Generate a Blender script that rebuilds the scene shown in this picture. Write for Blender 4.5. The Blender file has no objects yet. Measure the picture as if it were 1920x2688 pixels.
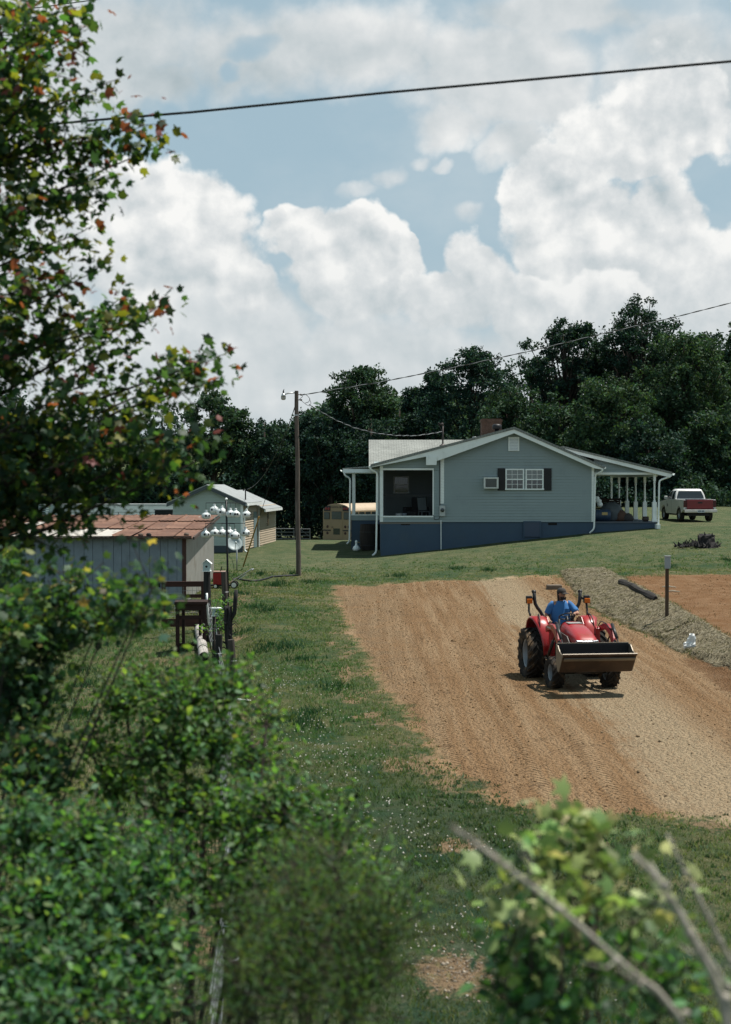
import bpy, math, random
import numpy as np
from mathutils import Vector, Matrix
R = math.radians
rng = np.random.default_rng(7)
random.seed(7)
scene = bpy.context.scene
col = scene.collection
F = 3733.0            # focal length in photograph pixels (50 mm on a 36 mm tall frame)
PITCH = math.atan(77 / F)
_f = (0, math.cos(PITCH), -math.sin(PITCH)); _u = (0, math.sin(PITCH), math.cos(PITCH))

def ray(px, py):
    a = (px - 960) / F; b = -(py - 1344) / F
    return np.array([a, _f[1] + b * _u[1], _f[2] + b * _u[2]])
def P(px, py, Y):
    d = ray(px, py); return d * (Y / d[1])
def X(px, Y): return (px - 960) / F * Y
def Z(py, Y): return P(960, py, Y)[2]

# ---------------------------------------------------------------- meshes
class MB:
    def __init__(s): s.v = []; s.f = []; s.m = []
    def add(s, vs, fs, m=0):
        o = len(s.v); s.v += [tuple(map(float, p)) for p in vs]
        s.f += [tuple(i + o for i in f) for f in fs]; s.m += [m] * len(fs); return s
    def box(s, x0, x1, y0, y1, z0, z1, m=0, M=None):
        vs = [(x, y, z) for z in (z0, z1) for y in (y0, y1) for x in (x0, x1)]
        if M is not None: vs = [M @ Vector(p) for p in vs]
        return s.add(vs, [(0, 2, 3, 1), (4, 5, 7, 6), (0, 1, 5, 4), (2, 6, 7, 3), (0, 4, 6, 2), (1, 3, 7, 5)], m)
    def bar(s, a, b, w, h, m=0, up=(0, 0, 1)):
        a = Vector(a); b = Vector(b); d = (b - a).normalized(); u = Vector(up)
        if abs(d.dot(u)) > .98: u = Vector((0, 1, 0))
        r = d.cross(u).normalized(); u = r.cross(d)
        vs = [p + r * (w / 2 * sx) + u * (h / 2 * sz) for p in (a, b) for sz in (-1, 1) for sx in (-1, 1)]
        return s.add(vs, [(0, 1, 3, 2), (4, 6, 7, 5), (0, 4, 5, 1), (2, 3, 7, 6), (0, 2, 6, 4), (1, 5, 7, 3)], m)
    def prism(s, poly, axis, a, b, m=0):
        """poly: 2D points; extruded along axis from a to b. axis x: (y,z); y: (x,z); z: (x,y)"""
        def mk(p, t): return {'x': (t, p[0], p[1]), 'y': (p[0], t, p[1]), 'z': (p[0], p[1], t)}[axis]
        n = len(poly); vs = [mk(p, a) for p in poly] + [mk(p, b) for p in poly]
        fs = [tuple(range(n - 1, -1, -1)), tuple(range(n, 2 * n))] + [(i, (i + 1) % n, n + (i + 1) % n, n + i) for i in range(n)]
        return s.add(vs, fs, m)
    def tube(s, pts, rad, seg=8, m=0, cap=True):
        pts = [Vector(p) for p in pts]; n = len(pts)
        if not hasattr(rad, '__len__'): rad = [rad] * n
        vs = []; prev = None
        for i, p in enumerate(pts):
            t = (pts[min(i + 1, n - 1)] - pts[max(i - 1, 0)]).normalized()
            if prev is None:
                a = Vector((0, 0, 1)) if abs(t.z) < .9 else Vector((1, 0, 0)); u = t.cross(a).normalized()
            else:
                u = (prev - t * prev.dot(t)); u = u.normalized() if u.length > 1e-6 else t.orthogonal().normalized()
            prev = u; w = t.cross(u)
            vs += [p + (u * math.cos(k * 2 * math.pi / seg) + w * math.sin(k * 2 * math.pi / seg)) * rad[i] for k in range(seg)]
        fs = [(i * seg + k, i * seg + (k + 1) % seg, (i + 1) * seg + (k + 1) % seg, (i + 1) * seg + k) for i in range(n - 1) for k in range(seg)]
        if cap: fs += [tuple(range(seg - 1, -1, -1)), tuple(range((n - 1) * seg, n * seg))]
        return s.add(vs, fs, m)
    def lathe(s, prof, seg=24, M=None, m=0, close=False):
        """prof: list of (r, h) spun about local z, M places it"""
        n = len(prof); vs = []
        for k in range(seg):
            c, q = math.cos(2 * math.pi * k / seg), math.sin(2 * math.pi * k / seg)
            for r, h in prof:
                p = Vector((r * c, r * q, h)); vs.append(M @ p if M is not None else p)
        fs = []
        for k in range(seg):
            k2 = (k + 1) % seg
            for i in range(n if close else n - 1):
                j = (i + 1) % n
                fs.append((k * n + i, k2 * n + i, k2 * n + j, k * n + j))
        return s.add(vs, fs, m)
    def ball(s, c, r, seg=12, rings=8, m=0, M=None, jit=0):
        if not hasattr(r, '__len__'): r = (r, r, r)
        vs = [(0, 0, -1)]
        for i in range(1, rings):
            t = -math.pi / 2 + math.pi * i / rings
            for k in range(seg):
                a = 2 * math.pi * k / seg; vs.append((math.cos(t) * math.cos(a), math.cos(t) * math.sin(a), math.sin(t)))
        vs.append((0, 0, 1)); out = []
        for p in vs:
            j = 1 + (random.uniform(-jit, jit) if jit else 0)
            q = Vector((p[0] * r[0] * j, p[1] * r[1] * j, p[2] * r[2] * j))
            if M is not None: q = M @ q
            out.append(q + Vector(c))
        fs = [(0, 1 + (k + 1) % seg, 1 + k) for k in range(seg)]
        for i in range(rings - 2):
            for k in range(seg):
                a = 1 + i * seg; b = a + seg
                fs.append((a + k, a + (k + 1) % seg, b + (k + 1) % seg, b + k))
        t = len(vs) - 1; a = 1 + (rings - 2) * seg
        fs += [(a + k, a + (k + 1) % seg, t) for k in range(seg)]
        return s.add(out, fs, m)
    def loft(s, rings, m=0, cap=True):
        n = len(rings[0]); vs = [p for r in rings for p in r]
        fs = [(i * n + k, i * n + (k + 1) % n, (i + 1) * n + (k + 1) % n, (i + 1) * n + k) for i in range(len(rings) - 1) for k in range(n)]
        if cap: fs += [tuple(range(n - 1, -1, -1)), tuple(range((len(rings) - 1) * n, len(rings) * n))]
        return s.add(vs, fs, m)
    def grid(s, pts, m=0):
        """pts[i][j] -> sheet"""
        a = len(pts); b = len(pts[0]); vs = [p for r in pts for p in r]
        return s.add(vs, [(i * b + j, i * b + j + 1, (i + 1) * b + j + 1, (i + 1) * b + j) for i in range(a - 1) for j in range(b - 1)], m)
    def build(s, name, mats, parent=None, smooth=False, bevel=0, label=None, auto=None, loc=None, solid=0, subsurf=0):
        me = bpy.data.meshes.new(name); me.from_pydata(s.v, [], s.f)
        if not isinstance(mats, (list, tuple)): mats = [mats]
        for m_ in mats: me.materials.append(m_)
        me.polygons.foreach_set('material_index', s.m)
        if smooth or auto: me.polygons.foreach_set('use_smooth', [True] * len(s.f))
        me.update(); me.validate()
        if auto: me.set_sharp_from_angle(angle=R(auto))
        o = bpy.data.objects.new(name, me); col.objects.link(o)
        if parent is not None: o.parent = parent
        if loc is not None: o.location = loc
        if solid:
            md = o.modifiers.new('solid', 'SOLIDIFY'); md.thickness = solid; md.offset = 0
        if subsurf:
            md = o.modifiers.new('sub', 'SUBSURF'); md.levels = md.render_levels = subsurf
        if bevel:
            md = o.modifiers.new('bev', 'BEVEL'); md.width = bevel; md.segments = 2; md.limit_method = 'ANGLE'; md.angle_limit = R(40)
        if label: o['label'] = label
        return o

def tag(o, label=None, cat=None, group=None, kind=None):
    if label: o['label'] = label
    if cat: o['category'] = cat
    if group: o['group'] = group
    if kind: o['kind'] = kind
    return o
def thing(name, label, cat, loc=(0, 0, 0), rotz=0, group=None):
    o = bpy.data.objects.new(name, None); col.objects.link(o)
    o.location = tuple(map(float, loc)); o.rotation_euler = (0, 0, rotz); o.empty_display_size = .2
    return tag(o, label, cat, group)
def copy_tree(o, parent=None):
    c = o.copy(); col.objects.link(c)
    if parent is not None: c.parent = parent
    for ch in list(o.children): copy_tree(ch, c)
    return c

def npmesh(name, V, Fc, k, mat, parent=None, C=None, smooth=False):
    """V (n,3), Fc (m,k) index array, C (n,3) point colours"""
    me = bpy.data.meshes.new(name); n = len(V); m = len(Fc)
    me.vertices.add(n); me.vertices.foreach_set('co', np.ascontiguousarray(V, dtype=np.float32).ravel())
    me.loops.add(m * k); me.loops.foreach_set('vertex_index', np.ascontiguousarray(Fc, dtype=np.int32).ravel())
    me.polygons.add(m); me.polygons.foreach_set('loop_start', np.arange(0, m * k, k, dtype=np.int32))
    if smooth: me.polygons.foreach_set('use_smooth', np.ones(m, dtype=bool))
    me.update(calc_edges=True)
    if C is not None:
        at = me.color_attributes.new('tint', 'FLOAT_COLOR', 'POINT')
        at.data.foreach_set('color', np.concatenate([C, np.ones((n, 1))], 1).astype(np.float32).ravel())
    me.materials.append(mat)
    o = bpy.data.objects.new(name, me); col.objects.link(o)
    if parent is not None: o.parent = parent
    return o

# ---------------------------------------------------------------- node helper
class NT:
    def __init__(s, tree): s.t = tree; tree.nodes.clear()
    def n(s, typ, **kw):
        nd = s.t.nodes.new(typ)
        for k, v in kw.items(): setattr(nd, k, v)
        return nd
    def put(s, sock, val):
        if isinstance(val, S): s.t.links.new(val.k, sock)
        elif isinstance(val, bpy.types.NodeSocket): s.t.links.new(val, sock)
        elif hasattr(val, '__len__') and not isinstance(val, str):
            v = tuple(val)
            if sock.type == 'RGBA' and len(v) == 3: v = v + (1,)
            sock.default_value = v
        elif sock.type == 'RGBA': sock.default_value = (val, val, val, 1)
        elif sock.type == 'VECTOR': sock.default_value = (val, val, val)
        else: sock.default_value = val
    def math(s, op, a, b=0, c=0, clamp=False):
        nd = s.n('ShaderNodeMath', operation=op, use_clamp=clamp)
        for i, q in enumerate((a, b, c)): s.put(nd.inputs[i], q)
        return S(s, nd.outputs[0])
    def vec(s, op, a, b=(0, 0, 0), scale=None):
        nd = s.n('ShaderNodeVectorMath', operation=op); s.put(nd.inputs[0], a); s.put(nd.inputs[1], b)
        if scale is not None: s.put(nd.inputs[3], scale)
        return S(s, nd.outputs['Value' if op in ('LENGTH', 'DOT_PRODUCT', 'DISTANCE') else 0])
    def mix(s, a, b, f, blend='MIX'):
        nd = s.n('ShaderNodeMix', data_type='RGBA', blend_type=blend); nd.clamp_factor = True
        s.put(nd.inputs[0], f); s.put(nd.inputs[6], a); s.put(nd.inputs[7], b); return S(s, nd.outputs[2])
    def ss(s, x, a, b):
        nd = s.n('ShaderNodeMapRange', interpolation_type='SMOOTHSTEP'); s.put(nd.inputs[0], x)
        nd.inputs[1].default_value = a; nd.inputs[2].default_value = b; return S(s, nd.outputs[0])
    def ramp(s, x, stops, mode='LINEAR'):
        nd = s.n('ShaderNodeValToRGB'); s.put(nd.inputs[0], x); cr = nd.color_ramp; cr.interpolation = mode
        while len(cr.elements) < len(stops): cr.elements.new(.5)
        for e, (p, c) in zip(cr.elements, stops):
            e.position = p; e.color = tuple(c) + (1,) if hasattr(c, '__len__') else (c, c, c, 1)
        return S(s, nd.outputs[0])
    def noise(s, v, scale, detail=4, rough=.55, dist=0, color=False):
        nd = s.n('ShaderNodeTexNoise'); s.put(nd.inputs['Vector'], v); s.put(nd.inputs['Scale'], scale)
        nd.inputs['Detail'].default_value = detail; nd.inputs['Roughness'].default_value = rough; nd.inputs['Distortion'].default_value = dist
        return S(s, nd.outputs[1 if color else 0])
    def voro(s, v, scale, feature='F1', detail=0, smooth=.5, out=0, rand=1):
        nd = s.n('ShaderNodeTexVoronoi', feature=feature); s.put(nd.inputs['Vector'], v); nd.inputs['Scale'].default_value = scale
        nd.inputs['Detail'].default_value = detail; nd.inputs['Randomness'].default_value = rand
        if feature == 'SMOOTH_F1': nd.inputs['Smoothness'].default_value = smooth
        return S(s, nd.outputs[out])
    def coord(s, which='Object'): return S(s, s.n('ShaderNodeTexCoord').outputs[which])
    def attr(s, name, out='Fac'): return S(s, s.n('ShaderNodeAttribute', attribute_name=name).outputs[out])
    def xyz(s, v):
        nd = s.n('ShaderNodeSeparateXYZ'); s.put(nd.inputs[0], v); return [S(s, o) for o in nd.outputs]
    def comb(s, x, y, z):
        nd = s.n('ShaderNodeCombineXYZ')
        for i, q in enumerate((x, y, z)): s.put(nd.inputs[i], q)
        return S(s, nd.outputs[0])
    def bump(s, h, strength=.5, dist=.02):
        nd = s.n('ShaderNodeBump'); s.put(nd.inputs['Height'], h); nd.inputs['Strength'].default_value = strength
        nd.inputs['Distance'].default_value = dist; return S(s, nd.outputs[0])
    def bsdf(s, color, rough=.6, metal=0, normal=None, spec=.5, coat=0):
        nd = s.n('ShaderNodeBsdfPrincipled'); s.put(nd.inputs['Base Color'], color); s.put(nd.inputs['Roughness'], rough)
        s.put(nd.inputs['Metallic'], metal); nd.inputs['Specular IOR Level'].default_value = spec
        if coat: nd.inputs['Coat Weight'].default_value = coat; nd.inputs['Coat Roughness'].default_value = .08
        if normal is not None: s.put(nd.inputs['Normal'], normal)
        return S(s, nd.outputs[0])
    def out(s, surf):
        nd = s.n('ShaderNodeOutputMaterial'); s.put(nd.inputs[0], surf)
class S:
    def __init__(s, n, k): s.n_ = n; s.k = k
    def __add__(s, o): return s.n_.math('ADD', s, o)
    __radd__ = __add__
    def __sub__(s, o): return s.n_.math('SUBTRACT', s, o)
    def __rsub__(s, o): return s.n_.math('SUBTRACT', o, s)
    def __mul__(s, o): return s.n_.math('MULTIPLY', s, o)
    __rmul__ = __mul__
    def __truediv__(s, o): return s.n_.math('DIVIDE', s, o)

def newmat(name):
    m = bpy.data.materials.new(name); m.use_nodes = True; return m, NT(m.node_tree)
MATS = {}
def mat(name, color, rough=.6, metal=0, var=.18, vs=3., bump=.0, bs=40., spec=.4, coat=0, dirt=None, dirta=.0, ds=1.2):
    """general surface: colour that drifts a little, fine grain, optional patches of dirt"""
    if name in MATS: return MATS[name]
    m, t = newmat(name); c = t.coord()
    a = t.noise(c, vs, 5, .6); g = t.noise(c, vs * 9, 3, .6)
    k = 1 + (a - .5) * (2 * var) + (g - .5) * (var * .8)
    base = t.vec('SCALE', color, scale=k)
    if dirt is not None:
        d = t.ss(t.noise(c, ds, 6, .65), .5, .72) * dirta
        base = t.mix(base, dirt, d)
    nrm = t.bump(t.noise(c, bs, 4, .6), bump, .01) if bump else None
    t.out(t.bsdf(base, t.math('ADD', rough, (a - .5) * .15), metal, nrm, spec, coat)); MATS[name] = m; return m
def wood(name, c1, c2, rough=.8, axis=2, scale=14):
    if name in MATS: return MATS[name]
    m, t = newmat(name); c = t.coord(); sc = [scale, scale, scale]; sc[axis] = scale * .06
    v = t.vec('MULTIPLY', c, tuple(sc)); n = t.noise(v, 1, 6, .65, .3)
    pt = t.noise(c, 1.1, 3)
    base = t.mix(t.mix(c1, c2, t.ss(n, .35, .7)), c1, t.ss(pt, .45, .7) * .5)
    t.out(t.bsdf(base, rough, 0, t.bump(n, .5, .01), .25)); MATS[name] = m; return m
def leafmat(name, trans=.35, rough=.5, spec=.35, warm=(1.25, 1.35, .55)):
    if name in MATS: return MATS[name]
    m, t = newmat(name); c = S(t, t.n('ShaderNodeAttribute', attribute_name='tint').outputs['Color'])
    b = t.bsdf(c, rough, 0, None, spec)
    tr = t.n('ShaderNodeBsdfTranslucent'); t.put(tr.inputs[0], t.mix(c, warm, 1, 'MULTIPLY'))
    mx = t.n('ShaderNodeMixShader'); mx.inputs[0].default_value = trans
    t.put(mx.inputs[1], b); t.put(mx.inputs[2], tr.outputs[0]); t.out(S(t, mx.outputs[0])); MATS[name] = m; return m
# ---------------------------------------------------------------- camera, sun, sky
cam = bpy.data.objects.new('camera', bpy.data.cameras.new('camera')); col.objects.link(cam)
cam.data.sensor_fit = 'VERTICAL'; cam.data.sensor_height = 36; cam.data.sensor_width = 36; cam.data.lens = 50
cam.location = (0, 0, 0); cam.rotation_euler = (math.pi / 2 - PITCH, 0, 0)
cam.data.clip_start = .05; cam.data.clip_end = 6000
cam.data.dof.use_dof = True; cam.data.dof.focus_distance = 55; cam.data.dof.aperture_fstop = 2.2
scene.camera = cam
scene.view_settings.view_transform = 'Standard'; scene.view_settings.look = 'None'
scene.view_settings.exposure = .36; scene.view_settings.gamma = 1
SUN_DIR = Vector((.36, .15, 1)).normalized()     # towards the sun: high, from the side and a little behind the house
sl = bpy.data.lights.new('sun', 'SUN'); sl.energy = 5.0; sl.angle = R(.55); sl.color = (1, .95, .87)
sun = bpy.data.objects.new('sun', sl); col.objects.link(sun)
sun.rotation_euler = SUN_DIR.to_track_quat('Z', 'Y').to_euler()
w = bpy.data.worlds.new('World'); scene.world = w; w.use_nodes = True
t = NT(w.node_tree)
sk = t.n('ShaderNodeTexSky', sky_type='NISHITA'); sk.sun_disc = False
sk.sun_elevation = math.asin(SUN_DIR.z); sk.sun_rotation = math.atan2(SUN_DIR.x, SUN_DIR.y)
sk.altitude = 200; sk.air_density = 1.0; sk.dust_density = 1.6; sk.ozone_density = 1.0
d = t.coord('Generated')
dx, dy, dz = t.xyz(d)
den = t.math('MAXIMUM', dy, .12)
u = dx / den; v = dz / den
def px(p): return (p - 960) / F
def py(p): return (1267 - p) / F
K = 1920 / 1624 / F
def puffs(off):
    q = t.vec('ADD', d, (off[0], 0, off[1])); wn = t.noise(q, 9, 4, .6, color=True); qw = t.vec('ADD', q, t.vec('SCALE', t.vec('SUBTRACT', wn, (.5, .5, .5)), scale=.06))
    b1 = .45 - t.voro(qw, 12, 'F1'); b2 = .45 - t.voro(qw, 29, 'F1'); b3 = .45 - t.voro(qw, 66, 'F1'); nz = t.noise(q, 26, 7, .62) - .5
    return b1 * .50 + b2 * .34 + b3 * .20 + nz * .85, wn
pf, wn = puffs((0, 0)); pf2, _w = puffs((.007, .011)); wx, wy, wz = t.xyz(wn)
n2 = t.noise(d, 22, 4, .6, color=True); vx, vy, vz = t.xyz(n2)
wu = u + (wx - .5) * .085 + (vx - .5) * .030; wv = v + (wz - .5) * .070 + (vz - .5) * .026
wisp = t.noise(t.vec('MULTIPLY', d, (1, 1, 1.7)), 4.2, 6, .58); relief = pf - pf2
def layer(mounds, kp, e0, e1):
    """heaped clouds in one layer: how much they cover and how high up its heap each point lies"""
    den_ = None; gmax = None
    for (cx, cy, rx, ry) in mounds:
        a_ = (wu - (cx * 1920 / 1624 - 960) / F) / (rx * K); b_ = (wv - (1267 - cy * 1920 / 1624) / F) / (ry * K)
        e = a_ * a_ + b_ * b_; w_ = t.math('EXPONENT', e * -3.0)
        den_ = w_ if den_ is None else den_ + w_; hh = w_ * b_; num = hh if len(mounds) and gmax is None else num + hh
        g = 1 - e; gmax = g if gmax is None else t.math('MAXIMUM', gmax, g)
    return t.ss(gmax + pf * kp, e0, e1), num / (den_ + .0001), gmax
def shade(l): return t.ramp(t.math('ADD', l, 0, clamp=True), [(0, (3.5, 4.35, 4.7)), (.35, (5.2, 5.8, 6.05)), (.65, (6.9, 7.2, 7.3)), (1, (9.2, 9.2, 9.0))])
blue = t.mix(t.vec('SCALE', S(t, sk.outputs[0]), scale=.78), (3.95, 5.45, 6.25), .82)
cl = t.mix(blue, (5.2, 6.1, 6.6), t.ss(wisp, .42, .68) * .6)
# soft high sheet
aU, hU, gU = layer([(150, 120, 350, 230), (60, 330, 200, 200), (330, 200, 170, 70), (700, 110, 420, 125), (1130, 180, 300, 150), (1520, 180, 260, 170), (1010, 285, 110, 60), (1300, 40, 300, 90), (1150, 330, 80, 70)], .95, -.1, .75)
holes = layer([(545, 105, 75, 38), (1440, 30, 110, 50), (505, 150, 30, 25)], 1.0, -.1, 1.0)[0]
lU = .58 + (wisp - .5) * 1.7 + relief * .5 - t.ss(gU, .3, 1.0) * .10 + t.ss(gU, .5, .0) * .15
cl = t.mix(cl, shade(lU), aU * (1 - holes * .9))
# whitish bank low over the trees
aL, hL, gL = layer([(300, 830, 560, 170), (900, 830, 480, 150), (60, 560, 220, 300), (1400, 760, 420, 150), (450, 700, 260, 110), (1750, 640, 200, 200)], .7, -.1, .55)
cl = t.mix(cl, shade(.64 + (wisp - .5) * 1.0 + relief * .8 + hL * .06), aL * .92)
aS, hS, gS = layer([(862, 392, 52, 40), (800, 425, 60, 30), (942, 356, 50, 26), (1010, 372, 26, 18), (1075, 490, 50, 40)], 1.3, .1, 1.2)
cl = t.mix(cl, shade(.66 + relief * .8), aS * .75)
# heaped cumulus, back to front
for mounds, kk in (([(1390, 300, 190, 130), (1240, 420, 110, 110), (1500, 240, 150, 130), (1330, 540, 190, 170), (1460, 500, 120, 140), (1600, 620, 180, 130)], 1.0),
                   ([(800, 530, 95, 80), (880, 560, 100, 85), (945, 535, 30, 34), (700, 530, 90, 70), (820, 640, 190, 90)], .9),
                   ([(420, 470, 190, 130), (500, 560, 140, 110), (330, 560, 200, 140), (560, 620, 90, 90), (300, 420, 130, 90)], .9),
                   ([(1085, 615, 105, 90), (1000, 660, 120, 80), (1180, 690, 140, 80), (1330, 690, 150, 80)], .9)):
    a_, h_, g_ = layer(mounds, kk * 1.15, .0, .34)
    rim = t.ss(g_, .55, .0)
    cl = t.mix(cl, shade(.70 + h_ * .20 + rim * .12 + relief * 1.15 + (wisp - .5) * .75 + pf * .12), a_ * (.75 if kk > 1.1 else 1))
hz = t.ss(dz, .20, .03)
cl = t.mix(cl, (6.0, 6.5, 6.7), hz * .6)
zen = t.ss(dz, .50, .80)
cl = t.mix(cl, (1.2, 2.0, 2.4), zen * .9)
below = t.ss(dz, -.02, -.10)
cl = t.mix(cl, (1.2, 1.3, 1.1), below)
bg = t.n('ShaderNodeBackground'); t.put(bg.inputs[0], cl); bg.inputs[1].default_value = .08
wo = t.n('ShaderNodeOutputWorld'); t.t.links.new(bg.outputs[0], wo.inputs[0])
w.cycles.sampling_method = 'MANUAL'; w.cycles.sample_map_resolution = 512
scene.cycles.max_bounces = 6; scene.cycles.diffuse_bounces = 3; scene.cycles.glossy_bounces = 3; scene.cycles.transmission_bounces = 4
scene.cycles.transparent_max_bounces = 6; scene.cycles.use_denoising = True; scene.cycles.caustics_reflective = False; scene.cycles.caustics_refractive = False
# ---------------------------------------------------------------- terrain
def sm(x, a, b):
    k = np.clip((np.asarray(x, float) - a) / (b - a), 0, 1); return k * k * (3 - 2 * k)
_ZL = np.array([(-400, -3), (-12, -2.3), (0, -2.4), (3, -2.9), (8, -4.45), (12, -4.68), (19, -4.56), (31, -4.34), (45, -4.1), (52, -3.98), (58, -3.8), (70, -3.6), (82, -3.38), (90, -3.6), (98, -4.4), (112, -4.8), (150, -5), (300, -3), (420, 12), (600, 20), (1500, 25)])
_ZR = np.array([(-400, -3), (-12, -2.3), (0, -2.4), (3, -2.9), (8, -4.45), (12, -4.68), (19, -4.56), (31, -4.34), (45, -4.05), (52, -3.85), (58, -3.3), (64, -2.8), (70, -2.2), (78, -2.08), (100, -1.55), (150, -1.4), (300, 0), (420, 12), (600, 20), (1500, 25)])
def prof(T, y): return sum(np.interp(y + k, T[:, 0], T[:, 1]) for k in (-2, -1, 0, 1, 2)) / 5
XF = np.array([(28, 9.2), (32.6, 8.4), (35.8, 8.06), (40, 7.8), (47, 7.55), (56, 7.95), (62, 8.4)])
XT = np.array([(28, 9.8), (34, 9.1), (38, 8.95), (44, 9.1), (50, 9.3), (56, 9.5), (62, 9.7)])
HB = np.array([(29, 0), (33, .12), (36, .34), (39, .45), (50, .45), (55, .3), (59, 0)])
def bank_t(x, y):
    a = np.interp(y, XF[:, 0], XF[:, 1]); b = np.interp(y, XT[:, 0], XT[:, 1])
    return np.clip((x - a) / (b - a), 0, 1)
_wv = [(rng.uniform(-1, 1, 2) * s, rng.uniform(0, 6.3), a) for s, a in [(.25, .05)] * 4 + [(.7, .025)] * 5 + [(1.8, .012)] * 6]
def height(x, y):
    x = np.asarray(x, float); y = np.asarray(y, float)
    wv = np.clip(x / 14.5, 0, 1); wv = wv * .7 + .3 * wv * wv * (3 - 2 * wv)
    z = prof(_ZL, y) * (1 - wv) + prof(_ZR, y) * wv
    bt = bank_t(x, y); xf_ = np.interp(y, XF[:, 0], XF[:, 1]) + .12 * np.sin(y * 2.1) + .07 * np.sin(y * 5.3); z = z + np.minimum(np.interp(y, HB[:, 0], HB[:, 1]), .10) * sm(x, xf_ - .06, xf_ + .10) * (1 - sm(x, 9, 14)) + (np.interp(y, HB[:, 0], HB[:, 1]) - np.minimum(np.interp(y, HB[:, 0], HB[:, 1]), .10)) * (bt * bt * (3 - 2 * bt)) * (1 - .8 * sm(x, 14, 24))
    n = 0
    for k, p, a in _wv: n = n + a * np.sin(k[0] * x + k[1] * y + p)
    pad = sm(x, -1, 1.5) * (1 - sm(x, 6.8, 7.6)) * sm(y, 18, 22) * (1 - sm(y, 48, 54))
    z = z + n * (1 - .75 * pad) * (1 - .6 * sm(y, 64, 68) * (1 - sm(y, 86, 90)))
    # bank by the fence
    fx = np.interp(y, [10, 20, 30, 45], [-1.6, -1.9, -2.75, -4.2])
    z = z - .28 * np.exp(-((x - fx) / .55) ** 2) * sm(y, 10, 13) * (1 - sm(y, 38, 44))
    z = z - .25 * sm(-x, -fx + .4, -fx + 2.2) * (1 - sm(y, 36, 46)) * sm(y, 9, 12)
    return z
def hz_(x, y): return float(height(x, y))
def G(px_, py_):
    """the ground point seen at that pixel"""
    d = ray(px_, py_); s = 4.0; prev = s
    while s < 900:
        p = d * s
        if p[2] < hz_(p[0], p[1]): break
        prev = s; s *= 1.01
    for _ in range(30):
        mdl = (prev + s) / 2; p = d * mdl
        if p[2] < hz_(p[0], p[1]): s = mdl
        else: prev = mdl
    return d * s
def on(x, y, dz=0): return (float(x), float(y), hz_(x, y) + dz)

def axis(segs):
    out = []
    for a, b, st in segs: out += list(np.arange(a, b - 1e-6, st))
    return np.array(out + [segs[-1][1]])
xs = axis([(-1600, -400, 200), (-400, -80, 40), (-80, -30, 4), (-30, -10, 1), (-10, 16, .18), (16, 40, .9), (40, 80, 4), (80, 400, 40), (400, 1600, 200)])
ys = axis([(-600, -40, 80), (-40, 8, 3), (8, 56, .18), (56, 90, .45), (90, 140, 2), (140, 400, 20), (400, 1600, 120)])
GX, GY = np.meshgrid(xs, ys); GZ = height(GX, GY)
# what grows or lies where: signed distances in metres (inside positive)
PL = np.array([(18, 2.4), (19.4, 1.9), (22.7, 1.15), (31, .33), (40, -.45), (52, -1.25), (54, -1.2)])
padL = np.interp(GY, PL[:, 0], PL[:, 1]); padR = np.interp(GY, XF[:, 0], XF[:, 1])
def near_edge(x): return np.interp(x, [0, 2, 5, 8, 14], [20.6, 19.3, 18.6, 18.2, 17.6])
def far_edge(x): return np.interp(x, [-2, 0, 3, 6, 9], [53.0, 53.6, 55, 56, 57])
dPad = np.minimum(np.minimum(GX - padL, padR - GX), np.minimum(GY - near_edge(GX), (far_edge(GX) - GY) * .45))
tb = np.interp(GY, XT[:, 0], XT[:, 1])
dUp = np.minimum(GX - tb, np.minimum((53.5 + (GX - 9) * .12 - GY) * .45, (GY - 27) * .5))
dUp = np.maximum(dUp, np.minimum(np.minimum(GX - 7.6, (35 - GY) * .5), (GY - near_edge(GX))))
bt = bank_t(GX, GY); dBank = np.minimum(np.minimum(GX - padR, tb - GX) + .15, np.minimum((GY - 32.5) * .4, (58 - GY) * .4))
gv = np.stack([GX, GY, GZ], -1).reshape(-1, 3)
ny, nx = GX.shape; I = np.arange(ny * nx).reshape(ny, nx)
Q = np.stack([I[:-1, :-1], I[:-1, 1:], I[1:, 1:], I[1:, :-1]], -1).reshape(-1, 4)
m_ground, t = newmat('ground')
c = t.coord(); gx, gy, gz = t.xyz(c)
n1 = t.noise(c, 1.6, 6, .62); n2 = t.noise(c, .28, 5, .55); n3 = t.noise(c, 14, 4, .65); n4 = t.noise(c, 55, 3, .6); n5 = t.noise(t.vec('ADD', c, (17, 9, 3)), .75, 6, .6)
# lawn
lawn = t.mix((.052, .078, .030), (.105, .105, .048), t.ss(n1, .38, .66))
lawn = t.mix(lawn, (.020, .058, .026), t.ss(n5, .47, .62) * .85)
lawn = t.mix(lawn, (.165, .140, .078), t.ss(n2 + (n3 - .5) * .35, .50, .68) * .8)
far = t.ss(gy, 52, 66)
lawn = t.mix(lawn, t.mix((.056, .088, .040), (.120, .130, .070), t.ss(n1 * .6 + n3 * .4, .38, .62)), far * .75)
# worn strips along the pad edge and fence
lawn = t.mix(lawn, (.020, .046, .028), t.ss(gy, 26, 17) * t.ss(gx, -3, -1) * t.ss(gx, 3.2, 1.4) * .6)
wr = t.attr('wear'); bare = t.ss(n5 + (n3 - .5) * .5 + wr * .16 - .06, .58, .70)
lawn = t.mix(lawn, (.215, .150, .090), bare * t.math('MINIMUM', wr, 1) )
lawn = t.vec('SCALE', lawn, scale=.40 + n4 * .55 + n3 * .65)
lawn = t.mix(lawn, (.30, .29, .22), t.ss(n4 * .6 + n3 * .4, .60, .68) * t.ss(n1, .40, .6) * .55)
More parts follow.
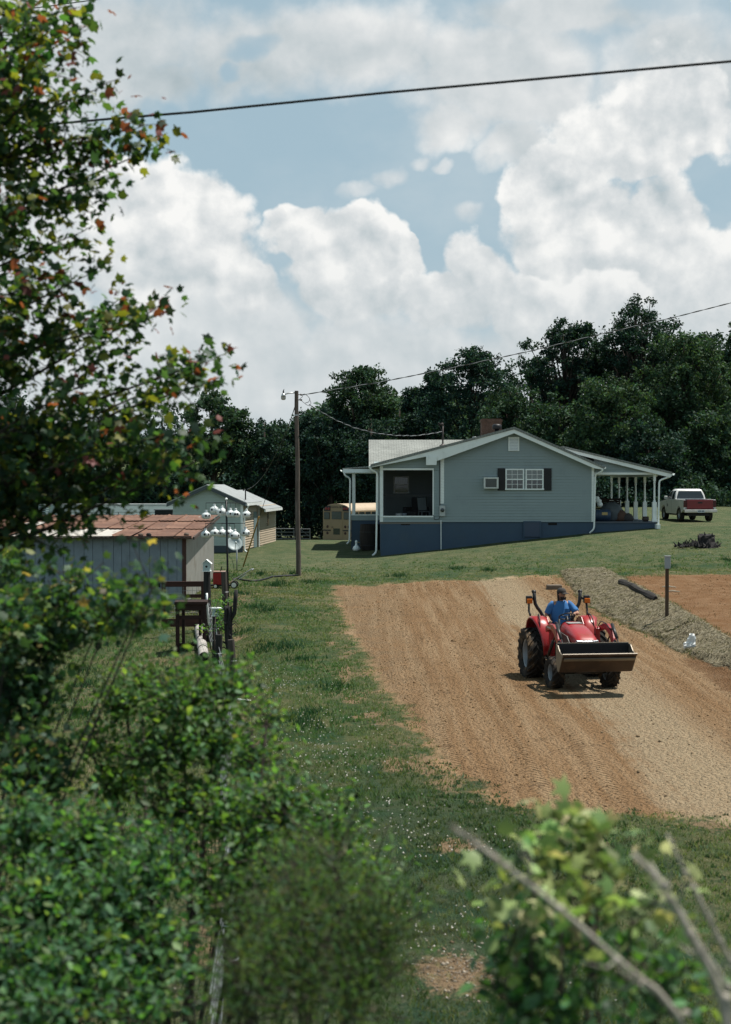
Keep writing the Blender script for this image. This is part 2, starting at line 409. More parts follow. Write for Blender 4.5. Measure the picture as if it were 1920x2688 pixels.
# worked soil
st = t.noise(t.vec('MULTIPLY', c, (2.6, .10, 1)), 1.3, 6, .6); st2 = t.noise(t.vec('MULTIPLY', c, (9, .22, 1)), 1, 4, .6)
soil = t.mix((.250, .150, .076), (.330, .225, .130), t.ss(st, .38, .68))
soil = t.mix(soil, (.155, .094, .048), t.ss(st2, .55, .75) * .45)
soil = t.mix(soil, (.105, .064, .035), t.ss(n1 + (n3 - .5) * .6, .56, .74) * .6)
pale = t.ss(gx + (st - .5) * 1.6 + (n1 - .5) * .8, 4.0, 4.6) * t.ss(gx + (st - .5) * 1.6, 6.5, 5.6)
soil = t.mix(soil, (.365, .285, .185), pale * .85 * t.ss(n3, .25, .5))
soil = t.mix(soil, (.24, .175, .107), t.ss(gx, 1.9, .2) * t.ss(n1, .3, .6) * .55)
# tyre bars: chevrons along the wheel lines
crm = t.voro(t.vec('ADD', c, t.vec('SCALE', t.noise(c, 9, 2, .5, color=True), scale=.12)), 15, 'F1'); crm2 = t.voro(c, 34, 'F1')
soil = t.mix(soil, (.088, .055, .030), t.ss(crm, .30, .10) * t.ss(n1 + n5 - 1, -.12, .12) * .55)
soil = t.vec('SCALE', soil, scale=.55 + t.ss(n4, .25, .6) * .4 + t.ss(crm2, .1, .5) * .28)
up = t.mix((.180, .094, .043), (.235, .140, .075), t.ss(n1, .35, .65)); up = t.mix(up, (.13, .07, .033), t.ss(n3, .56, .7) * .6)
up = t.vec('SCALE', up, scale=.7 + n4 * .5)
strw = t.mix((.095, .080, .050), (.165, .142, .095), t.ss(n3, .35, .65)); strw = t.mix(strw, (.045, .042, .030), t.ss(n1, .50, .72) * .7)
strw = t.vec('SCALE', strw, scale=.6 + n4 * .7)
edge = (n1 - .5) * 1.5 + (n3 - .5) * 1.0 + (n5 - .5) * 1.6
base = t.mix(lawn, soil, t.ss(t.attr('pad') + edge * .8, -.18, .22))
base = t.mix(base, up, t.ss(t.attr('upper') + edge * .8, -.15, .2))
base = t.mix(base, strw, t.ss(t.attr('bank') + edge * .30, -.05, .12))
# wheel tracks pressed into the soil
def track(x0, s0):
    dxx = t.math('ABSOLUTE', gx - (gy * s0 + x0))
    bars = t.math('SINE', (gy + dxx * 1.2) * 34)
    return t.ss(dxx, .19, .12) * bars
tr = t.attr('pad') * 0
for x0, s0 in ((1.55, -.008), (2.75, -.008), (3.45, .006)): tr = tr + track(x0, s0)
pd_ = t.ss(t.attr('pad'), -.1, .3); hgt = n4 * .6 + n3 * 1.0 - crm * pd_ * 1.6 - crm2 * pd_ * .6 + st2 * t.ss(t.attr('pad'), 0, .5) * .7 + tr * t.ss(t.attr('pad'), 0, .4) * .5 * t.ss(n2, .35, .55)
nr = t.bump(hgt, 1.0, .07)
t.out(t.bsdf(base, .95, 0, nr, .1))
ground = npmesh('ground', gv, Q, 4, m_ground, smooth=True); tag(ground, kind='structure')
wear = np.clip(1 - np.abs(dPad + .35) / .9, 0, 1) * (GY < 45) + .9 * np.exp(-((GX - np.interp(GY, [10, 20, 30, 45], [-1.6, -1.9, -2.75, -4.2])) / .7) ** 2) * (GY < 48) * (GY > 9)
wear = np.maximum(wear, .8 * np.exp(-((GX + 5) / 3) ** 2 - ((GY - 52) / 5) ** 2))
for (a_, b_, r1, r2) in ((905, 1770, .16, 1.3), (930, 1835, .22, .7), (968, 1878, .30, .35), (870, 1690, .2, .5), (1130, 2010, .30, .9), (1180, 2060, .35, .8), (1210, 2215, .3, .3), (1030, 2000, .15, .7)):
    g_ = G(a_, b_); wear = np.maximum(wear, np.exp(-((GX - g_[0]) / r1) ** 2 - ((GY - g_[1]) / r2) ** 2) * 2.6)
bp_ = G(1215, 2545); wear = np.maximum(wear, np.exp(-((GX - bp_[0]) / .42) ** 2 - ((GY - bp_[1]) / .8) ** 2) * 2.6)
wear = np.maximum(wear, .55 * (GX < -3.2) * (GY < 40) * (GY > 10)); wear = np.maximum(wear, .9 * np.exp(-((GX + 2.6) / .5) ** 2 - ((GY - 57.6) / .8) ** 2))
for nm, arr in (('pad', dPad), ('upper', dUp), ('bank', dBank), ('wear', wear)):
    at = ground.data.attributes.new(nm, 'FLOAT', 'POINT'); at.data.foreach_set('value', np.clip(arr, -3, 3).astype(np.float32).ravel())

# ---- short growth and loose stuff lying on it
def masks(x, y):
    pl = np.interp(y, PL[:, 0], PL[:, 1]); pr = np.interp(y, XF[:, 0], XF[:, 1]); tp = np.interp(y, XT[:, 0], XT[:, 1])
    pad = np.minimum(np.minimum(x - pl, pr - x), np.minimum(y - near_edge(x), (far_edge(x) - y) * .45))
    bank = np.minimum(np.minimum(x - pr, tp - x), np.minimum((y - 32.5) * .4, (58 - y) * .4))
    up_ = np.minimum(x - tp, np.minimum((53.5 + (x - 9) * .12 - y) * .45, (y - 27) * .5))
    up_ = np.maximum(up_, np.minimum(np.minimum(x - 7.6, (35 - y) * .5), (y - near_edge(x))))
    return pad, bank, up_
def in_view(x, y, mg=.4): return np.abs(x) < y * 960 / F + mg
def scatter(n, y0, y1, p=1.0):
    """random ground points inside the view, denser in picture terms when near"""
    uu = rng.random(n); y = y0 + (y1 - y0) * uu ** p; x = (rng.random(n) * 2 - 1) * (y * 960 / F + 1.8); return x, y
def vnoise(x, y, s, seed=0):
    r = np.random.default_rng(seed); out = 0
    for i in range(7):
        k = r.normal(0, 1, 2) * s * (1 + i * .35); out = out + np.sin(k[0] * x + k[1] * y + r.uniform(0, 6.3))
    return out / 4
def blades(x, y, h, wd, cols, per=4):
    n = len(x); x = np.repeat(x, per); y = np.repeat(y, per); h = np.repeat(h, per) * rng.uniform(.6, 1.2, n * per); wd = np.repeat(wd, per); cols = np.repeat(cols, per, 0)
    N = n * per; x = x + rng.normal(0, .03, N); y = y + rng.normal(0, .03, N); z = height(x, y) - .01
    a = rng.uniform(0, 2 * np.pi, N); ln = rng.uniform(.2, .9, N) * h; b = rng.uniform(0, 2 * np.pi, N)
    ca, sa = np.cos(a) * wd, np.sin(a) * wd
    V = np.stack([np.stack([x - ca, y - sa, z], 1), np.stack([x + ca, y + sa, z], 1), np.stack([x + np.cos(b) * ln, y + np.sin(b) * ln, z + h], 1)], 1).reshape(-1, 3)
    C = np.repeat(cols * rng.uniform(.7, 1.3, (N, 1)), 3, 0)
    return V, np.arange(3 * N).reshape(-1, 3), C
x, y = scatter(112000, 10.5, 70, 1.0)
pad, bank, up_ = masks(x, y); vn = vnoise(x, y, .8, 3); vb = vnoise(x, y, .45, 5)
jit = rng.normal(0, .25, len(x))
ok = (rng.random(len(x)) < 1 - sm(y, 46, 70)) & (np.maximum(np.maximum(pad, bank), up_) + jit < -.05) & (vn + jit * 2 > -.75)
ok &= np.exp(-((x - bp_[0]) / .42) ** 2 - ((y - bp_[1]) / .8) ** 2) < .35
x, y, vn, vb = x[ok], y[ok], vn[ok], vb[ok]
g = np.clip(.5 + vb * .6 + rng.normal(0, .2, len(x)), 0, 1)[:, None]
cols = (1 - g) * np.array([.150, .138, .072]) + g * np.array([.050, .095, .038])
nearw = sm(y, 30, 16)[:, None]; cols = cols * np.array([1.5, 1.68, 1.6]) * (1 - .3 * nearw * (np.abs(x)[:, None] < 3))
h = (.035 + .05 * rng.random(len(x))) * (1 + .5 * np.clip(vb, 0, 1))
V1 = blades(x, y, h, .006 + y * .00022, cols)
# weeds creeping into the edges of the soil
x, y = scatter(9000, 14, 24, 1); pad, bank, up_ = masks(x, y); vn = vnoise(x, y, 1.5, 9)
ok = (pad < .5) & (pad > -3.5) & (x > .5) & (vn > -.2) & (rng.random(len(x)) < np.clip(1 - pad * 2.2, 0, 1)); x, y = x[ok], y[ok]
cols = np.tile(np.array([.045, .075, .040]), (len(x), 1)) * rng.uniform(.6, 1.5, (len(x), 1))
V2 = blades(x, y, .025 + .045 * rng.random(len(x)), np.full(len(x), .020), cols * 1.5, 5)
# lusher tufts on the lawn
tx, ty = scatter(130, 26, 60, 1); pad, bank, up_ = masks(tx, ty); ok = np.maximum(np.maximum(pad, bank), up_) < -.5; tx, ty = tx[ok], ty[ok]
x = np.repeat(tx, 60) + rng.normal(0, .22, len(tx) * 60); y = np.repeat(ty, 60) + rng.normal(0, .35, len(tx) * 60)
V3 = blades(x, y, .10 + .1 * rng.random(len(x)), np.full(len(x), .012), np.tile(np.array([.022, .070, .030]), (len(x), 1)), 3)
Vs = []; Fs = []; Cs = []; o_ = 0
for V, f_, C in (V1, V2, V3): Vs.append(V); Fs.append(f_ + o_); Cs.append(C); o_ += len(V)
grass = npmesh('grass', np.concatenate(Vs), np.concatenate(Fs), 3, leafmat('grass_blade', .3, .6, .15), C=np.concatenate(Cs))
tag(grass, 'short patchy green and straw coloured lawn grass with tufts and weeds', kind='stuff')

def crumbs(x, y, s, cols, zo=.3):
    n = len(x); T = np.array([(1, 0, 0), (-1, 0, 0), (0, 1, 0), (0, -1, 0), (0, 0, 1), (0, 0, -1.)])
    f8 = np.array([(0, 2, 4), (2, 1, 4), (1, 3, 4), (3, 0, 4), (2, 0, 5), (1, 2, 5), (3, 1, 5), (0, 3, 5)])
    V = T[None] * s[:, None, None] * rng.uniform(.55, 1.3, (n, 6, 1)) * np.array([1, 1, .75]) + rng.normal(0, .12, (n, 6, 3)) * s[:, None, None]
    a = rng.uniform(0, 6.3, n); ca, sa = np.cos(a)[:, None], np.sin(a)[:, None]
    V = np.stack([V[..., 0] * ca - V[..., 1] * sa, V[..., 0] * sa + V[..., 1] * ca, V[..., 2]], -1)
    V += np.stack([x, y, height(x, y) + s * zo], 1)[:, None]
    return V.reshape(-1, 3), (f8[None] + 6 * np.arange(n)[:, None, None]).reshape(-1, 3), np.repeat(cols * rng.uniform(.65, 1.3, (n, 1)), 6, 0)
m_crumb, t = newmat('crumbs'); t.out(t.bsdf(S(t, t.n('ShaderNodeAttribute', attribute_name='tint').outputs['Color']), .95, 0, None, .1))
x, y = scatter(60000, 16, 56, 1.1); pad, bank, up_ = masks(x, y); vn = vnoise(x * 2.2, y * .25, .9, 2) + vnoise(x, y, .6, 6) * .6
ok = (np.maximum(pad, up_) + rng.normal(0, .18, len(x)) > .02) & (vn + rng.normal(0, .5, len(x)) > -.15); x, y = x[ok], y[ok]; pal = ((x > 3.7) & (x < 6.0))[:, None]
keep = rng.random(len(x)) < np.where(pal[:, 0], .35, 1.); x, y, pal = x[keep], y[keep], pal[keep]
s = rng.gamma(1.3, .0040, len(x)) + .003 + y * .00013
cols = np.where(pal, np.array([.25, .185, .115]), np.array([.22, .135, .07])) * (1 - .4 * (rng.random((len(x), 1)) < .3))
V, f_, C = crumbs(x, y, s, cols); o = npmesh('soil_clods', V, f_, 3, m_crumb, C=C)
tag(o, 'crumbled brown clods of worked soil on the bare ground', kind='stuff')
# pale stones and dry litter on the bare patch
x = rng.normal(bp_[0], .22, 900); y = rng.normal(bp_[1], .42, 900); s = rng.gamma(2, .0032, 900) + .003
V, f_, C = crumbs(x, y, s, np.where(rng.random((900, 1)) < .5, np.array([.30, .26, .21]), np.array([.18, .13, .085])))
o = npmesh('gravel', V, f_, 3, m_crumb, C=C); tag(o, 'pale gravel and litter on a bare patch of earth', kind='stuff')
# dry grass standing on the bank
x = rng.uniform(7.4, 10, 9000); y = rng.uniform(33, 58, 9000); pad, bank, up_ = masks(x, y); ok = (bank > -.25) & (vnoise(x, y, 1.4, 21) > -.1); x, y = x[ok], y[ok]
Vb_, Fb_, Cb_ = blades(x, y, .04 + .09 * rng.random(len(x)), np.full(len(x), .008), np.where(rng.random((len(x), 1)) < .25, np.array([.060, .090, .040]), np.array([.20, .175, .11])), 4)
o = npmesh('dry_grass', Vb_, Fb_, 3, leafmat('grass_blade'), C=Cb_); tag(o, 'dry tan grass standing in wisps along the straw bank', kind='stuff')
# clover
x, y = scatter(16000, 12, 34, .9); pad, bank, up_ = masks(x, y); vn = vnoise(x, y, .7, 11)
cx_ = np.interp(y, [12, 16, 22, 30, 34], [.6, .3, -.7, -1.6, -2]); pr = np.exp(-((x - cx_) / np.interp(y, [12, 20, 34], [1.0, 1.2, .8])) ** 2)
ok = (pad < -.5) & (rng.random(len(x)) < pr * np.clip(.55 + vn * .6, .05, 1)); x, y = x[ok], y[ok]
V, f_, C = crumbs(x, y, rng.uniform(.009, .016, len(x)), np.tile(np.array([.62, .58, .52]), (len(x), 1)), 0); V[:, 2] += np.repeat(rng.uniform(.05, .10, len(x)), 6)
o = npmesh('clover_flowers', V, f_, 3, m_crumb, C=C); tag(o, 'white clover flowers dotted over the green verge', kind='stuff')
# straw
def straws(n):
    y = rng.uniform(32.5, 58, n); a = np.interp(y, XF[:, 0], XF[:, 1]); b = np.interp(y, XT[:, 0], XT[:, 1]); x = a + (b - a) * rng.uniform(-.06, 1.08, n)
    ok = (vnoise(x, y, 1.2, 14) > -.9); x, y = x[ok], y[ok]; n = len(x)
    an = rng.normal(R(60), .7, n); L = rng.uniform(.05, .15, n); W = rng.uniform(.003, .006, n)
    dx_, dy_ = np.cos(an) * L, np.sin(an) * L; wx, wy = -np.sin(an) * W, np.cos(an) * W
    z0 = height(x - dx_, y - dy_) + rng.uniform(.005, .05, n); z1 = height(x + dx_, y + dy_) + rng.uniform(.005, .06, n)
    V = np.stack([np.stack([x - dx_ - wx, y - dy_ - wy, z0], 1), np.stack([x - dx_ + wx, y - dy_ + wy, z0 + .004], 1), np.stack([x + dx_ + wx, y + dy_ + wy, z1 + .004], 1), np.stack([x + dx_ - wx, y + dy_ - wy, z1], 1)], 1).reshape(-1, 3)
    cs = np.array([(.195, .170, .115), (.150, .128, .080), (.085, .075, .050), (.24, .215, .155)])[rng.integers(0, 4, n)]
    return V, np.arange(4 * n).reshape(-1, 4), np.repeat(cs, 4, 0)
V, f_, C = straws(42000); o = npmesh('straw_mulch', V, f_, 4, m_crumb, C=C); tag(o, 'grey and tan straw spread over the sloping bank', kind='stuff')
# ---------------------------------------------------------------- grey house
def sect(mb, name, mats, root, **kw):
    """part given in world coordinates under an unrotated thing"""
    o = mb.build(name, mats, root, **kw); o.location = -root.location; return o
def bent(pts, r=.05):
    """round the corners of a polyline"""
    out = [Vector(pts[0])]
    for i in range(1, len(pts) - 1):
        a, b, c = Vector(pts[i - 1]), Vector(pts[i]), Vector(pts[i + 1])
        k = min(r, (a - b).length * .45, (c - b).length * .45)
        p = b + (a - b).normalized() * k; q = b + (c - b).normalized() * k
        out += [p, (p + q + 2 * b) / 4, q]
    return out + [Vector(pts[-1])]
M_SID = mat('grey_siding', (.27, .33, .338), .55, var=.07, vs=.8, dirt=(.19, .235, .25), dirta=.35, ds=.7)
M_TRIM = mat('white_trim', (.84, .88, .87), .45, var=.06, vs=1.5, dirt=(.50, .52, .50), dirta=.3, ds=2)
M_BLUE = mat('blue_foundation', (.050, .085, .132), .75, var=.18, vs=1.2, bump=.25, bs=18, dirt=(.07, .095, .115), dirta=.5, ds=.8)
M_BLACK = mat('black_paint', (.012, .013, .016), .5, var=.2)
M_DARK = mat('dark_void', (.012, .012, .013), .9)
M_GALV = mat('galvanised', (.42, .44, .45), .42, .7, var=.15, vs=8, bump=.05)
M_CEIL = mat('ceiling_white', (.78, .78, .75), .6, var=.05)
def shingles(name, c1, c2, scale=1):
    m, t = newmat(name); c = t.coord(); x_, y_, z_ = t.xyz(c)
    b = t.n('ShaderNodeTexBrick'); t.put(b.inputs['Vector'], t.comb(x_ + y_ * .0, t.math('ADD', z_ * 2.2, y_ * .35), 0)); t.put(b.inputs['Color1'], c1); t.put(b.inputs['Color2'], c2)
    t.put(b.inputs['Mortar'], tuple(k * .35 for k in c1)); b.inputs['Scale'].default_value = 3.2 * scale; b.inputs['Mortar Size'].default_value = .035; b.inputs['Brick Width'].default_value = .9; b.inputs['Row Height'].default_value = .42
    g = t.noise(c, 45, 3, .7); p = t.noise(c, .9, 5, .6)
    cc = t.vec('SCALE', S(t, b.outputs[0]), scale=.55 + g * .6 + (p - .5) * .5)
    t.out(t.bsdf(cc, .9, 0, t.bump(S(t, b.outputs[1]) * -1 + g * .5, .5, .02), .15)); return m
M_SHING = shingles('grey_shingles', (.34, .355, .335), (.27, .285, .27))
def glassmat(name, tint=(.03, .045, .05), amt=.35):
    m, t = newmat(name); g = t.n('ShaderNodeBsdfGlossy'); g.inputs['Roughness'].default_value = .03
    tr = t.n('ShaderNodeBsdfTransparent'); t.put(tr.inputs[0], (.75, .82, .82)); fr = t.n('ShaderNodeFresnel'); fr.inputs[0].default_value = 1.5
    mx = t.n('ShaderNodeMixShader'); t.put(mx.inputs[0], S(t, fr.outputs[0]) * 1.0 + .06); t.put(mx.inputs[1], tr.outputs[0]); t.put(mx.inputs[2], g.outputs[0])
    t.out(S(t, mx.outputs[0])); return m
M_GLASS = glassmat('window_glass')
M_DGLASS = mat('dark_glass', (.02, .028, .032), .06, spec=.8, var=.3, vs=1)
M_CURT = mat('curtain', (.40, .44, .43), .9, var=.3, vs=6)

YH = 70.0
xl, xm, xr = X(998.5, YH), X(1162, YH), X(1558, YH); xp = 14.37
zf = Z(1370, YH); ax, az = X(1347.5, YH), Z(1122, YH); lx, lz = X(976, YH), Z(1219, YH); rx_, rz_ = X(1579, YH), Z(1224, YH)
def top(x):
    x = np.asarray(x, float)
    return np.where(x < ax, lz + (x - lx) * (az - lz) / (ax - lx), az + (x - ax) * (rz_ - az) / (rx_ - ax))
house = thing('house', 'single storey grey clapboard house with blue foundation, white trim and two open porches', 'house', (7.3, 70, hz_(7.3, 70)))
def courses(mb, y, x0, x1, z0, z1, lim=None, step=.14, m=0, axis_='y', out=-1):
    """lapped boards on a wall facing -y; lim(x) is the roof line above"""
    z = z0
    def rng_x(z):
        if lim is None: return x0, x1
        g = np.linspace(x0, x1, 600); okk = g[lim(g) >= z - 1e-6]
        return (okk[0], okk[-1]) if len(okk) else None
    while z < z1 - 1e-4:
        zt = min(z + step, z1); a = rng_x(z); b = rng_x(zt)
        if a is None: break
        if b is None: b = ((a[0] + a[1]) / 2,) * 2
        d0, d1 = y + out * .036, y + out * .002
        mb.add([(a[0], d0, z), (a[1], d0, z), (b[1], d1, zt), (b[0], d1, zt)], [(0, 1, 2, 3)], m)
        mb.add([(a[0], d0, z), (a[1], d0, z), (a[1], y, z), (a[0], y, z)], [(3, 2, 1, 0)], m)
        z = zt
# walls
mb = MB(); lim = lambda x: top(x) - .12
courses(mb, YH, xm, xr, zf, 2.6, lim)
ox0, ox1, oz0, oz1 = X(1003, YH), X(1136, YH), Z(1354, YH), Z(1234, YH)
courses(mb, YH, xl, xm, zf, oz0); courses(mb, YH, xl, xm, oz1, 2.0, lim); courses(mb, YH, ox1, xm, oz0, oz1)
sect(mb, 'clapboard_front', M_SID, house)
mb = MB(); y0 = YH + .012; y1 = 83.0
mb.prism([(xm, zf), (xr, zf), (xr, float(top(xr)) - .14), (ax, az - .14), (xm, float(top(xm)) - .14)], 'y', y0, y1)
mb.box(xl, xl + .1, y0, 74.4, zf, float(top(xl)) - .16)                    # outer wall of the screened room
mb.box(xl, ox0, y0, YH + .12, oz0, oz1); mb.box(ox1, xm, y0, YH + .12, zf, float(top(ox1)) - .16)
mb.box(ox0, ox1, y0, YH + .12, zf, oz0); mb.box(ox0, ox1, y0, YH + .12, oz1, float(top(ox0)) - .14)
mb.box(xl, xm, 74.5, 83, zf - .02, .86)                                      # rear wing
mb.prism([(74.5, .86), (79, 2.2), (83, .86)], 'x', .45, xm)
sect(mb, 'wall', M_SID, house)
mb = MB(); mb.box(xl + .1, xm, y0 + .12, 74.5, .72, .78); sect(mb, 'screened_room_ceiling', mat('brown_boards', (.36, .32, .29), .7), house)
mb = MB(); mb.box(xl, xm, y0, 74.5, zf - .1, zf + .03); sect(mb, 'porch_floor', mat('porch_boards', (.17, .16, .15), .8), house)
# foundation
mb = MB(); mb.box(xl + .03, xr + .0, YH + .03, 83, -5.2, zf - .004); mb.box(xr + .001, xp, YH + .16, 82.8, -4, -1.99)
mb.box(-.76, xl + .02, 75.1, 79.9, -5, Z(1366, 75))
sect(mb, 'foundation', M_BLUE, house)
mb = MB(); mb.box(xr + .002, xp + .06, YH + .10, 82.86, -1.985, -1.93); sect(mb, 'porch_deck', mat('deck_boards', (.10, .115, .14), .8, vs=2), house)
# roof
mb = MB(); th = .13
mb.prism([(lx - .05, lz - th), (lx - .05, lz), (ax, az + .02), (rx_ + .06, rz_), (rx_ + .06, rz_ - th), (ax, az + .02 - th)], 'y', YH - .46, 83.3)
roof = sect(mb, 'roof', M_SHING, house, label=None)
mb = MB(); mb.add([(.18, 74.6, .80), (7.2, 74.6, .80), (7.2, 79.0, 2.33), (.18, 79, 2.33), (.18, 83.4, .80), (7.2, 83.4, .80)], [(0, 1, 2, 3), (3, 2, 5, 4)])
o = sect(mb, 'roof', M_SHING, house, solid=.1, label='pale shingled roof of the rear wing')
mb = MB(); px0 = X(1478, YH); pz0 = Z(1171, YH); px1 = X(1764, YH); pz1 = Z(1239, YH)
mb.prism([(px0, pz0 - .1), (px0, pz0), (px1, pz1), (px1, pz1 - .1)], 'y', YH - .12, 83.1); sect(mb, 'roof', M_SHING, house, label='low sloping porch roof')
mb = MB(); mb.prism([(X(900, 75), Z(1232, 75)), (X(900, 75), Z(1229, 75)), (xl + .05, Z(1223, 75) + .03), (xl + .05, Z(1223, 75) - .04)], 'y', 74.75, 80.3); sect(mb, 'roof', M_SHING, house, label='little roof over the back steps')
# fascia boards
q = lambda a, b: (X(a, YH), Z(b, YH))
yA, yB = YH - .43, YH - .35
for poly, y0_, y1_ in (([q(975, 1227), q(975, 1220.5), q(1347.5, 1124.5), q(1347.5, 1138), q(1162, 1205), q(1147, 1210), q(1147, 1199), q(1118, 1199)], yA, yB),
    ([q(1347.6, 1138), q(1347.6, 1124.5), q(1581, 1226), q(1579, 1233), q(1555, 1229)], yA, yB),
    ([(px0 + .3, pz0 - .32), (px0, pz0 - .06), (px1, pz1 - .03), (px1 - .1, pz1 - .27)], YH - .09, YH - .02),
    ([(X(901, 75), Z(1241, 75)), (X(901, 75), Z(1231.5, 75)), (xl, Z(1231.5, 75)), (xl, Z(1241, 75))], 74.72, 74.78)):
    mb = MB(); mb.prism(poly, 'y', y0_, y1_); sect(mb, 'fascia', M_TRIM, house)
mb = MB(); mb.prism([q(1118, 1221), q(1118, 1198.5), q(1147, 1198.5), q(1145, 1221)], 'y', yA - .02, yB); sect(mb, 'rake_return', M_TRIM, house)
for a, b in ((lx, ax), (ax, rx_)):   # soffits under the rake overhang
    mb = MB(); mb.add([(a, yB, float(top(a)) - .17), (b, yB, float(top(b)) - .17), (b, YH + .0, float(top(b)) - .17), (a, YH + .0, float(top(a)) - .17)], [(0, 1, 2, 3)]); sect(mb, 'soffit', M_TRIM, house)
# infill above the carport-like porch, its beam and ceiling
mb = MB(); pl_ = lambda x: pz0 - .2 + (np.asarray(x) - px0) * (pz1 - pz0) / (px1 - px0)
courses(mb, YH + .18, xr + .05, xp - .1, .50, 1.9, pl_); sect(mb, 'gable_infill', M_SID, house)
mb = MB(); mb.box(xr + .003, xp + .05, YH + .2, 82.8, .40, .47); sect(mb, 'porch_ceiling', M_CEIL, house)
for bx in ((xr + .05, xp + .02, YH + .12, YH + .25, .395, .50), (xp - .12, xp + .04, YH + .25, 82.8, .30, .398)): mb = MB(); mb.box(*bx); sect(mb, 'beam', M_TRIM, house)
# corner boards and door/opening trim
b_ = YH - .035
for nm, bx in (('corner_board', (X(998, YH), X(1003, YH) + .06, b_, YH + .02, zf, float(top(xl)) - .2)), ('corner_board', (X(1156.5, YH), X(1166, YH), b_, YH + .02, zf + .9, float(top(xm)) - .3)),
    ('corner_board', (xr - .09, xr + .03, b_, YH + .1, zf, float(top(xr)) - .25)), ('opening_head', (ox0 - .05, ox1 + .05, b_ - .012, YH + .02, oz1, oz1 + .09)), ('opening_sill', (ox0 - .05, ox1 + .05, b_ - .03, YH + .02, oz0 - .07, oz0)), ('opening_jamb', (ox1, ox1 + .06, b_ - .006, YH + .02, oz0, oz1))):
    mb = MB(); mb.box(*bx); sect(mb, nm, M_TRIM, house)
def screenmat():
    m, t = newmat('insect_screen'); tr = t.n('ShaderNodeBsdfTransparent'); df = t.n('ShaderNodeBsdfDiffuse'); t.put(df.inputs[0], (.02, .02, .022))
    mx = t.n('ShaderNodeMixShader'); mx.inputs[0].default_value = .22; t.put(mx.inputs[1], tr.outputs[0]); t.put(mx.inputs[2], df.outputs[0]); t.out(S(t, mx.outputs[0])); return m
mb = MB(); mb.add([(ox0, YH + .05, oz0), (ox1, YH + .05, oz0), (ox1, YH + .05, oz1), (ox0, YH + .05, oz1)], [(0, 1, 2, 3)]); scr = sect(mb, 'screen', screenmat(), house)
mb = MB(); mb.box(ox0, ox1, YH + .03, YH + .045, Z(1302, YH), Z(1301, YH) + .01); mb.build('screen_rail', M_BLACK, scr)
# windows
def window(p0, q0, p1, q1, Y, root, grid=True, back=.16, lab=None):
    x0, x1, z1, z0 = X(p0, Y), X(p1, Y), Z(q0, Y), Z(q1, Y); f = MB(); k = .065; yy0, yy1 = Y - .065, Y + .0
    f.box(x0, x1, yy0, yy1, z1 - k, z1); f.box(x0 - .02, x1 + .02, yy0 - .03, yy1, z0, z0 + k); f.box(x0, x0 + k, yy0, yy1, z0 + k, z1 - k); f.box(x1 - k, x1, yy0, yy1, z0 + k, z1 - k)
    zm = (z0 + z1) / 2; f.box(x0 + k, x1 - k, yy0 + .01, yy1, zm - .03, zm + .03)
    w_ = sect(f, 'window', M_TRIM, root, label=lab)
    if grid:
        g = MB(); a, b = x0 + k, x1 - k
        for s0, s1 in ((z0 + k, zm - .03), (zm + .03, z1 - k)):
            for i in (1, 2): xx = a + (b - a) * i / 3; g.box(xx - .009, xx + .009, yy0 + .02, yy0 + .034, s0, s1)
            zz = (s0 + s1) / 2; g.box(a, b, yy0 + .021, yy0 + .033, zz - .009, zz + .009)
        g.build('glazing_bars', M_TRIM, w_)
    for s0, s1 in ((z0 + k, zm - .03), (zm + .03, z1 - k)):
        p_ = MB(); p_.add([(x0 + k, yy0 + .035, s0), (x1 - k, yy0 + .035, s0), (x1 - k, yy0 + .035, s1), (x0 + k, yy0 + .035, s1)], [(0, 1, 2, 3)]); p_.build('pane', M_GLASS, w_)
    c = MB(); n = 14
    xs_ = [x0 + k + (x1 - x0 - 2 * k) * i / n for i in range(n + 1)]
    c.grid([[(x, yy1 - .012 + .008 * math.sin(i * 2.4), zz) for i, x in enumerate(xs_)] for zz in (zm + .05, z1 - k)]); c.build('curtain', M_CURT, w_)
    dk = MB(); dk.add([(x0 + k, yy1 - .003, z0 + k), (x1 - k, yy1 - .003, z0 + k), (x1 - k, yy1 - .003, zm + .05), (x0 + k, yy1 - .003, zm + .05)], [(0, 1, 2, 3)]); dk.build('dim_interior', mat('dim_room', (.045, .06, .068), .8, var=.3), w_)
    return w_
YF = YH - .037
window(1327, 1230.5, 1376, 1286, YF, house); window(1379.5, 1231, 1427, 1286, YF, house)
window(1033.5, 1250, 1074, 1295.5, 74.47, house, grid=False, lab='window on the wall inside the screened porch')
for a, b in ((1306.5, 1326.5), (1427.6, 1448)):
    mb = MB(); x0, x1, z0, z1 = X(a, YF), X(b, YF), Z(1287.5, YF), Z(1229.5, YF); mb.box(x0, x1, YF - .05, YF - .0, z0, z1)
    n = 22
    for i in range(n):
        zz = z0 + .05 + (z1 - z0 - .1) * i / n
        if abs(i - n / 2) > .9: mb.bar(((x0 + .05), YF - .055, zz), ((x1 - .05), YF - .055, zz), .02, .03)
    sect(mb, 'shutter', M_BLACK, house)
# gable vent
mb = MB(); x0, x1, z0, z1 = X(1334.5, YF), X(1363, YF), Z(1184, YF), Z(1147, YF)
mb.box(x0, x0 + .05, YF - .05, YF, z0, z1); mb.box(x1 - .05, x1, YF - .05, YF, z0, z1); mb.box(x0 + .05, x1 - .05, YF - .05, YF, z0, z0 + .04); mb.box(x0 + .05, x1 - .05, YF - .05, YF, z1 - .04, z1)
for i in range(8):
    zz = z0 + .06 + (z1 - z0 - .1) * i / 8; mb.add([(x0 + .05, YF - .045, zz), (x1 - .05, YF - .045, zz), (x1 - .05, YF - .01, zz + .065), (x0 + .05, YF - .01, zz + .065)], [(0, 1, 2, 3)])
sect(mb, 'gable_vent', M_TRIM, house)
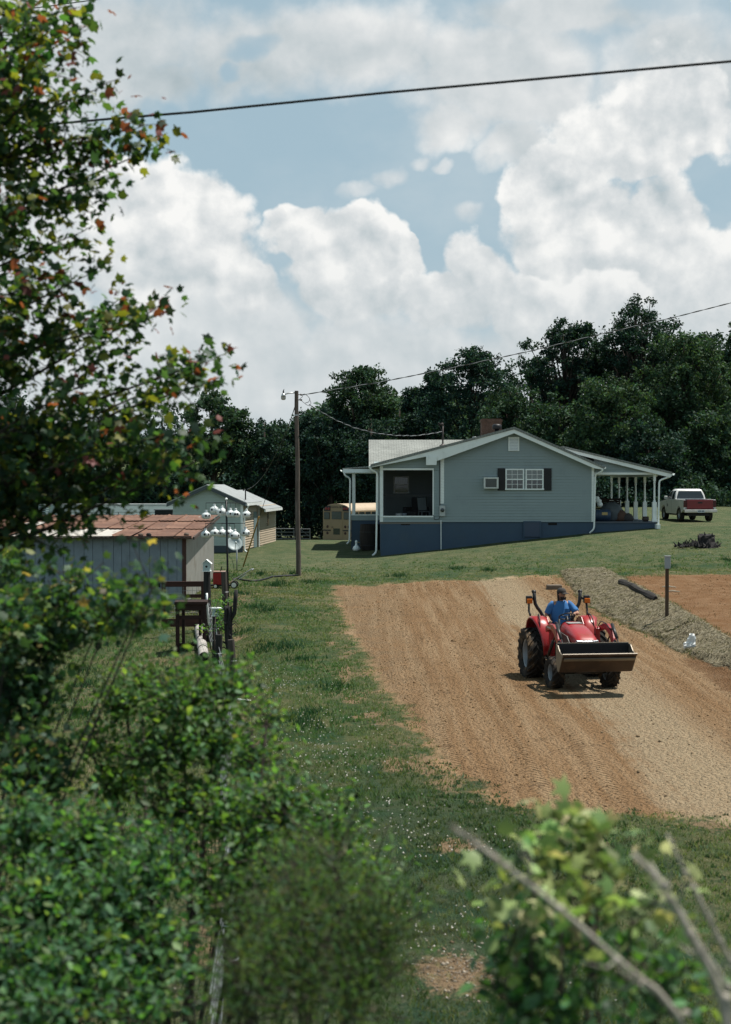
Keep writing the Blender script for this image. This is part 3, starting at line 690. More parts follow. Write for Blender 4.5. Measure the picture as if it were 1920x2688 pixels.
# air conditioner
mb = MB(); x0, x1, z0, z1 = X(1271, 69.6), X(1309, 69.6), Z(1282.5, 69.6), Z(1253, 69.6); ya = YH - .42
mb.box(x0, x1, ya + .03, YF - .001, z0, z1); mb.box(x0, x1, ya, ya + .029, z1 - .07, z1); mb.box(x0, x1, ya, ya + .029, z0, z0 + .06); mb.box(x0, x0 + .07, ya, ya + .029, z0 + .06, z1 - .07); mb.box(x1 - .09, x1, ya, ya + .029, z0 + .06, z1 - .07)
ac = sect(mb, 'air_conditioner', mat('ac_case', (.66, .68, .66), .5, dirt=(.4, .38, .33), dirta=.5, ds=5), house, bevel=.008)
mb = MB()
for i in range(14):
    zz = z0 + .07 + (z1 - z0 - .15) * i / 14; mb.box(x0 + .075, x1 - .095, ya + .008, ya + .022, zz, zz + .011)
mb.box(x0 + .071, x1 - .091, ya + .024, ya + .028, z0 + .062, z1 - .072); mb.build('grille', mat('ac_grille', (.13, .14, .14), .5), ac)
# meter, conduits, crawl-space door, vents
mb = MB(); mb.box(X(1154, YF), X(1169, YF), YF - .14, YF - .001, Z(1355, YF), Z(1327, YF)); me_ = sect(mb, 'meter_box', mat('meter_grey', (.45, .48, .48), .45, .3), house, bevel=.012)
mb = MB(); c = (X(1161.5, YF), YF - .14, Z(1339, YF)); mb.lathe([(.001, .1), (.07, .1), (.095, .07), (.095, 0)], 20, Matrix.Translation(c) @ Matrix.Rotation(R(90), 4, 'X')); mb.build('meter_dial', M_DGLASS, me_, smooth=True)
mb = MB(); mb.tube([(X(1155, YF), YF - .03, Z(1187, YF)), (X(1155, YF), YF - .03, Z(1330, YF))], .018); mb.tube([(X(1155, YF), YF - .04, Z(1355, YF)), (X(1153, YF), YF - .04, Z(1362, YF)), (X(1142, YF), YF - .04, Z(1364, YF)), (X(1138, YF), YF - .04, Z(1352, YF))], .014); sect(mb, 'service_cable', M_BLACK, house)
mb = MB(); mb.tube([(X(1158, YF), YF - .03, Z(1366, YF)), (X(1158.5, YF), YF - .03, -3.6)], .022); sect(mb, 'conduit', M_TRIM, house)
mb = MB(); x0, x1, z0, z1 = X(1377.5, YF), X(1417.5, YF), Z(1409, YF), Z(1368, YF)
mb.box(x0, x1, YF - .03, YH + .029, z0, z1 - .06); fd = sect(mb, 'crawl_space_door', mat('door_blue', (.052, .072, .115), .6, var=.1), house)
mb = MB(); mb.box(x0 - .06, x0, YF - .045, YH + .029, z0 - .05, z1); mb.box(x1, x1 + .06, YF - .045, YH + .029, z0 - .05, z1); mb.box(x0, x1, YF - .045, YH + .029, z1 - .059, z1); mb.build('door_frame', M_BLUE, fd)
for a, b in ((1053, 1077), (1440, 1463)):
    mb = MB(); mb.box(X(a, YH), X(b, YH), YH + .015, YH + .029, Z(1378.5, YH), Z(1372.5, YH)); sect(mb, 'foundation_vent', M_DARK, house)
# gutters and downspouts
prof_ = [(0, 0), (.09, 0), (.13, .06), (.13, .10), (.11, .10), (.11, .07), (.08, .02), (.02, .02), (.02, .1), (0, .1)]
def gutter(x, z, y0, y1, s): mb = MB(); mb.prism([(x + s * a, z + b) for a, b in prof_], 'y', y0, y1); sect(mb, 'gutter', M_TRIM, house)
gutter(rx_ + .03, rz_ - .14, YH - .43, 83.2, 1); gutter(lx - .02, lz - .16, YH - .43, 74.4, -1); gutter(px1 + .0, pz1 - .17, YH - .1, 83, 1); gutter(X(900, 75) - .0, Z(1238, 75), 74.75, 80, -1)
def spout(pts, Y, yw):
    m_ = MB(); q_ = []
    for i, (a, b) in enumerate(pts):
        yy = Y if i < 2 else yw
        q_.append(P(a, b, yy))
    m_.tube(bent(q_, .12), .045, 8); sect(m_, 'downspout', M_TRIM, house, smooth=True)
spout([(1583, 1228), (1582, 1236), (1563, 1246), (1560, 1388), (1548, 1399.5)], YH - .4, YH - .09)
spout([(1763, 1241), (1762, 1250), (1731, 1261), (1728.5, 1380), (1729, 1387)], YH - .05, YH + .0)
spout([(971, 1222), (973, 1232), (991, 1242), (988, 1450), (978, 1458.5)], YH - .38, YH - .09)
spout([(904, 1240), (906, 1248), (920, 1256), (918, 1420), (911, 1428)], 74.8, 75.0)
mb = MB(); mb.box(X(1724, 69.5), X(1733, 69.5), 69.4, 69.9, Z(1388, 69.5), Z(1376, 69.5)); sect(mb, 'splash_block', M_TRIM, house)
# porch posts
def post(x, y, z0, z1, root, w1=.205, w2=.105):
    m_ = MB(); a = w1 / 2; b = w2 / 2; h = z1 - z0
    m_.box(x - a, x + a, y - a, y + a, z0, z0 + h * .42); m_.box(x - a - .012, x + a + .012, y - a - .012, y + a + .012, z0, z0 + .12)
    m_.lathe([(b * 1.2, h * .42), (b * 1.35, h * .44), (b * .8, h * .47), (b * 1.0, h * .52), (b * .85, h * .8), (b * 1.15, h * .83), (b * .8, h * .86)], 12, Matrix.Translation((x, y, z0)))
    m_.box(x - b * 1.15, x + b * 1.15, y - b * 1.15, y + b * 1.15, z0 + h * .86, z1); return sect(m_, 'post', M_TRIM, root)
for i in range(6): post(14.27, 70.25 + 2.45 * i, -1.93, .30 if i else .395, house)
# little rear porch
mb = MB(); mb.box(-.76, xl, 75.05, 75.16, Z(1366, 75), Z(1353, 75)); mb.box(-.76, -.66, 75.16, 79.9, Z(1366, 75), Z(1353, 75)); sect(mb, 'half_wall', M_SID, house)
for nm, bx in (('porch_rail', (-.8, xl - .01, 75.02, 75.2, Z(1353, 75), Z(1350.5, 75))), ('post', (X(925, 75), X(932, 75), 75.06, 75.2, Z(1350.5, 75), Z(1243, 75))), ('post', (.55, .68, 75.06, 75.2, Z(1350.5, 75), Z(1243, 75))), ('post', (X(925, 75), X(932, 75), 79.6, 79.74, Z(1353, 75), Z(1236, 75))), ('beam', (X(905, 75), xl, 75.04, 75.2, Z(1243, 75), Z(1236, 75)))):
    mb = MB(); mb.box(*bx); sect(mb, nm, M_TRIM, house)
# chimney, vents, mast
def brickmat(name, c1, c2, mort, s=5):
    m, t = newmat(name); c = t.coord(); x_, y_, z_ = t.xyz(c); b = t.n('ShaderNodeTexBrick'); t.put(b.inputs['Vector'], t.comb(x_ + y_, z_, 0)); t.put(b.inputs['Color1'], c1); t.put(b.inputs['Color2'], c2); t.put(b.inputs['Mortar'], mort)
    b.inputs['Scale'].default_value = s; b.inputs['Mortar Size'].default_value = .02; g = t.noise(c, 6, 5, .6)
    t.out(t.bsdf(t.vec('SCALE', S(t, b.outputs[0]), scale=.5 + g), .9, 0, t.bump(S(t, b.outputs[1]) * -1., .4, .02), .2)); return m
M_BRICK = brickmat('chimney_brick', (.135, .072, .050), (.10, .052, .038), (.14, .12, .105), 4.6)
mb = MB(); x0, x1 = X(1265, 76), X(1317, 76); zt = Z(1099, 76); mb.box(x0, x1, 76, 76.9, 1.6, zt - .16); mb.box(x0 - .04, x1 + .04, 75.96, 76.94, zt - .16, zt - .04); mb.box(x0 + .02, x1 - .02, 76.02, 76.88, zt - .04, zt)
ch = sect(mb, 'chimney', M_BRICK, house)
mb = MB(); c0 = P(1305, 1120, 74); mb.tube([(c0[0], 74, 1.9), (c0[0], 74, c0[2] - .1)], .12, 12); mb.lathe([(.001, .14), (.16, .13), (.24, .07), (.25, -.12), (.22, -.12)], 16, Matrix.Translation(tuple(c0))); sect(mb, 'flue_hood', M_BLACK, house, smooth=True)
mb = MB(); c0 = P(1248, 1149, 72); mb.lathe([(.001, .06), (.12, .05), (.16, 0), (.13, -.02), (.13, -.2)], 14, Matrix.Translation(tuple(c0))); sect(mb, 'roof_vent', M_GALV, house, smooth=True)
MASTP = P(1163, 1117, 71.5); mb = MB(); b0 = Vector((MASTP[0], 71.5, float(top(MASTP[0])) - .05)); mb.tube([b0, Vector(MASTP)], .04, 10); mb.lathe([(.2, 0), (.06, .1), (.045, .12)], 12, Matrix.Translation(b0 + Vector((0, 0, .06))))
mb.tube([Vector(MASTP) + Vector((0, 0, -.02)), Vector(MASTP) + Vector((-.02, 0, .08)), Vector(MASTP) + Vector((-.13, 0, .06))], [.05, .07, .06], 10)
lp = [Vector(MASTP) + Vector(k) for k in ((-.13, 0, .05), (-.22, 0, .16), (-.24, 0, .08), (-.14, 0, -.08), (-.05, 0, -.26), (-.06, 0, -.36), (-.03, -.02, -.34))]
mb.tube(lp, .014, 6); mast = sect(mb, 'service_mast', mat('mast_brown', (.05, .04, .038), .6), house, smooth=True)

# ---- things on the porches
zfl = zf + .031
r_ = thing('armchair', 'dark padded armchair inside the screened porch', 'armchair', (2.55, 72.6, zfl), R(155))
M_UPH = mat('upholstery_dark', (.030, .028, .032), .8, var=.4, bump=.2)
for nm, bx in (('seat', (-.38, .38, -.4, .35, .15, .46)), ('backrest', (-.4, .4, -.62, -.38, .2, 1.15)), ('armrest', (-.56, -.38, -.5, .4, .08, .66)), ('armrest', (.38, .56, -.5, .4, .08, .66)), ('footrest', (-.34, .34, .37, .72, .2, .42))):
    m_ = MB(); m_.box(*bx); m_.build(nm, M_UPH, r_, bevel=.06)
r_ = thing('side_chair', 'pale plastic chair with tall back beside the dark armchair', 'chair', (2.95, 71.6, zfl), R(200))
M_PL = mat('pale_plastic', (.20, .24, .25), .5)
m_ = MB(); m_.box(-.24, .24, -.22, .24, .42, .46); m_.build('seat', M_PL, r_, bevel=.015)
m_ = MB(); m_.prism([(-.22, .5), (-.18, .5), (-.34, 1.15), (-.38, 1.15)], 'x', -.23, .23); m_.build('backrest', M_PL, r_, bevel=.012)
for sx in (-1, 1):
    for sy in (-1, 1): m_ = MB(); m_.bar((sx * .2, sy * .2, .42), (sx * .24, sy * .26, 0), .04, .04); m_.build('leg', M_PL, r_)
def bucket(loc, label, m_b, s=1):
    r_ = thing('bucket', label, 'bucket', loc)
    m_ = MB(); m_.lathe([(.001, .0), (.125 * s, 0), (.15 * s, .34 * s), (.16 * s, .34 * s), (.16 * s, .37 * s), (.145 * s, .37 * s), (.12 * s, .02), (.001, .02)], 20); m_.build('pail', m_b, r_, auto=40)
    m_ = MB(); m_.tube([(.155 * s * math.cos(a), .155 * s * math.sin(a) * .5 - .08, .33 * s - .1 * math.sin(a)) for a in np.linspace(0, math.pi, 12)], .005, 5); m_.build('handle', M_GALV, r_)
bucket((X(1047, 70.5), 70.5, zfl), 'white plastic bucket on the screened porch floor', mat('bucket_white', (.55, .60, .60), .4))
bucket((X(1060, 70.7), 70.75, zfl), 'grey blue bucket beside the white bucket', mat('bucket_grey', (.28, .34, .38), .4), 1.0)
# dark bin and white goods by the rear porch
r_ = thing('wooden_barrel', 'dark slatted barrel standing against the blue foundation', 'barrel', on(.25, 74.3)); h_ = 1.35
m_ = MB(); m_.lathe([(.001, .02), (.5, .02), (.56, h_ * .5), (.52, h_), (.48, h_), (.5, h_ * .5), (.45, .06), (.001, .06)], 20); m_.build('body', wood('barrel_wood', (.020, .017, .016), (.035, .03, .027)), r_, auto=40)
for zz in (.25, .95): m_ = MB(); m_.lathe([(.557, zz - .03), (.567, zz - .03), (.567, zz + .03), (.557, zz + .03)], 20, close=True); m_.build('hoop', M_BLACK, r_)
r_ = thing('white_jug', 'white goose shaped jug on the grass beside the dark barrel', 'ornament', on(X(936, 73.8), 73.8))
m_ = MB(); m_.lathe([(.001, 0), (.15, .02), (.2, .12), (.16, .22), (.07, .3), (.05, .42), (.08, .48), (.06, .54), (.001, .56)], 16); m_.build('body', M_TRIM, r_, smooth=True)
m_ = MB(); m_.tube([(.07, 0, .46), (.14, 0, .45), (.17, 0, .43)], [.03, .022, .006], 8); m_.build('beak', mat('beak', (.4, .3, .12), .5), r_)
# side porch clutter
zd = -1.93
def tarp_heap(name, label, cat, c, sx, sy, h, m_, seed):
    random.seed(seed); mb = MB(); mb.ball((0, 0, h * .35), (sx, sy, h * .65), 22, 14, jit=.10)
    o = mb.build(name, m_, smooth=True); o.location = c; tag(o, label, cat)
    for v_ in o.data.vertices: v_.co.z = max(v_.co.z, .0)
    return o
tarp_heap('covered_grill', 'grey tarpaulin thrown over a grill on the side porch', 'tarpaulin', (X(1607, 71.6), 71.6, zd), .62, .6, .95, mat('tarp_grey', (.075, .09, .10), .7, var=.35, vs=6), 3)
r_ = thing('drum', 'blue plastic drum lying against the tarpaulin', 'drum', (X(1578, 71), 71.0, zd + .30)); m_ = MB(); m_.lathe([(.001, -.45), (.27, -.45), (.3, -.4), (.3, -.16), (.315, -.14), (.3, -.12), (.3, .12), (.315, .14), (.3, .16), (.3, .4), (.27, .45), (.001, .45)], 24, Matrix.Rotation(R(90), 4, 'Y'))
m_.build('body', mat('drum_blue', (.03, .055, .10), .4), r_, auto=35); m_ = MB(); m_.box(.0, .28, -.318, -.312, .02, .16); m_.build('sticker', mat('sticker_tan', (.45, .33, .14), .6), r_)
r_ = thing('porch_bench', 'dark wooden bench behind the covered grill', 'bench', (12.9, 76.5, zd), R(180)); MW = wood('bench_wood', (.025, .016, .013), (.045, .028, .022), axis=0)
m_ = MB()
for i in range(4): m_.box(-.85, .85, -.2 + i * .13, -.09 + i * .13, .42, .46)
m_.build('seat', MW, r_); m_ = MB()
for i in range(5): m_.box(-.85, .85, -.27, -.24, .5 + i * .12, .6 + i * .12)
m_.build('backrest', MW, r_)
for sx in (-.8, .8): m_ = MB(); m_.box(sx - .03, sx + .03, -.25, -.19, 0, 1.1); m_.box(sx - .03, sx + .03, .26, .32, 0, .64); m_.box(sx - .04, sx + .04, -.25, .34, .64, .68); m_.build('side_frame', MW, r_)
for k, (pxx, yy, lab, s_) in enumerate(((1629, 71.3, 'heap of rusty brown scrap on the side porch floor', .34), (1648, 71.2, 'low heap of dark rags at the middle of the side porch', .3))):
    tarp_heap('scrap_heap', lab, 'heap', (X(pxx, yy), yy, zd), s_, s_, .55 - .15 * k, mat('scrap%d' % k, ((.09, .05, .035), (.05, .045, .045))[k], .9, var=.6, vs=14), 20 + k)
r_ = thing('flower_pot', 'round dark pot on the edge of the side porch', 'pot', (X(1696, 70.5), 70.55, zd)); m_ = MB(); m_.lathe([(.001, 0), (.11, 0), (.17, .1), (.15, .22), (.12, .22), (.1, .1), (.001, .1)], 18); m_.build('body', mat('pot_dark', (.05, .035, .03), .6), r_, smooth=True)
m_ = MB(); m_.lathe([(.12, .22), (.165, .22), (.165, .25), (.12, .25)], 18, close=True); m_.build('rim', mat('pot_dark', (.05, .035, .03), .6), r_)
r_ = thing('hanging_planter', 'white ornament hung by a cord under the side porch ceiling', 'planter', P(1571, 1318, 71.2)); m_ = MB(); m_.ball((0, 0, .05), (.17, .17, .12), 14, 8); m_.ball((.08, -.02, -.12), (.15, .15, .13), 14, 8); m_.ball((-.06, 0, .2), (.12, .12, .1), 14, 8); m_.build('bowl', M_TRIM, r_, smooth=True)
m_ = MB(); m_.tube([(0, 0, .2), (-.02, 0, .40 - P(1571, 1318, 71.2)[2])], .01, 5); m_.build('cord', M_BLACK, r_)
# ---------------------------------------------------------------- wires and pole
def wire_pts(a, b, sag, n=24):
    a, b = Vector(a), Vector(b); return [a.lerp(b, i / n) - Vector((0, 0, sag * 4 * (i / n) * (1 - i / n))) for i in range(n + 1)]
def wire(name, a, b, sag, r, label, cat='wire', m_=None, n=24, seg=6):
    mb = MB(); mb.tube(wire_pts(a, b, sag, n), r, seg); return tag(mb.build(name, m_ or M_WIRE, smooth=True), label, cat)
M_WIRE = mat('wire_black', (.012, .013, .015), .5); M_WGREY = mat('wire_grey', (.26, .28, .29), .5, .3)
def twisted(name, pts, r, pitch, rr, label):
    mb = MB(); L = 0
    for s_ in range(2):
        q = []; acc = 0
        for i in range(len(pts) - 1):
            a, b = Vector(pts[i]), Vector(pts[i + 1]); l = (b - a).length; k = max(2, int(l / pitch * 8))
            for j in range(k):
                ph = (acc + l * j / k) / pitch * 2 * math.pi + s_ * math.pi
                q.append(a.lerp(b, j / k) + Vector((0, math.sin(ph) * rr, math.cos(ph) * rr)))
            acc += l
        q.append(Vector(pts[-1])); mb.tube(q, r, 5, m=s_)
    return tag(mb.build(name, [M_WIRE, M_WGREY], smooth=True), label, 'cable')
pb = G(784, 1511); YP = pb[1]; ptop = P(779, 1026, YP)
pole = thing('utility_pole', 'weathered grey wooden utility pole standing alone on the lawn', 'utility pole', (pb[0], YP, hz_(pb[0], YP)))
hP = ptop[2] - pole.location.z; dxp = ptop[0] - pb[0]
mb = MB(); nn = 14; mb.tube([(dxp * i / nn + .012 * math.sin(i * .9), 0, -.3 + (hP + .3) * i / nn) for i in range(nn + 1)], [.105 - .027 * i / nn for i in range(nn + 1)], 16)
mb.build('pole', wood('pole_wood', (.080, .062, .052), (.175, .150, .130), .9, 2, 22), pole, auto=50)
W2L = lambda p: Vector(p) - pole.location
mb = MB(); a = W2L(P(776, 1031, YP)); b = W2L(P(757, 1031.5, YP - .1)); c = W2L(P(744.5, 1037, YP - .15)); mb.tube(bent([a, b, c], .2), .028, 8); lamp = mb.build('lamp_arm', M_GALV, pole, smooth=True)
mb = MB(); mb.lathe([(.001, .14), (.06, .13), (.085, .06), (.10, 0), (.09, 0), (.001, 0)], 18, Matrix.Translation(c + Vector((0, 0, -.07)))); mb.build('lamp_housing', M_GALV, lamp, smooth=True)
mb = MB(); mb.lathe([(.10, 0), (.095, -.09), (.06, -.12), (.001, -.13)], 18, Matrix.Translation(c + Vector((0, 0, -.075)))); mb.build('lamp_glass', mat('lamp_glass', (.42, .44, .43), .2), lamp, smooth=True)
mb = MB(); mb.tube([c + Vector((0, 0, .05)), c + Vector((0, 0, .16)), c + Vector((.01, 0, .19)), c + Vector((.03, 0, .25))], [.03, .03, .018, .008], 8); mb.build('photocell', M_BLACK, lamp, smooth=True)
for (x_, y_) in ((787.5, 1036), (788, 1050)):
    mb = MB(); mb.ball(W2L(P(x_ + 3, y_, YP)), (.05, .05, .04), 10, 6); mb.bar(W2L(P(783, y_, YP)), W2L(P(x_ + 2, y_, YP)), .03, .03); mb.build('insulator', mat('insulator', (.13, .11, .10), .3), pole, smooth=True)
mb = MB()
mb.tube([W2L(P(*k, YP)) for k in ((792, 1037), (800, 1034), (808, 1039), (814, 1047), (811, 1055), (802, 1058))], .013, 6)
mb.tube([W2L(P(*k, YP)) for k in ((790, 1050), (797, 1056), (806, 1063), (814, 1066), (817, 1058), (813, 1046))], .011, 6); mb.tube([W2L(P(*k, YP)) for k in ((785, 1050), (789, 1046), (795, 1041), (792, 1037))], .012, 6)
mb.build('cable_loop', M_WIRE, pole, smooth=True)
mb = MB(); mb.box(-.09 + dxp * .87, .09 + dxp * .87, -.115, -.09, hP * .865, hP * .872); mb.build('pole_band', M_GALV, pole)
# lines
pts_up = [P(792, 1037, YP)] + [P(*k, Y) for *k, Y in ((1000, 1003, 57.5), (1190, 965, 57), (1400, 920, 56.5), (1600, 872, 56), (1770, 833, 55.5), (1920, 795, 55), (2150, 730, 54))]
twisted('overhead_cable', pts_up, .013, 1.0, .014, 'thin twisted cable rising from the pole top across the treetops')
twisted('service_drop', [P(*k, Y) for *k, Y in ((812, 1062, YP), (845, 1082, 59.5), (880, 1102, 61), (930, 1123, 63), (985, 1137, 65), (1040, 1143.5, 67), (1090, 1144, 69), (1135, 1138, 70.5), (1161, 1133, 71.4))], .013, .9, .014, 'pale twisted service cable sagging from the pole to the house mast')
GA = G(637, 1493); wire('guy_wire', P(776, 1062, YP), GA, .05, .012, 'taut steel guy wire slanting from the pole down to the ground')
a_, b_ = Vector(P(776, 1062, YP)), Vector(GA); g0, g1 = a_.lerp(b_, .665), a_.lerp(b_, .985)
mb = MB(); mb.tube([g0, g1], .032, 8); tag(mb.build('guy_guard', mat('guard_yellow', (.33, .19, .03), .6, var=.35), smooth=True), 'yellowed plastic sleeve on the lower guy wire', 'guy guard')
wire('garage_drop', P(776, 1066, YP), P(650, 1284, 73.5), .7, .014, 'slack black cable hanging from the pole to the small garage')
mb = MB(); mb.tube([P(a, b, 14.5 - a * .0008) for a, b in ((-500, 372), (0, 338), (290, 312), (500, 295), (750, 270), (1016, 243), (1300, 217.5), (1584, 191.5), (1760, 175.5), (1920, 161), (2200, 134), (2600, 96))], .0125, 8); tag(mb.build('power_line', M_WIRE, smooth=True), 'thick black power line crossing the open sky', 'wire')
wire('telephone_line', P(-300, 72, 22), P(700, -66, 22), .02, .008, 'thin line crossing the top corner of the sky', n=20)
mb = MB(); pts = []
for (x_, y_) in ((783, 1512), (765, 1513), (740, 1514), (715, 1516), (700, 1521), (680, 1526), (660, 1527), (640, 1525), (622, 1520), (612, 1522)): g_ = G(x_, y_); pts.append((g_[0], g_[1], g_[2] + .035))
mb.tube(pts, .035, 8); tag(mb.build('garden_hose', M_BLACK, smooth=True), 'black hose lying on the lawn from the pole towards the cart', 'hose')

# ---------------------------------------------------------------- small pale garage
gr0 = Vector((X(637, 72.5), 72.5, hz_(X(637, 72.5), 72.5))); gar = thing('garage', 'small pale green clapboard garage with grey roof and beige side wall', 'garage', gr0, R(-5.2))
zb = gr0.z; ze, za = Z(1316, 72.5) - zb, Z(1275, 72.5) - zb; W_ = 3.6
M_GRN = mat('pale_green_siding', (.40, .47, .43), .6, var=.06, dirt=(.3, .34, .31), dirta=.4); M_BEI = mat('beige_siding', (.50, .415, .315), .65, var=.1, vs=1.5, dirt=(.36, .28, .2), dirta=.5, ds=1)
M_GROOF = mat('grey_metal_roof', (.30, .32, .32), .5, .2, var=.2, vs=1.5, dirt=(.2, .19, .18), dirta=.5)
def courses_x(mb, x, y0, y1, z0, z1, step=.125, m=0):
    z = z0
    while z < z1 - 1e-4:
        zt = min(z + step, z1); mb.add([(x + .036, y0, z), (x + .036, y1, z), (x + .002, y1, zt), (x + .002, y0, zt)], [(0, 1, 2, 3)], m); mb.add([(x + .036, y0, z), (x + .036, y1, z), (x, y1, z), (x, y0, z)], [(3, 2, 1, 0)], m); z = zt
gtop = lambda x: ze + (za - ze) * (1 - np.abs(np.asarray(x) + W_ / 2) / (W_ / 2))
mb = MB(); courses(mb, 0, -W_, 0, .35, za, lambda x: gtop(x) - .08, .145); mb.box(-W_, -.001, .002, .1, -.3, .35); mb.prism([(-W_, .3), (-.001, .3), (-.001, ze - .06), (-W_ / 2, za - .06), (-W_, ze - .06)], 'y', .003, 4.3); mb.build('front_wall', M_GRN, gar)
mb = MB(); courses_x(mb, 0, .06, 4.3, .15, ze - .05); courses_x(mb, .12, 4.45, 10.1, .05, ze - .28, .125); mb.box(-W_, .119, 4.3, 10.1, -.3, ze - .3); mb.box(-.2, -.002, .1, 4.3, -.4, .2); mb.build('side_wall', M_BEI, gar)
mb = MB(); mb.box(-W_ - .01, .01, -.02, .0, -.6, .33); mb.build('skirting', mat('skirt_dark', (.06, .075, .085), .8), gar)
for bx_ in ((-.09, .035, -.035, .06, .33, ze - .06), (-.1, .135, 4.3, 4.45, .0, ze - .27), (.02, .145, 10.0, 10.12, 0, ze - .3)): mb = MB(); mb.box(*bx_); mb.build('corner_board', M_TRIM, gar)
mb = MB(); o_ = .27; sl_ = (za - ze) / (W_ / 2)
def roofpoly(rz, ov, th): e = W_ / 2 + ov; return [(-W_ / 2 - e, rz - e * sl_ - th), (-W_ / 2 - e, rz - e * sl_), (-W_ / 2, rz), (-W_ / 2 + e, rz - e * sl_), (-W_ / 2 + e, rz - e * sl_ - th), (-W_ / 2, rz - th)]
mb.prism(roofpoly(za + .06, o_, .05), 'y', -.32, 4.5); mb.build('roof', M_GROOF, gar)
mb = MB(); mb.prism(roofpoly(za - .26, o_ + .2, .05), 'y', 4.3, 10.4); mb.build('roof', M_GROOF, gar, label='lower roof over the rear half of the garage')
mb = MB(); rp = roofpoly(za + .01, o_, .17); mb.prism(rp, 'y', -.30, -.24); mb.build('bargeboard', mat('bargeboard', (.075, .09, .10), .6), gar)
mb = MB(); e = o_; zz = za + .06 - (W_ / 2 + o_) * sl_; mb.box(o_ - .05, o_ + .03, -.3, 4.5, zz - .16, zz - .04); e2 = o_ + .2; zz2 = za - .26 - (W_ / 2 + e2) * sl_; mb.box(e2 - .05, e2 + .03, 4.31, 10.4, zz2 - .16, zz2 - .04); mb.build('gutter', M_TRIM, gar)
mb = MB(); mb.tube(bent([(o_, .15, zz - .1), (o_, .15, zz - .25), (.07, .15, zz - .42), (.07, .15, .1), (.2, .1, .02)], .1), .04, 8); mb.build('downspout', M_TRIM, gar, smooth=True)
mb = MB(); mb.box(.125, .155, 7.0, 7.5, 1.15, 2.0); wf = mb.build('window', mat('dark_frame', (.05, .045, .045), .5), gar); mb = MB(); mb.box(.14, .16, 7.06, 7.44, 1.2, 1.95); mb.build('pane', M_DGLASS, wf)
mb = MB(); mb.box(.01, .05, 3.2, 4.15, .1, 2.0); dw = mb.build('door', mat('garage_door', (.17, .24, .26), .5), gar); mb = MB(); mb.ball((.08, 3.3, 1.0), .035, 8, 6); mb.build('handle', M_GALV, dw)
mb = MB(); p0 = gar.matrix_basis.inverted() @ Vector(P(645, 1310, 73.5)); mb.tube([p0 + Vector((0, 0, -.15)), p0 + Vector((0, 0, .42)), p0 + Vector((-.05, 0, .5)), p0 + Vector((-.13, 0, .44))], .035, 8); mb.build('service_mast', M_BLACK, gar, smooth=True)

# ---------------------------------------------------------------- rusty shed
YS, YB = 46.0, 56.3; xc = X(486, YS); sh = thing('shed', 'low blue grey plank shed under a rusty sheet metal roof', 'shed', (xc, YS, hz_(xc, YS)))
zs = sh.location.z; zE = Z(1409, 45.6) - zs; zB = Z(1354.5, 56.6) - zs; xe = X(511, 45.6) - xc; xb = X(578, 56.6) - xc; xL = -9.5
m_rust, t = newmat('rusty_sheet'); c = t.coord(); x_, y_, z_ = t.xyz(c)
n1 = t.noise(c, .9, 6, .62); n2 = t.noise(c, 7, 5, .65); n3 = t.noise(t.vec('MULTIPLY', c, (9, .7, 1)), 1, 5, .6); pid = t.attr('sheet')
rust = t.mix((.125, .060, .038), (.210, .112, .074), t.ss(n1 + (pid - .5) * .22, .3, .7)); rust = t.mix(rust, (.085, .040, .028), t.ss(n3, .52, .72) * .6); rust = t.mix(rust, (.28, .175, .12), t.ss(n2, .55, .75) * .5)
bare = t.ss(n2 * .5 + n3 * .5 + t.attr('bare') * .42 - .2, .50, .56); rust = t.mix(rust, (.50, .48, .44), bare * .9)
t.out(t.bsdf(rust, .72, .15, t.bump(t.math('SINE', x_ * 83) * .4 + n2, .5, .015), .3))
V = []; Fq = []; sa_ = []; ba_ = []; sw = .66; nrow = 3
def roofpt(u_, v_):   # u_ along the eave from the corner, v_ 0 eave .. 1 back
    return Vector((xe + (xb - xe) * v_ - u_, -.4 + (YB - YS + .7) * v_, zE + (zB - zE) * v_))
ncol = 16
for r in range(nrow):
    for k in range(ncol):
        u0, u1 = k * sw, (k + 1) * sw + .03; v0, v1 = r / nrow - (.012 if r else 0), (r + 1) / nrow
        dz = .02 * (k % 2) + .025 * (nrow - r) * -1 + .05; nd = 8; wob = random.uniform(-.02, .03)
        base = len(V); w_ = random.random(); b_ = random.random() * .3
        if r == 0 and k in (4, 5, 6, 7, 8): b_ = (.75, 1.3, 1.0, 1.35, .95)[k - 4]
        if r == 1 and k in (9, 12): b_ = .9
        for j in (0, 1):
            for i in range(nd + 1):
                p = roofpt(u0 + (u1 - u0) * i / nd, v0 + (v1 - v0) * j); z = dz + wob * (1 - j) + (.03 if i in (0, nd) else .0) + (.0 if i % 2 else .012)
                V.append((p.x, p.y, p.z + z + .012 * math.sin(k * 3.1 + r))); sa_.append(w_); ba_.append(b_)
        Fq += [(base + i, base + i + 1, base + nd + 2 + i, base + nd + 1 + i) for i in range(nd)]
o = npmesh('roof', np.array(V), np.array(Fq), 4, m_rust, sh)
for nm, arr in (('sheet', sa_), ('bare', ba_)): at = o.data.attributes.new(nm, 'FLOAT', 'POINT'); at.data.foreach_set('value', np.array(arr, np.float32))
M_PLK = mat('shed_planks', (.20, .245, .29), .75, var=.25, vs=2.5, dirt=(.12, .14, .16), dirta=.6, ds=2, bump=.2, bs=30)
mb = MB(); random.seed(4); xx = 0.0
while xx > xL:
    w_ = random.uniform(.24, .36); mb.box(max(xx - w_ + .012, xL), xx, -.02 - random.uniform(0, .012), .03, -.4, zE - .03); xx -= w_
mb.box(xL, -.01, .031, .05, -.4, zE - .03); mb.build('front_wall', M_PLK, sh)
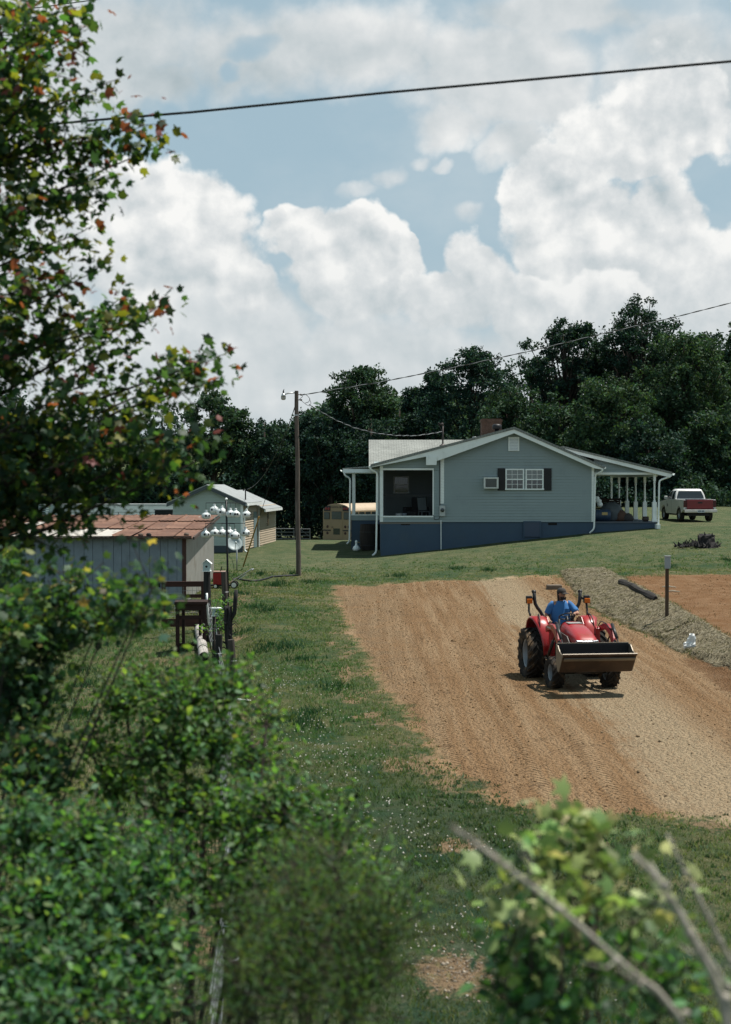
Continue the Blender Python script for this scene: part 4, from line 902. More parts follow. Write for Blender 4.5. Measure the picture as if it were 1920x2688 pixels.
for bx in ((-.9, -.72, -.04, -.02, 1.12, 1.32), (-1.0, -.8, -.04, -.02, .55, .7)): mb = MB(); mb.box(*bx); mb.build('vent_hole', M_DARK, sh)
M_RIB = mat('ribbed_metal', (.33, .325, .30), .55, .25, var=.25, vs=2, dirt=(.2, .16, .12), dirta=.5)
mb = MB(); x_b = X(560, YB) - xc; nr_ = 100
pts = []
for i in range(nr_ + 1):
    k = i / nr_; pts.append((x_b * k + .025 * (i % 2) + .01, (YB - YS) * k))
zt = [zE + (zB - zE) * i / nr_ - .04 for i in range(nr_ + 1)]
mb.grid([[(p[0], p[1], -.6) for p in pts], [(p[0], p[1], z) for p, z in zip(pts, zt)]]); mb.build('end_wall', M_RIB, sh)
mb = MB(); mb.box(xL, x_b, YB - YS - .1, YB - YS, -.4, zB - .1); mb.box(xL, xL + .1, 0, YB - YS, -.4, zE - .1); mb.build('back_wall', M_PLK, sh)
mb = MB(); mb.box(-.09, .035, -.045, .05, -.3, zE - .02); mb.build('corner_trim', mat('rust_trim', (.07, .035, .028), .8, var=.4), sh)
mb = MB(); mb.bar(roofpt(.1, 0.005) + Vector((0, 0, -.03)), roofpt(9.8, .005) + Vector((0, 0, -.03)), .05, .1); mb.bar(roofpt(.03, 0) + Vector((0, 0, -.05)), roofpt(.03, 1) + Vector((0, 0, -.05)), .06, .09); mb.build('rafter', wood('old_rafter', (.05, .04, .035), (.1, .08, .07)), sh)
for k, (a, b) in enumerate(((370, 1404), (391, 1404), (490, 1403))):
    pp = P(a, b, 46.2); tarp_heap('brick_lump', ('brick holding down the pale painted sheets of the shed roof', 'darker brick next to another on the shed roof edge', 'lone brick lying near the corner of the shed roof')[k], 'brick', pp + np.array([0, 0, -.04]),   .085, .07, .10, M_DARK if k == 1 else mat('lump', (.12, .09, .07), .9), 40 + k)
# ---------------------------------------------------------------- trailer and crate behind
tr = thing('semi_trailer', 'long white refrigerated trailer parked behind the shed', 'trailer', (X(146, 99), 99, hz_(X(146, 99), 99)), R(-2.5)); z0 = tr.location.z; zt_ = Z(1323, 99) - z0
M_WH = mat('trailer_white', (.82, .84, .84), .4, var=.08, vs=.6, dirt=(.38, .37, .34), dirta=.45, ds=.5)
mb = MB(); mb.box(0, 12.5, 0, 2.5, 1.0, zt_ - .12); mb.build('body', M_WH, tr, bevel=.03); mb = MB(); mb.box(-.03, 12.53, -.03, 2.53, zt_ - .119, zt_); mb.build('top_rail', mat('rail_alu', (.50, .52, .52), .35, .6), tr)
M_LN = mat('panel_line', (.10, .11, .12), .6); 
for (zz, segs) in ((zt_ - .58, ((.75, 12))), (zt_ - .85, (.75, 12))):
    mb = MB(); a, b = segs; mb.box(a, b, -.012, -.001, zz, zz + .025); mb.build('body_line', M_LN, tr)
for xx in (.75, 2.55, 4.4, 8.7, 10.4): mb = MB(); mb.box(xx, xx + .04, -.013, -.001, zt_ - 1.3, zt_ - .56); mb.build('panel_seam', M_LN, tr)
for a, b in ((2.59, 4.4), (8.74, 10.4)): mb = MB(); mb.box(a, b, -.016, -.001, zt_ - .80, zt_ - .74); mb.build('door_rail', mat('rail_blue', (.07, .10, .14), .5), tr)
mb = MB(); mb.prism([(-1.35, .6), (0.0, 0.02), (0, 2.5), (-1.35, 1.9)], 'z', 1.0, zt_ - .05); ns = mb.build('nose', mat('nose_shade', (.34, .42, .44), .5, var=.15), tr)  # grey-blue paints the shade of the front face into the nose colour
mb = MB()
for i in range(9): mb.bar((-1.30, .57, 1.9 + i * .16), (-.85, .37, 1.9 + i * .16), .03, .07)
mb.build('louvre', M_BLACK, ns)
mb = MB()
for i in range(7): mb.bar((-.72, .29, 2.2 + i * .16), (-.52, .20, 2.2 + i * .16), .03, .09)
mb.build('ladder_vent', M_TRIM, ns)
for xx in (8.5, 9.8):
    for yy in (.2, 2.3):
        mb = MB(); mb.lathe([(.2, -.14), (.48, -.14), (.5, 0), (.48, .14), (.2, .14)], 20, Matrix.Translation((xx, yy, .5)) @ Matrix.Rotation(R(90), 4, 'X')); mb.build('wheel', M_BLACK, tr, auto=40)
mb = MB(); mb.box(1, 12.4, .4, 2.1, .75, .999); mb.build('chassis', M_BLACK, tr)
bx = thing('storage_crate', 'black wooden crate between the white trailer and the garage', 'crate', (X(431, 90), 90, hz_(X(431, 90), 90)), R(4)); hh = Z(1338, 90) - bx.location.z
mb = MB()
for i in range(12): mb.box(-.55, .55, -.5, -.46, .1 + i * (hh - .15) / 12, .1 + (i + .85) * (hh - .15) / 12)
mb.box(-.53, .53, -.459, .5, 0, hh - .03); mb.build('body', mat('crate_black', (.018, .02, .022), .8, var=.3), bx); mb = MB(); mb.box(-.6, .6, -.56, .56, hh - .029, hh + .03); mb.build('lid', mat('crate_lid', (.10, .11, .12), .7), bx)

# ---------------------------------------------------------------- school bus
def wheel(root, c, r, w, name='wheel', axis=(1, 0, 0), rimm=None, rimr=.6, tread=0, tyre_m=None, lugs=0, face=1):
    """an axle-aligned wheel: tyre and rim under one Empty-free part: rim is a child of the tyre"""
    rot = Vector((0, 0, 1)).rotation_difference(Vector(axis)).to_matrix().to_4x4(); Mx = Matrix.Translation(c) @ rot
    mb = MB(); h = w / 2
    prof = [(r * rimr, -h * .8), (r * .80, -h), (r * .93, -h * .98), (r, -h * .75), (r, h * .75), (r * .93, h * .98), (r * .80, h), (r * rimr, h * .8)]
    mb.lathe(prof, 36, Mx, close=True)
    if lugs:
        for s in (-1, 1):
            for k in range(lugs):
                a0 = 2 * math.pi * (k + (.5 if s > 0 else 0)) / lugs; sk_ = .55 * s
                for j in range(3):
                    # bar tread: three short pieces sweeping back from the shoulder
                    aa = a0 + .16 * j * 1.0; z0_ = s * h * (1.02 - .36 * j); z1_ = s * h * (1.02 - .36 * (j + 1)); da = 2 * math.pi / lugs * .21
                    def pt(a, rr, z): return Mx @ Vector((rr * math.cos(a), rr * math.sin(a), z))
                    ri = r * .96 if j else r * .9; ro = r * (1.065 if j else 1.05)
                    q = [pt(aa - da, ri, z0_), pt(aa + da, ri, z0_), pt(aa + .16 + da, r * .96, z1_), pt(aa + .16 - da, r * .96, z1_), pt(aa - da * .8, ro, z0_), pt(aa + da * .8, ro, z0_), pt(aa + .16 + da * .8, r * 1.065, z1_), pt(aa + .16 - da * .8, r * 1.065, z1_)]
                    mb.add(q, [(3, 2, 1, 0), (4, 5, 6, 7), (0, 1, 5, 4), (1, 2, 6, 5), (2, 3, 7, 6), (3, 0, 4, 7)])
    ty = mb.build(name, tyre_m or M_TYRE, root, auto=35)
    mb = MB(); rr = r * rimr
    mb.lathe([(rr * 1.02, -h * .82), (rr * 1.04, -h * .7), (rr * .92, -h * .6), (rr * .85, -h * .1), (rr * .4, -h * .05), (rr * .36, -h * .25), (.001, -h * .25)], 28, Mx)
    mb.lathe([(rr * 1.02, h * .82), (rr * 1.04, h * .7), (rr * .92, h * .6), (rr * .85, h * .1), (rr * .4, h * .05), (rr * .36, h * .25), (.001, h * .25)], 28, Mx)
    for k in range(6):
        a = k * math.pi / 3
        for s in (-1, 1): mb.ball(Mx @ Vector((rr * .6 * math.cos(a), rr * .6 * math.sin(a), s * h * .1)), rr * .06, 6, 4)
    mb.build('rim', rimm or M_GALV, ty, auto=40); return ty
M_TYRE = mat('tyre', (.022, .021, .020), .85, var=.3, vs=6, dirt=(.14, .095, .055), dirta=.55, ds=5, spec=.2)
def text(body, size, loc, rot, m_, parent, name='lettering', ext=.004):
    cu = bpy.data.curves.new(name, 'FONT'); cu.body = body; cu.size = size; cu.align_x = 'CENTER'; cu.align_y = 'CENTER'; cu.extrude = ext; cu.materials.append(m_)
    tmp = bpy.data.objects.new(name + '_curve', cu); me = bpy.data.meshes.new_from_object(tmp); bpy.data.objects.remove(tmp); me.materials.clear(); me.materials.append(m_)
    o = bpy.data.objects.new(name, me); col.objects.link(o); o.parent = parent; o.location = loc; o.rotation_euler = rot; return o
bl = P(848, 1410, 100); bus_a = R(34); rgt = Vector((math.cos(bus_a), -math.sin(bus_a), 0))
bc = Vector((bl[0], 100, 0)) + rgt * 1.2; bus = thing('school_bus', 'old faded yellow school bus parked behind the house with its back door facing', 'bus', (bc.x, bc.y, hz_(bc.x, bc.y) - .1), -bus_a)
hb = Z(1322, bc.y) - bus.location.z; M_YEL = mat('bus_yellow', (.265, .195, .115), .55, var=.15, vs=1.5, dirt=(.25, .16, .08), dirta=.5, ds=1.5); M_BROOF = mat('bus_roof', (.46, .37, .27), .55, var=.12, dirt=(.4, .3, .2), dirta=.4)
hw = 1.2; sh_ = hb - .55
mb = MB(); mb.prism([(-hw, .5), (-hw, sh_ + .06), (hw, sh_ + .06), (hw, .5)], 'y', 0, 10); bb = mb.build('body', M_YEL, bus, bevel=.04)
mb = MB(); rp = [(-hw * math.cos(a) * 1.0, sh_ + .0 + .55 * math.sin(a)) for a in np.linspace(.11, math.pi - .11, 17)]; mb.prism(rp, 'y', .0, 10.01); mb.build('roof', M_BROOF, bus, auto=40)
mb = MB(); rp2 = [(-hw * .97 * math.cos(a), sh_ + .02 + .50 * math.sin(a)) for a in np.linspace(.16, math.pi - .16, 17)]; mb.prism(rp2, 'y', -.03, -.001); mb.build('rear_cap', M_YEL, bus)
for s in (-1, 1):
    mb = MB(); mb.prism([(s * .52, sh_ + .03), (s * 1.08, sh_ + .03), (s * 1.04, sh_ + .25), (s * .85, sh_ + .38), (s * .52, sh_ + .42)], 'y', -.042, -.031); pn = mb.build('lamp_panel', M_BLACK, bus)
    for xx in (.66, .88):
        mb = MB(); mb.lathe([(.001, .03), (.09, .02), (.1, 0)], 16, Matrix.Translation((s * xx, -.042, sh_ + .2)) @ Matrix.Rotation(R(90), 4, 'X')); mb.build('warning_lamp', mat('lamp_red', (.20, .02, .015), .3), pn)
text('SCHOOL BUS', .19, (0, -.036, sh_ + .30), (R(90), 0, 0), M_BLACK, bus)
mb = MB(); mb.box(-.46, .46, -.035, -.031, sh_ + .10, sh_ + .19); mb.box(-.3, .3, -.036, -.031, sh_ + .13, sh_ + .16); 
def bwin(x0, x1, z0, z1): mb = MB(); mb.box(x0, x1, -.035, -.001, z0, z1); f_ = mb.build('rear_window', M_BLACK, bus, bevel=.01); mb = MB(); mb.box(x0 + .03, x1 - .03, -.04, -.036, z0 + .03, z1 - .03); mb.build('pane', mat('bus_glass', (.05, .065, .075), .1, spec=.8), f_)
bwin(-1.08, -.6, sh_ - .55, sh_ - .05); bwin(-.42, .42, sh_ - .55, sh_ - .0); bwin(.6, 1.08, sh_ - .55, sh_ - .05)
mb = MB(); mb.box(-.5, .5, -.02, -.0005, .62, sh_ + .04); dr = mb.build('rear_door', M_YEL, bus, bevel=.01); mb = MB(); mb.box(-.28, .28, -.03, -.021, .95, 1.38); mb.build('lower_pane', M_DGLASS, dr); mb = MB(); mb.box(-.42, -.3, -.06, -.021, 1.45, 1.49); mb.build('handle', M_BLACK, dr)
for xx, zz in ((-.8, 1.5), (.72, 1.5), (1.02, 1.5), (-.8, 1.05), (.72, 1.05)):
    mb = MB(); mb.lathe([(.001, .035), (.08, .03), (.1, 0)], 16, Matrix.Translation((xx, -.001, zz)) @ Matrix.Rotation(R(90), 4, 'X')); mb.build('tail_lamp', mat('lamp_dark', (.035, .008, .008), .3), bus)
for a, b in ((-1.2, -.52), (.52, 1.2)): mb = MB(); mb.box(a, b, -.03, -.001, 1.2, 1.28); mb.build('rub_rail', M_BLACK, bus)
mb = MB(); mb.box(hw, hw + .02, .0, 9.9, 1.2, 1.28); mb.box(hw, hw + .02, 0, 9.9, .75, .82); mb.build('side_rub_rail', M_BLACK, bus)
mb = MB(); mb.box(-1.22, 1.22, -.2, -.001, .35, .58); mb.build('bumper', M_BLACK, bus, bevel=.03)
for i in range(12): mb = MB(); mb.box(hw + .001, hw + .012, .25 + i * .78, .25 + i * .78 + .66, sh_ - .5, sh_ - .04); mb.build('side_window', M_DGLASS, bus)
for s in (-1, 1): wheel(bus, (s * 1.0, 2.6, .42), .46, .28); wheel(bus, (s * 1.0, 8.6, .42), .46, .28)
g_ = G(841, 1413); mb = MB(); mb.tube([(0, 0, -.1), Vector(P(849, 1356, g_[1])) - Vector(g_)], .055, 8); o = mb.build('white_post', M_TRIM, smooth=True); o.location = Vector(g_); tag(o, 'white post leaning against the school bus', 'post')
# ---------------------------------------------------------------- pickup truck
trk = thing('pickup_truck', 'white pickup truck with a red tailgate parked by the side porch', 'pickup truck', (X(1838, 75), 75, hz_(X(1838, 75) - .3, 77) + .0), R(3.5))
M_TW = mat('truck_white', (.74, .74, .72), .3, var=.04, coat=.5, dirt=(.45, .40, .33), dirta=.35, ds=1.5); k = 1.04
def bodyprof():
    pr = [(.05, .62), (.05, 1.12), (1.75, 1.14), (1.76, 1.12), (3.35, 1.10), (4.55, 1.0), (4.85, .88), (4.9, .5), (4.45, .42)]
    for cy_, rr in ((3.95, .43), (.95, .43)): pr += [(cy_ + rr * math.cos(a), .36 + rr * math.sin(a)) for a in np.linspace(.2, math.pi - .2, 10)] + ([(3.4, .38), (1.5, .38)] if cy_ > 2 else [])
    return [(a, b * k) for a, b in pr + [(.3, .5)]]
bp = bodyprof()
for s in (-1, 1):
    mb = MB(); x0, x1 = sorted((s * .76, s * .87)); mb.prism(bp, 'x', x0, x1); mb.build('side_panel', M_TW, trk, bevel=.02)
mb = MB(); mb.box(-.76, .76, .02, 1.75, .62 * k, .68 * k); mb.box(-.76, .76, 1.7, 1.76, .68 * k, 1.12 * k); mb.build('bed', mat('bed_liner', (.05, .05, .055), .8), trk)
mb = MB(); mb.prism([(1.76, .5), (1.76, 1.1 * k), (3.35, 1.1 * k), (4.55, 1.0 * k), (4.85, .88 * k), (4.88, .5)], 'x', -.759, .759); mb.build('hood', M_TW, trk, bevel=.03)
def rr_(x, y, z): return (x, y, z * k)
rings = [[rr_(*p) for p in q] for q in ([(-.84, 1.74, 1.1), (.84, 1.74, 1.1), (.84, 3.5, 1.1), (-.84, 3.5, 1.1)], [(-.79, 1.82, 1.35), (.79, 1.82, 1.35), (.79, 3.2, 1.35), (-.79, 3.2, 1.35)], [(-.68, 1.92, 1.60), (.68, 1.92, 1.60), (.68, 2.8, 1.60), (-.68, 2.8, 1.60)], [(-.6, 2.05, 1.66), (.6, 2.05, 1.66), (.6, 2.65, 1.66), (-.6, 2.65, 1.66)])]
mb = MB(); mb.loft(rings); mb.build('cab', M_TW, trk, bevel=.03, auto=50)
def face(p, out=.012): return [rr_(*q) for q in p]
mb = MB(); mb.prism([(0, 0), (0, .012)], 'x', 0, 0) if 0 else None
mb = MB(); mb.add(face([(-.74, 1.755, 1.17), (.74, 1.755, 1.17), (.70, 1.79, 1.33), (.615, 1.885, 1.545), (-.615, 1.885, 1.545), (-.70, 1.79, 1.33)]), [(0, 1, 2, 5), (5, 2, 3, 4)]); mb.build('rear_window', M_DGLASS, trk, solid=.012)
for s in (-1, 1):
    mb = MB(); mb.add(face([(s * .845, 1.95, 1.14), (s * .845, 3.3, 1.14), (s * .80, 3.1, 1.35), (s * .80, 1.98, 1.35), (s * .705, 2.72, 1.56), (s * .705, 2.0, 1.56)]), [(0, 1, 2, 3), (3, 2, 4, 5)]); mb.build('side_window', M_DGLASS, trk, solid=.012)
    mb = MB(); mb.bar(rr_(s * .85, 2.42, 1.12), rr_(s * .72, 2.4, 1.57), .03, .07); mb.build('door_pillar', M_TW, trk)
    mb = MB(); mb.box(s * .96 - .09, s * .96 + .09, 3.1, 3.2, 1.12 * k, 1.28 * k); mb.build('wing_mirror', M_TW, trk, bevel=.03)
    mb = MB(); x0, x1 = sorted((s * .70, s * .875)); mb.box(x0, x1, -.0, .049, .74 * k, 1.09 * k); mb.build('tail_light', mat('tail_red', (.06, .008, .010), .2), trk, bevel=.012)
    for cy_ in (.95, 3.95): wheel(trk, (s * .76, cy_, .37), .37, .24, rimm=M_GALV, rimr=.62)
mb = MB(); mb.add(face([(-.66, 3.51, 1.12), (.66, 3.51, 1.12), (.62, 2.83, 1.58), (-.62, 2.83, 1.58)]), [(0, 1, 2, 3)]); mb.build('windscreen', M_DGLASS, trk, solid=.02)
mb = MB(); mb.box(-.70, .70, -.02, .045, .66 * k, 1.115 * k); tg = mb.build('tailgate', mat('red_paint_dull', (.19, .014, .022), .3, var=.08, coat=.5), trk, bevel=.02, label='red tailgate'); mb = MB(); mb.box(-.12, .12, -.032, -.021, .93 * k, 1.0 * k); mb.build('handle', M_BLACK, tg)
mb = MB(); mb.box(-.88, .88, -.20, -.021, .46 * k, .62 * k); bm = mb.build('bumper', mat('bumper_chrome', (.60, .58, .55), .3, .6, dirt=(.2, .16, .12), dirta=.3, ds=4), trk, bevel=.03)
mb = MB(); mb.box(-.20, .20, -.212, -.201, .47 * k, .61 * k); pl = mb.build('number_plate', mat('plate', (.62, .66, .70), .4), bm)
mb = MB()
for i, xx in enumerate((-.15, -.1, -.05, .03, .08, .13)): mb.box(xx, xx + .033, -.216, -.2125, .505 * k, .575 * k)
mb.build('plate_characters', mat('plate_blue', (.03, .05, .12), .5), pl)
mb = MB(); mb.prism([(3.12, .93), (3.02, .84), (3.12, .75), (3.22, .84)], 'x', -.876, -.8705); mb.build('door_emblem', M_BLACK, trk)
mb = MB(); mb.box(-.6, .6, .3, 4.5, .3, .45); mb.build('chassis', M_BLACK, trk)
mb = MB(); mb.box(-.8705, -.8702, 2.36, 2.38, .5, 1.1); mb.box(-.8705, -.8702, 3.3, 3.32, .5, 1.1); mb.build('door_gap', M_BLACK, trk)
# ---------------------------------------------------------------- tractor
TX, TY = 4.42, 31.87; TZ = hz_(4.55, 31.2) - .01; TYAW = R(187)
M_RED = mat('tractor_red', (.33, .018, .020), .34, var=.10, coat=.35, dirt=(.22, .10, .06), dirta=.45, ds=3.5); M_TDUST = mat('dusty_tyre', (.026, .024, .022), .9, var=.4, vs=5, dirt=(.17, .115, .068), dirta=.8, ds=4, spec=.15); M_BLK = mat('tractor_black', (.016, .016, .017), .45, var=.2, dirt=(.12, .08, .05), dirta=.3, ds=4)
M_IRON = mat('tractor_iron', (.06, .058, .055), .6, .3, var=.3, dirt=(.2, .13, .08), dirta=.5, ds=4); M_RIMT = mat('rim_grey', (.30, .33, .36), .45, .3, var=.15, dirt=(.22, .15, .09), dirta=.4, ds=5)
M_CHR = mat('bezel_silver', (.55, .56, .58), .25, .6, var=.1); M_BKT = mat('bucket_steel', (.075, .050, .036), .55, .4, var=.35, vs=3, dirt=(.14, .085, .05), dirta=.6, ds=2.5, bump=.1); M_BKI = mat('bucket_inside', (.022, .023, .026), .7, .3, var=.4); M_EDGE = mat('worn_steel', (.20, .175, .14), .45, .4, var=.35, vs=5)
tra = thing('tractor', 'red compact tractor with front loader bucket driving over the bare soil', 'tractor', (TX, TY, TZ), TYAW)
rw, fw = .565, .335
for s in (-1, 1):
    wheel(tra, (s * .70, 0, rw * .975), rw * .945, .40, rimm=M_RIMT, rimr=.60, lugs=17, tyre_m=M_TDUST)
for s in (-1, 1):
    wheel(tra, (s * .60, 1.62, fw * .985), fw * .95, .27, axis=(math.cos(.06), math.sin(.06), 0), rimm=M_RIMT, rimr=.56, lugs=15, tyre_m=M_TDUST)
# running gear
mb = MB(); mb.box(-.2, .2, -.35, 1.9, .38, .72); mb.box(-.28, .28, -.3, .35, .5, .95); mb.tube([(-.62, 0, .55), (.62, 0, .55)], .11, 14); mb.tube([(-.52, 1.62, .36), (.52, 1.62, .36)], .075, 12); mb.box(-.16, .16, 1.5, 1.75, .3, .5); mb.box(-.22, .22, .8, 1.9, .7, .86); mb.build('chassis', M_IRON, tra, bevel=.015)
# fenders
for s in (-1, 1):
    arc = [(-.42, .95), (-.36, 1.14), (-.22, 1.29), (-.02, 1.37), (.18, 1.36), (.36, 1.22), (.48, 1.02), (.55, .80), (.58, .58)]
    mb = MB(); xi, xo = s * .40, s * .78
    wd = [.74, .75, .76, .76, .74, .68, .62, .585, .57]
    rows = [[(s * (.40 + (w_ - .40) * k_), y_, z_ - (.03 if k_ in (0, 1) else 0)) for (y_, z_), w_ in zip(arc, wd)] for k_ in (0, .15, .5, .85, 1)]
    mb.grid(rows); mb.build('fender', M_RED, tra, smooth=True, solid=.022)
    mb = MB(); ins = [(y_, z_) for y_, z_ in arc] + [(.5, .55), (-.3, .6)]; mb.prism(ins, 'x', *sorted((s * .385, s * .40))); mb.build('fender_panel', M_RED, tra)
    mb = MB(); mb.tube(bent([(s * .58, .10, 1.37), (s * .58, .10, 1.44), (s * .60, .32, 1.36), (s * .62, .42, 1.10)], .06), .014, 8); mb.build('grab_handle', M_BLK, tra, smooth=True)
    mb = MB(); mb.prism([(.35, .50), (.35, .53), (.95, .53), (.95, .50)], 'x', *sorted((s * .24, s * .56))); mb.build('footplate', M_IRON, tra)
    mb = MB(); mb.tube([(s * .45, 1.0, .50), (s * .55, 1.0, .46), (s * .56, 1.0, .3)], .02, 6); mb.box(*sorted((s * .46, s * .62)), .92, 1.08, .29, .31); mb.build('step', M_IRON, tra)
# hood
def rsec(y, w, zt, zb, n=3.6, k=24):
    out = []
    for i in range(k):
        a = math.pi * i / (k - 1); c, q = math.cos(a), math.sin(a)
        out.append((w * math.copysign(abs(c) ** (2 / n), c), y, zb + (zt - zb) * abs(q) ** (2 / n)))
    return out
mb = MB(); secs = [rsec(.80, .275, 1.325, .92), rsec(.95, .28, 1.32, .92), rsec(1.25, .28, 1.285, .92), rsec(1.55, .272, 1.23, .92), rsec(1.80, .262, 1.165, .92), rsec(1.95, .25, 1.11, .93), rsec(2.02, .235, 1.06, .94)]
mb.loft(secs); mb.build('hood', M_RED, tra, auto=50)
mb = MB(); mb.loft([rsec(.62, .22, 1.24, .9), rsec(.72, .27, 1.33, .9), rsec(.799, .285, 1.345, .9)]); mb.build('dashboard', M_BLK, tra, auto=50)
mb = MB(); mb.box(-.16, .16, .86, 1.12, 1.302, 1.322); mb.build('hood_vent', mat('vent_grey', (.28, .27, .26), .5), tra, bevel=.01)
mb = MB(); mb.box(-.24, .24, .82, 1.92, .74, .925); mb.build('engine_side', M_BLK, tra, bevel=.02)
for s in (-1, 1): mb = MB(); mb.prism([(.85, .93), (.86, 1.12), (1.5, 1.08), (1.78, .93)], 'x', *sorted((s * .285, s * .305))); mb.build('side_cowl', mat('cowl_grey', (.09, .085, .08), .5), tra)
mb = MB(); mb.loft([[(x_, 2.00, z_) for x_, z_ in q] for q in [[(-.25, .955), (.25, .955), (.24, 1.055), (.10, 1.045), (-.10, 1.045), (-.24, 1.055)]]] + [[(x_, 2.05, z_) for x_, z_ in [(-.24, .965), (.24, .965), (.23, 1.04), (.10, 1.03), (-.10, 1.03), (-.23, 1.04)]]]); bz = mb.build('headlamp_bezel', M_CHR, tra, bevel=.01)
for xx, rr in ((-.195, .034), (-.115, .030), (.115, .030), (.195, .034)):
    mb = MB(); mb.lathe([(.001, .012), (rr * .8, .010), (rr, 0)], 16, Matrix.Translation((xx, 2.051, 1.003)) @ Matrix.Rotation(R(-90), 4, 'X')); mb.build('headlamp', mat('lamp_lens', (.025, .03, .035), .08, spec=.8), bz)
mb = MB()
for dx_ in (-.028, .028): mb.prism([(dx_ - .022, .99), (dx_, 1.02), (dx_ + .022, .99)], 'y', 2.051, 2.058)
mb.prism([(-.022, .985), (0, .962), (.022, .985)], 'y', 2.051, 2.058); mb.build('badge', M_RED, bz)
mb = MB(); mb.box(-.22, .22, 1.93, 2.01, .55, .954); mb.build('grille', M_BLK, tra, bevel=.02)
# seat, controls
M_SEAT = mat('seat_vinyl', (.03, .03, .032), .55)
mb = MB(); mb.box(-.25, .25, -.25, .22, .93, 1.02); mb.build('seat', M_SEAT, tra, bevel=.04); mb = MB(); mb.prism([(-.2, 1.0), (-.30, 1.4), (-.37, 1.4), (-.29, 1.0)], 'x', -.24, .24); mb.build('seat_back', M_SEAT, tra, bevel=.03)
swc = Vector((.06, .62, 1.42)); SWM = Matrix.Translation(swc) @ Matrix.Rotation(R(-28), 4, 'X').inverted()
mb = MB(); n = 28; mb.loft([[SWM @ Vector(((.175 + .014 * math.cos(b)) * math.cos(a), (.175 + .014 * math.cos(b)) * math.sin(a), .014 * math.sin(b))) for b in np.linspace(0, 2 * math.pi, 8, endpoint=False)] for a in np.linspace(0, 2 * math.pi, n)], cap=False)
for a in (0.5, 2.6, 4.7): mb.tube([SWM @ Vector((0, 0, -.02)), SWM @ Vector((.17 * math.cos(a), .17 * math.sin(a), 0))], .011, 6)
mb.tube([SWM @ Vector((0, 0, .01)), SWM @ Vector((0, 0, -.22))], .025, 8); mb.build('steering_wheel', M_BLK, tra, smooth=True)
mb = MB(); mb.tube([(.34, .3, .95), (.36, .32, 1.26)], .011, 6); mb.ball((.36, .32, 1.27), .026, 8, 6); mb.build('control_lever', M_BLK, tra, smooth=True)
mb = MB(); mb.box(.28, .40, -.1, .5, .92, 1.06); mb.build('console', mat('console_grey', (.10, .105, .11), .6), tra, bevel=.02)
mb = MB(); mb.tube(bent([(.27, 1.0, .9), (.34, 1.0, .95), (.34, 1.0, 1.40)], .05), .026, 10); mb.build('exhaust_pipe', M_BLK, tra, smooth=True)
# folded roll bar with amber lamps
for s in (-1, 1):
    mb = MB(); mb.tube(bent([(s * .34, -.42, .9), (s * .34, -.42, 1.36), (s * .52, -.46, 1.60), (s * .54, -.47, 1.90)], .10), [.04] * 8, 10); mb.tube([(s * .54, -.47, 1.86), (s * .535, -.49, 1.91)], .05, 10); mb.build('roll_bar', M_BLK, tra, smooth=True)
    mb = MB(); mb.tube(bent([(s * .66, -.3, 1.36), (s * .68, -.38, 1.45), (s * .665, -.42, 1.66)], .05), .024, 8); mb.bar((s * .55, -.46, 1.74), (s * .68, -.42, 1.70), .03, .05); mb.build('lamp_bracket', M_BLK, tra, smooth=True)
    mb = MB(); mb.box(*sorted((s * .60, s * .74)), -.45, -.36, 1.62, 1.80); hl = mb.build('warning_light', M_BLK, tra, bevel=.02)
    mb = MB(); mb.box(*sorted((s * .605, s * .735)), -.36, -.325, 1.63, 1.735); mb.build('amber_lens', mat('amber', (.55, .14, .012), .25), hl, bevel=.01)
# loader
for s in (-1, 1):
    xa, xb_ = sorted((s * .46, s * .55))
    mb = MB(); mb.prism([(.92, .45), (.92, 1.18), (1.0, 1.24), (1.1, 1.2), (1.12, .45)], 'x', xa, xb_); mb.box(*sorted((s * .2, s * .46)), .95, 1.1, .5, .62); mb.build('loader_post', M_RED, tra, bevel=.01)
    mb = MB(); xa, xb_ = sorted((s * .555, s * .635)); up_p = [(.95, 1.24), (1.30, 1.335), (1.58, 1.34), (1.80, 1.27), (1.98, 1.08), (2.30, .66), (2.42, .58)]; lo_p = [(2.36, .50), (2.22, .58), (1.88, .97), (1.72, 1.12), (1.5, 1.20), (1.26, 1.20), (.98, 1.12)]
    mb.prism(up_p + lo_p, 'x', xa, xb_); la = mb.build('loader_arm', M_RED, tra, bevel=.012)
    mb = MB(); xd = s * .638; mb.box(*sorted((xd, xd + s * .003)), 1.12, 1.45, 1.235, 1.265); mb.build('decal', mat('decal_pale', (.45, .42, .38), .5), la)
    mb = MB(); mb.tube([(s * .60, 1.70, 1.22), (s * .60, 2.05, .98)], .038, 10); mb.tube([(s * .60, 1.80, 1.36), (s * .60, 2.16, 1.1)], .036, 10); mb.tube([(s * .60, 2.16, 1.1), (s * .60, 2.44, .88)], .018, 8); mb.build('hydraulic_cylinder', M_BLK, tra, smooth=True)
    mb = MB(); mb.tube([(s * .60, 1.1, .62), (s * .60, 1.5, .98)], .036, 10); mb.tube([(s * .60, 1.5, .98), (s * .6, 1.7, 1.14)], .018, 8); mb.build('lift_cylinder', M_BLK, tra, smooth=True)
    mb = MB(); mb.tube(bent([(s * .5, 1.05, 1.2), (s * .5, 1.3, 1.38), (s * .52, 1.66, 1.36), (s * .56, 1.85, 1.24)], .1), .012, 6); mb.build('hydraulic_hose', M_BLK, tra, smooth=True)
mb = MB(); mb.tube([(-.55, 2.1, .82), (.55, 2.1, .82)], .04, 12); mb.build('cross_tube', M_RED, tra, smooth=True)
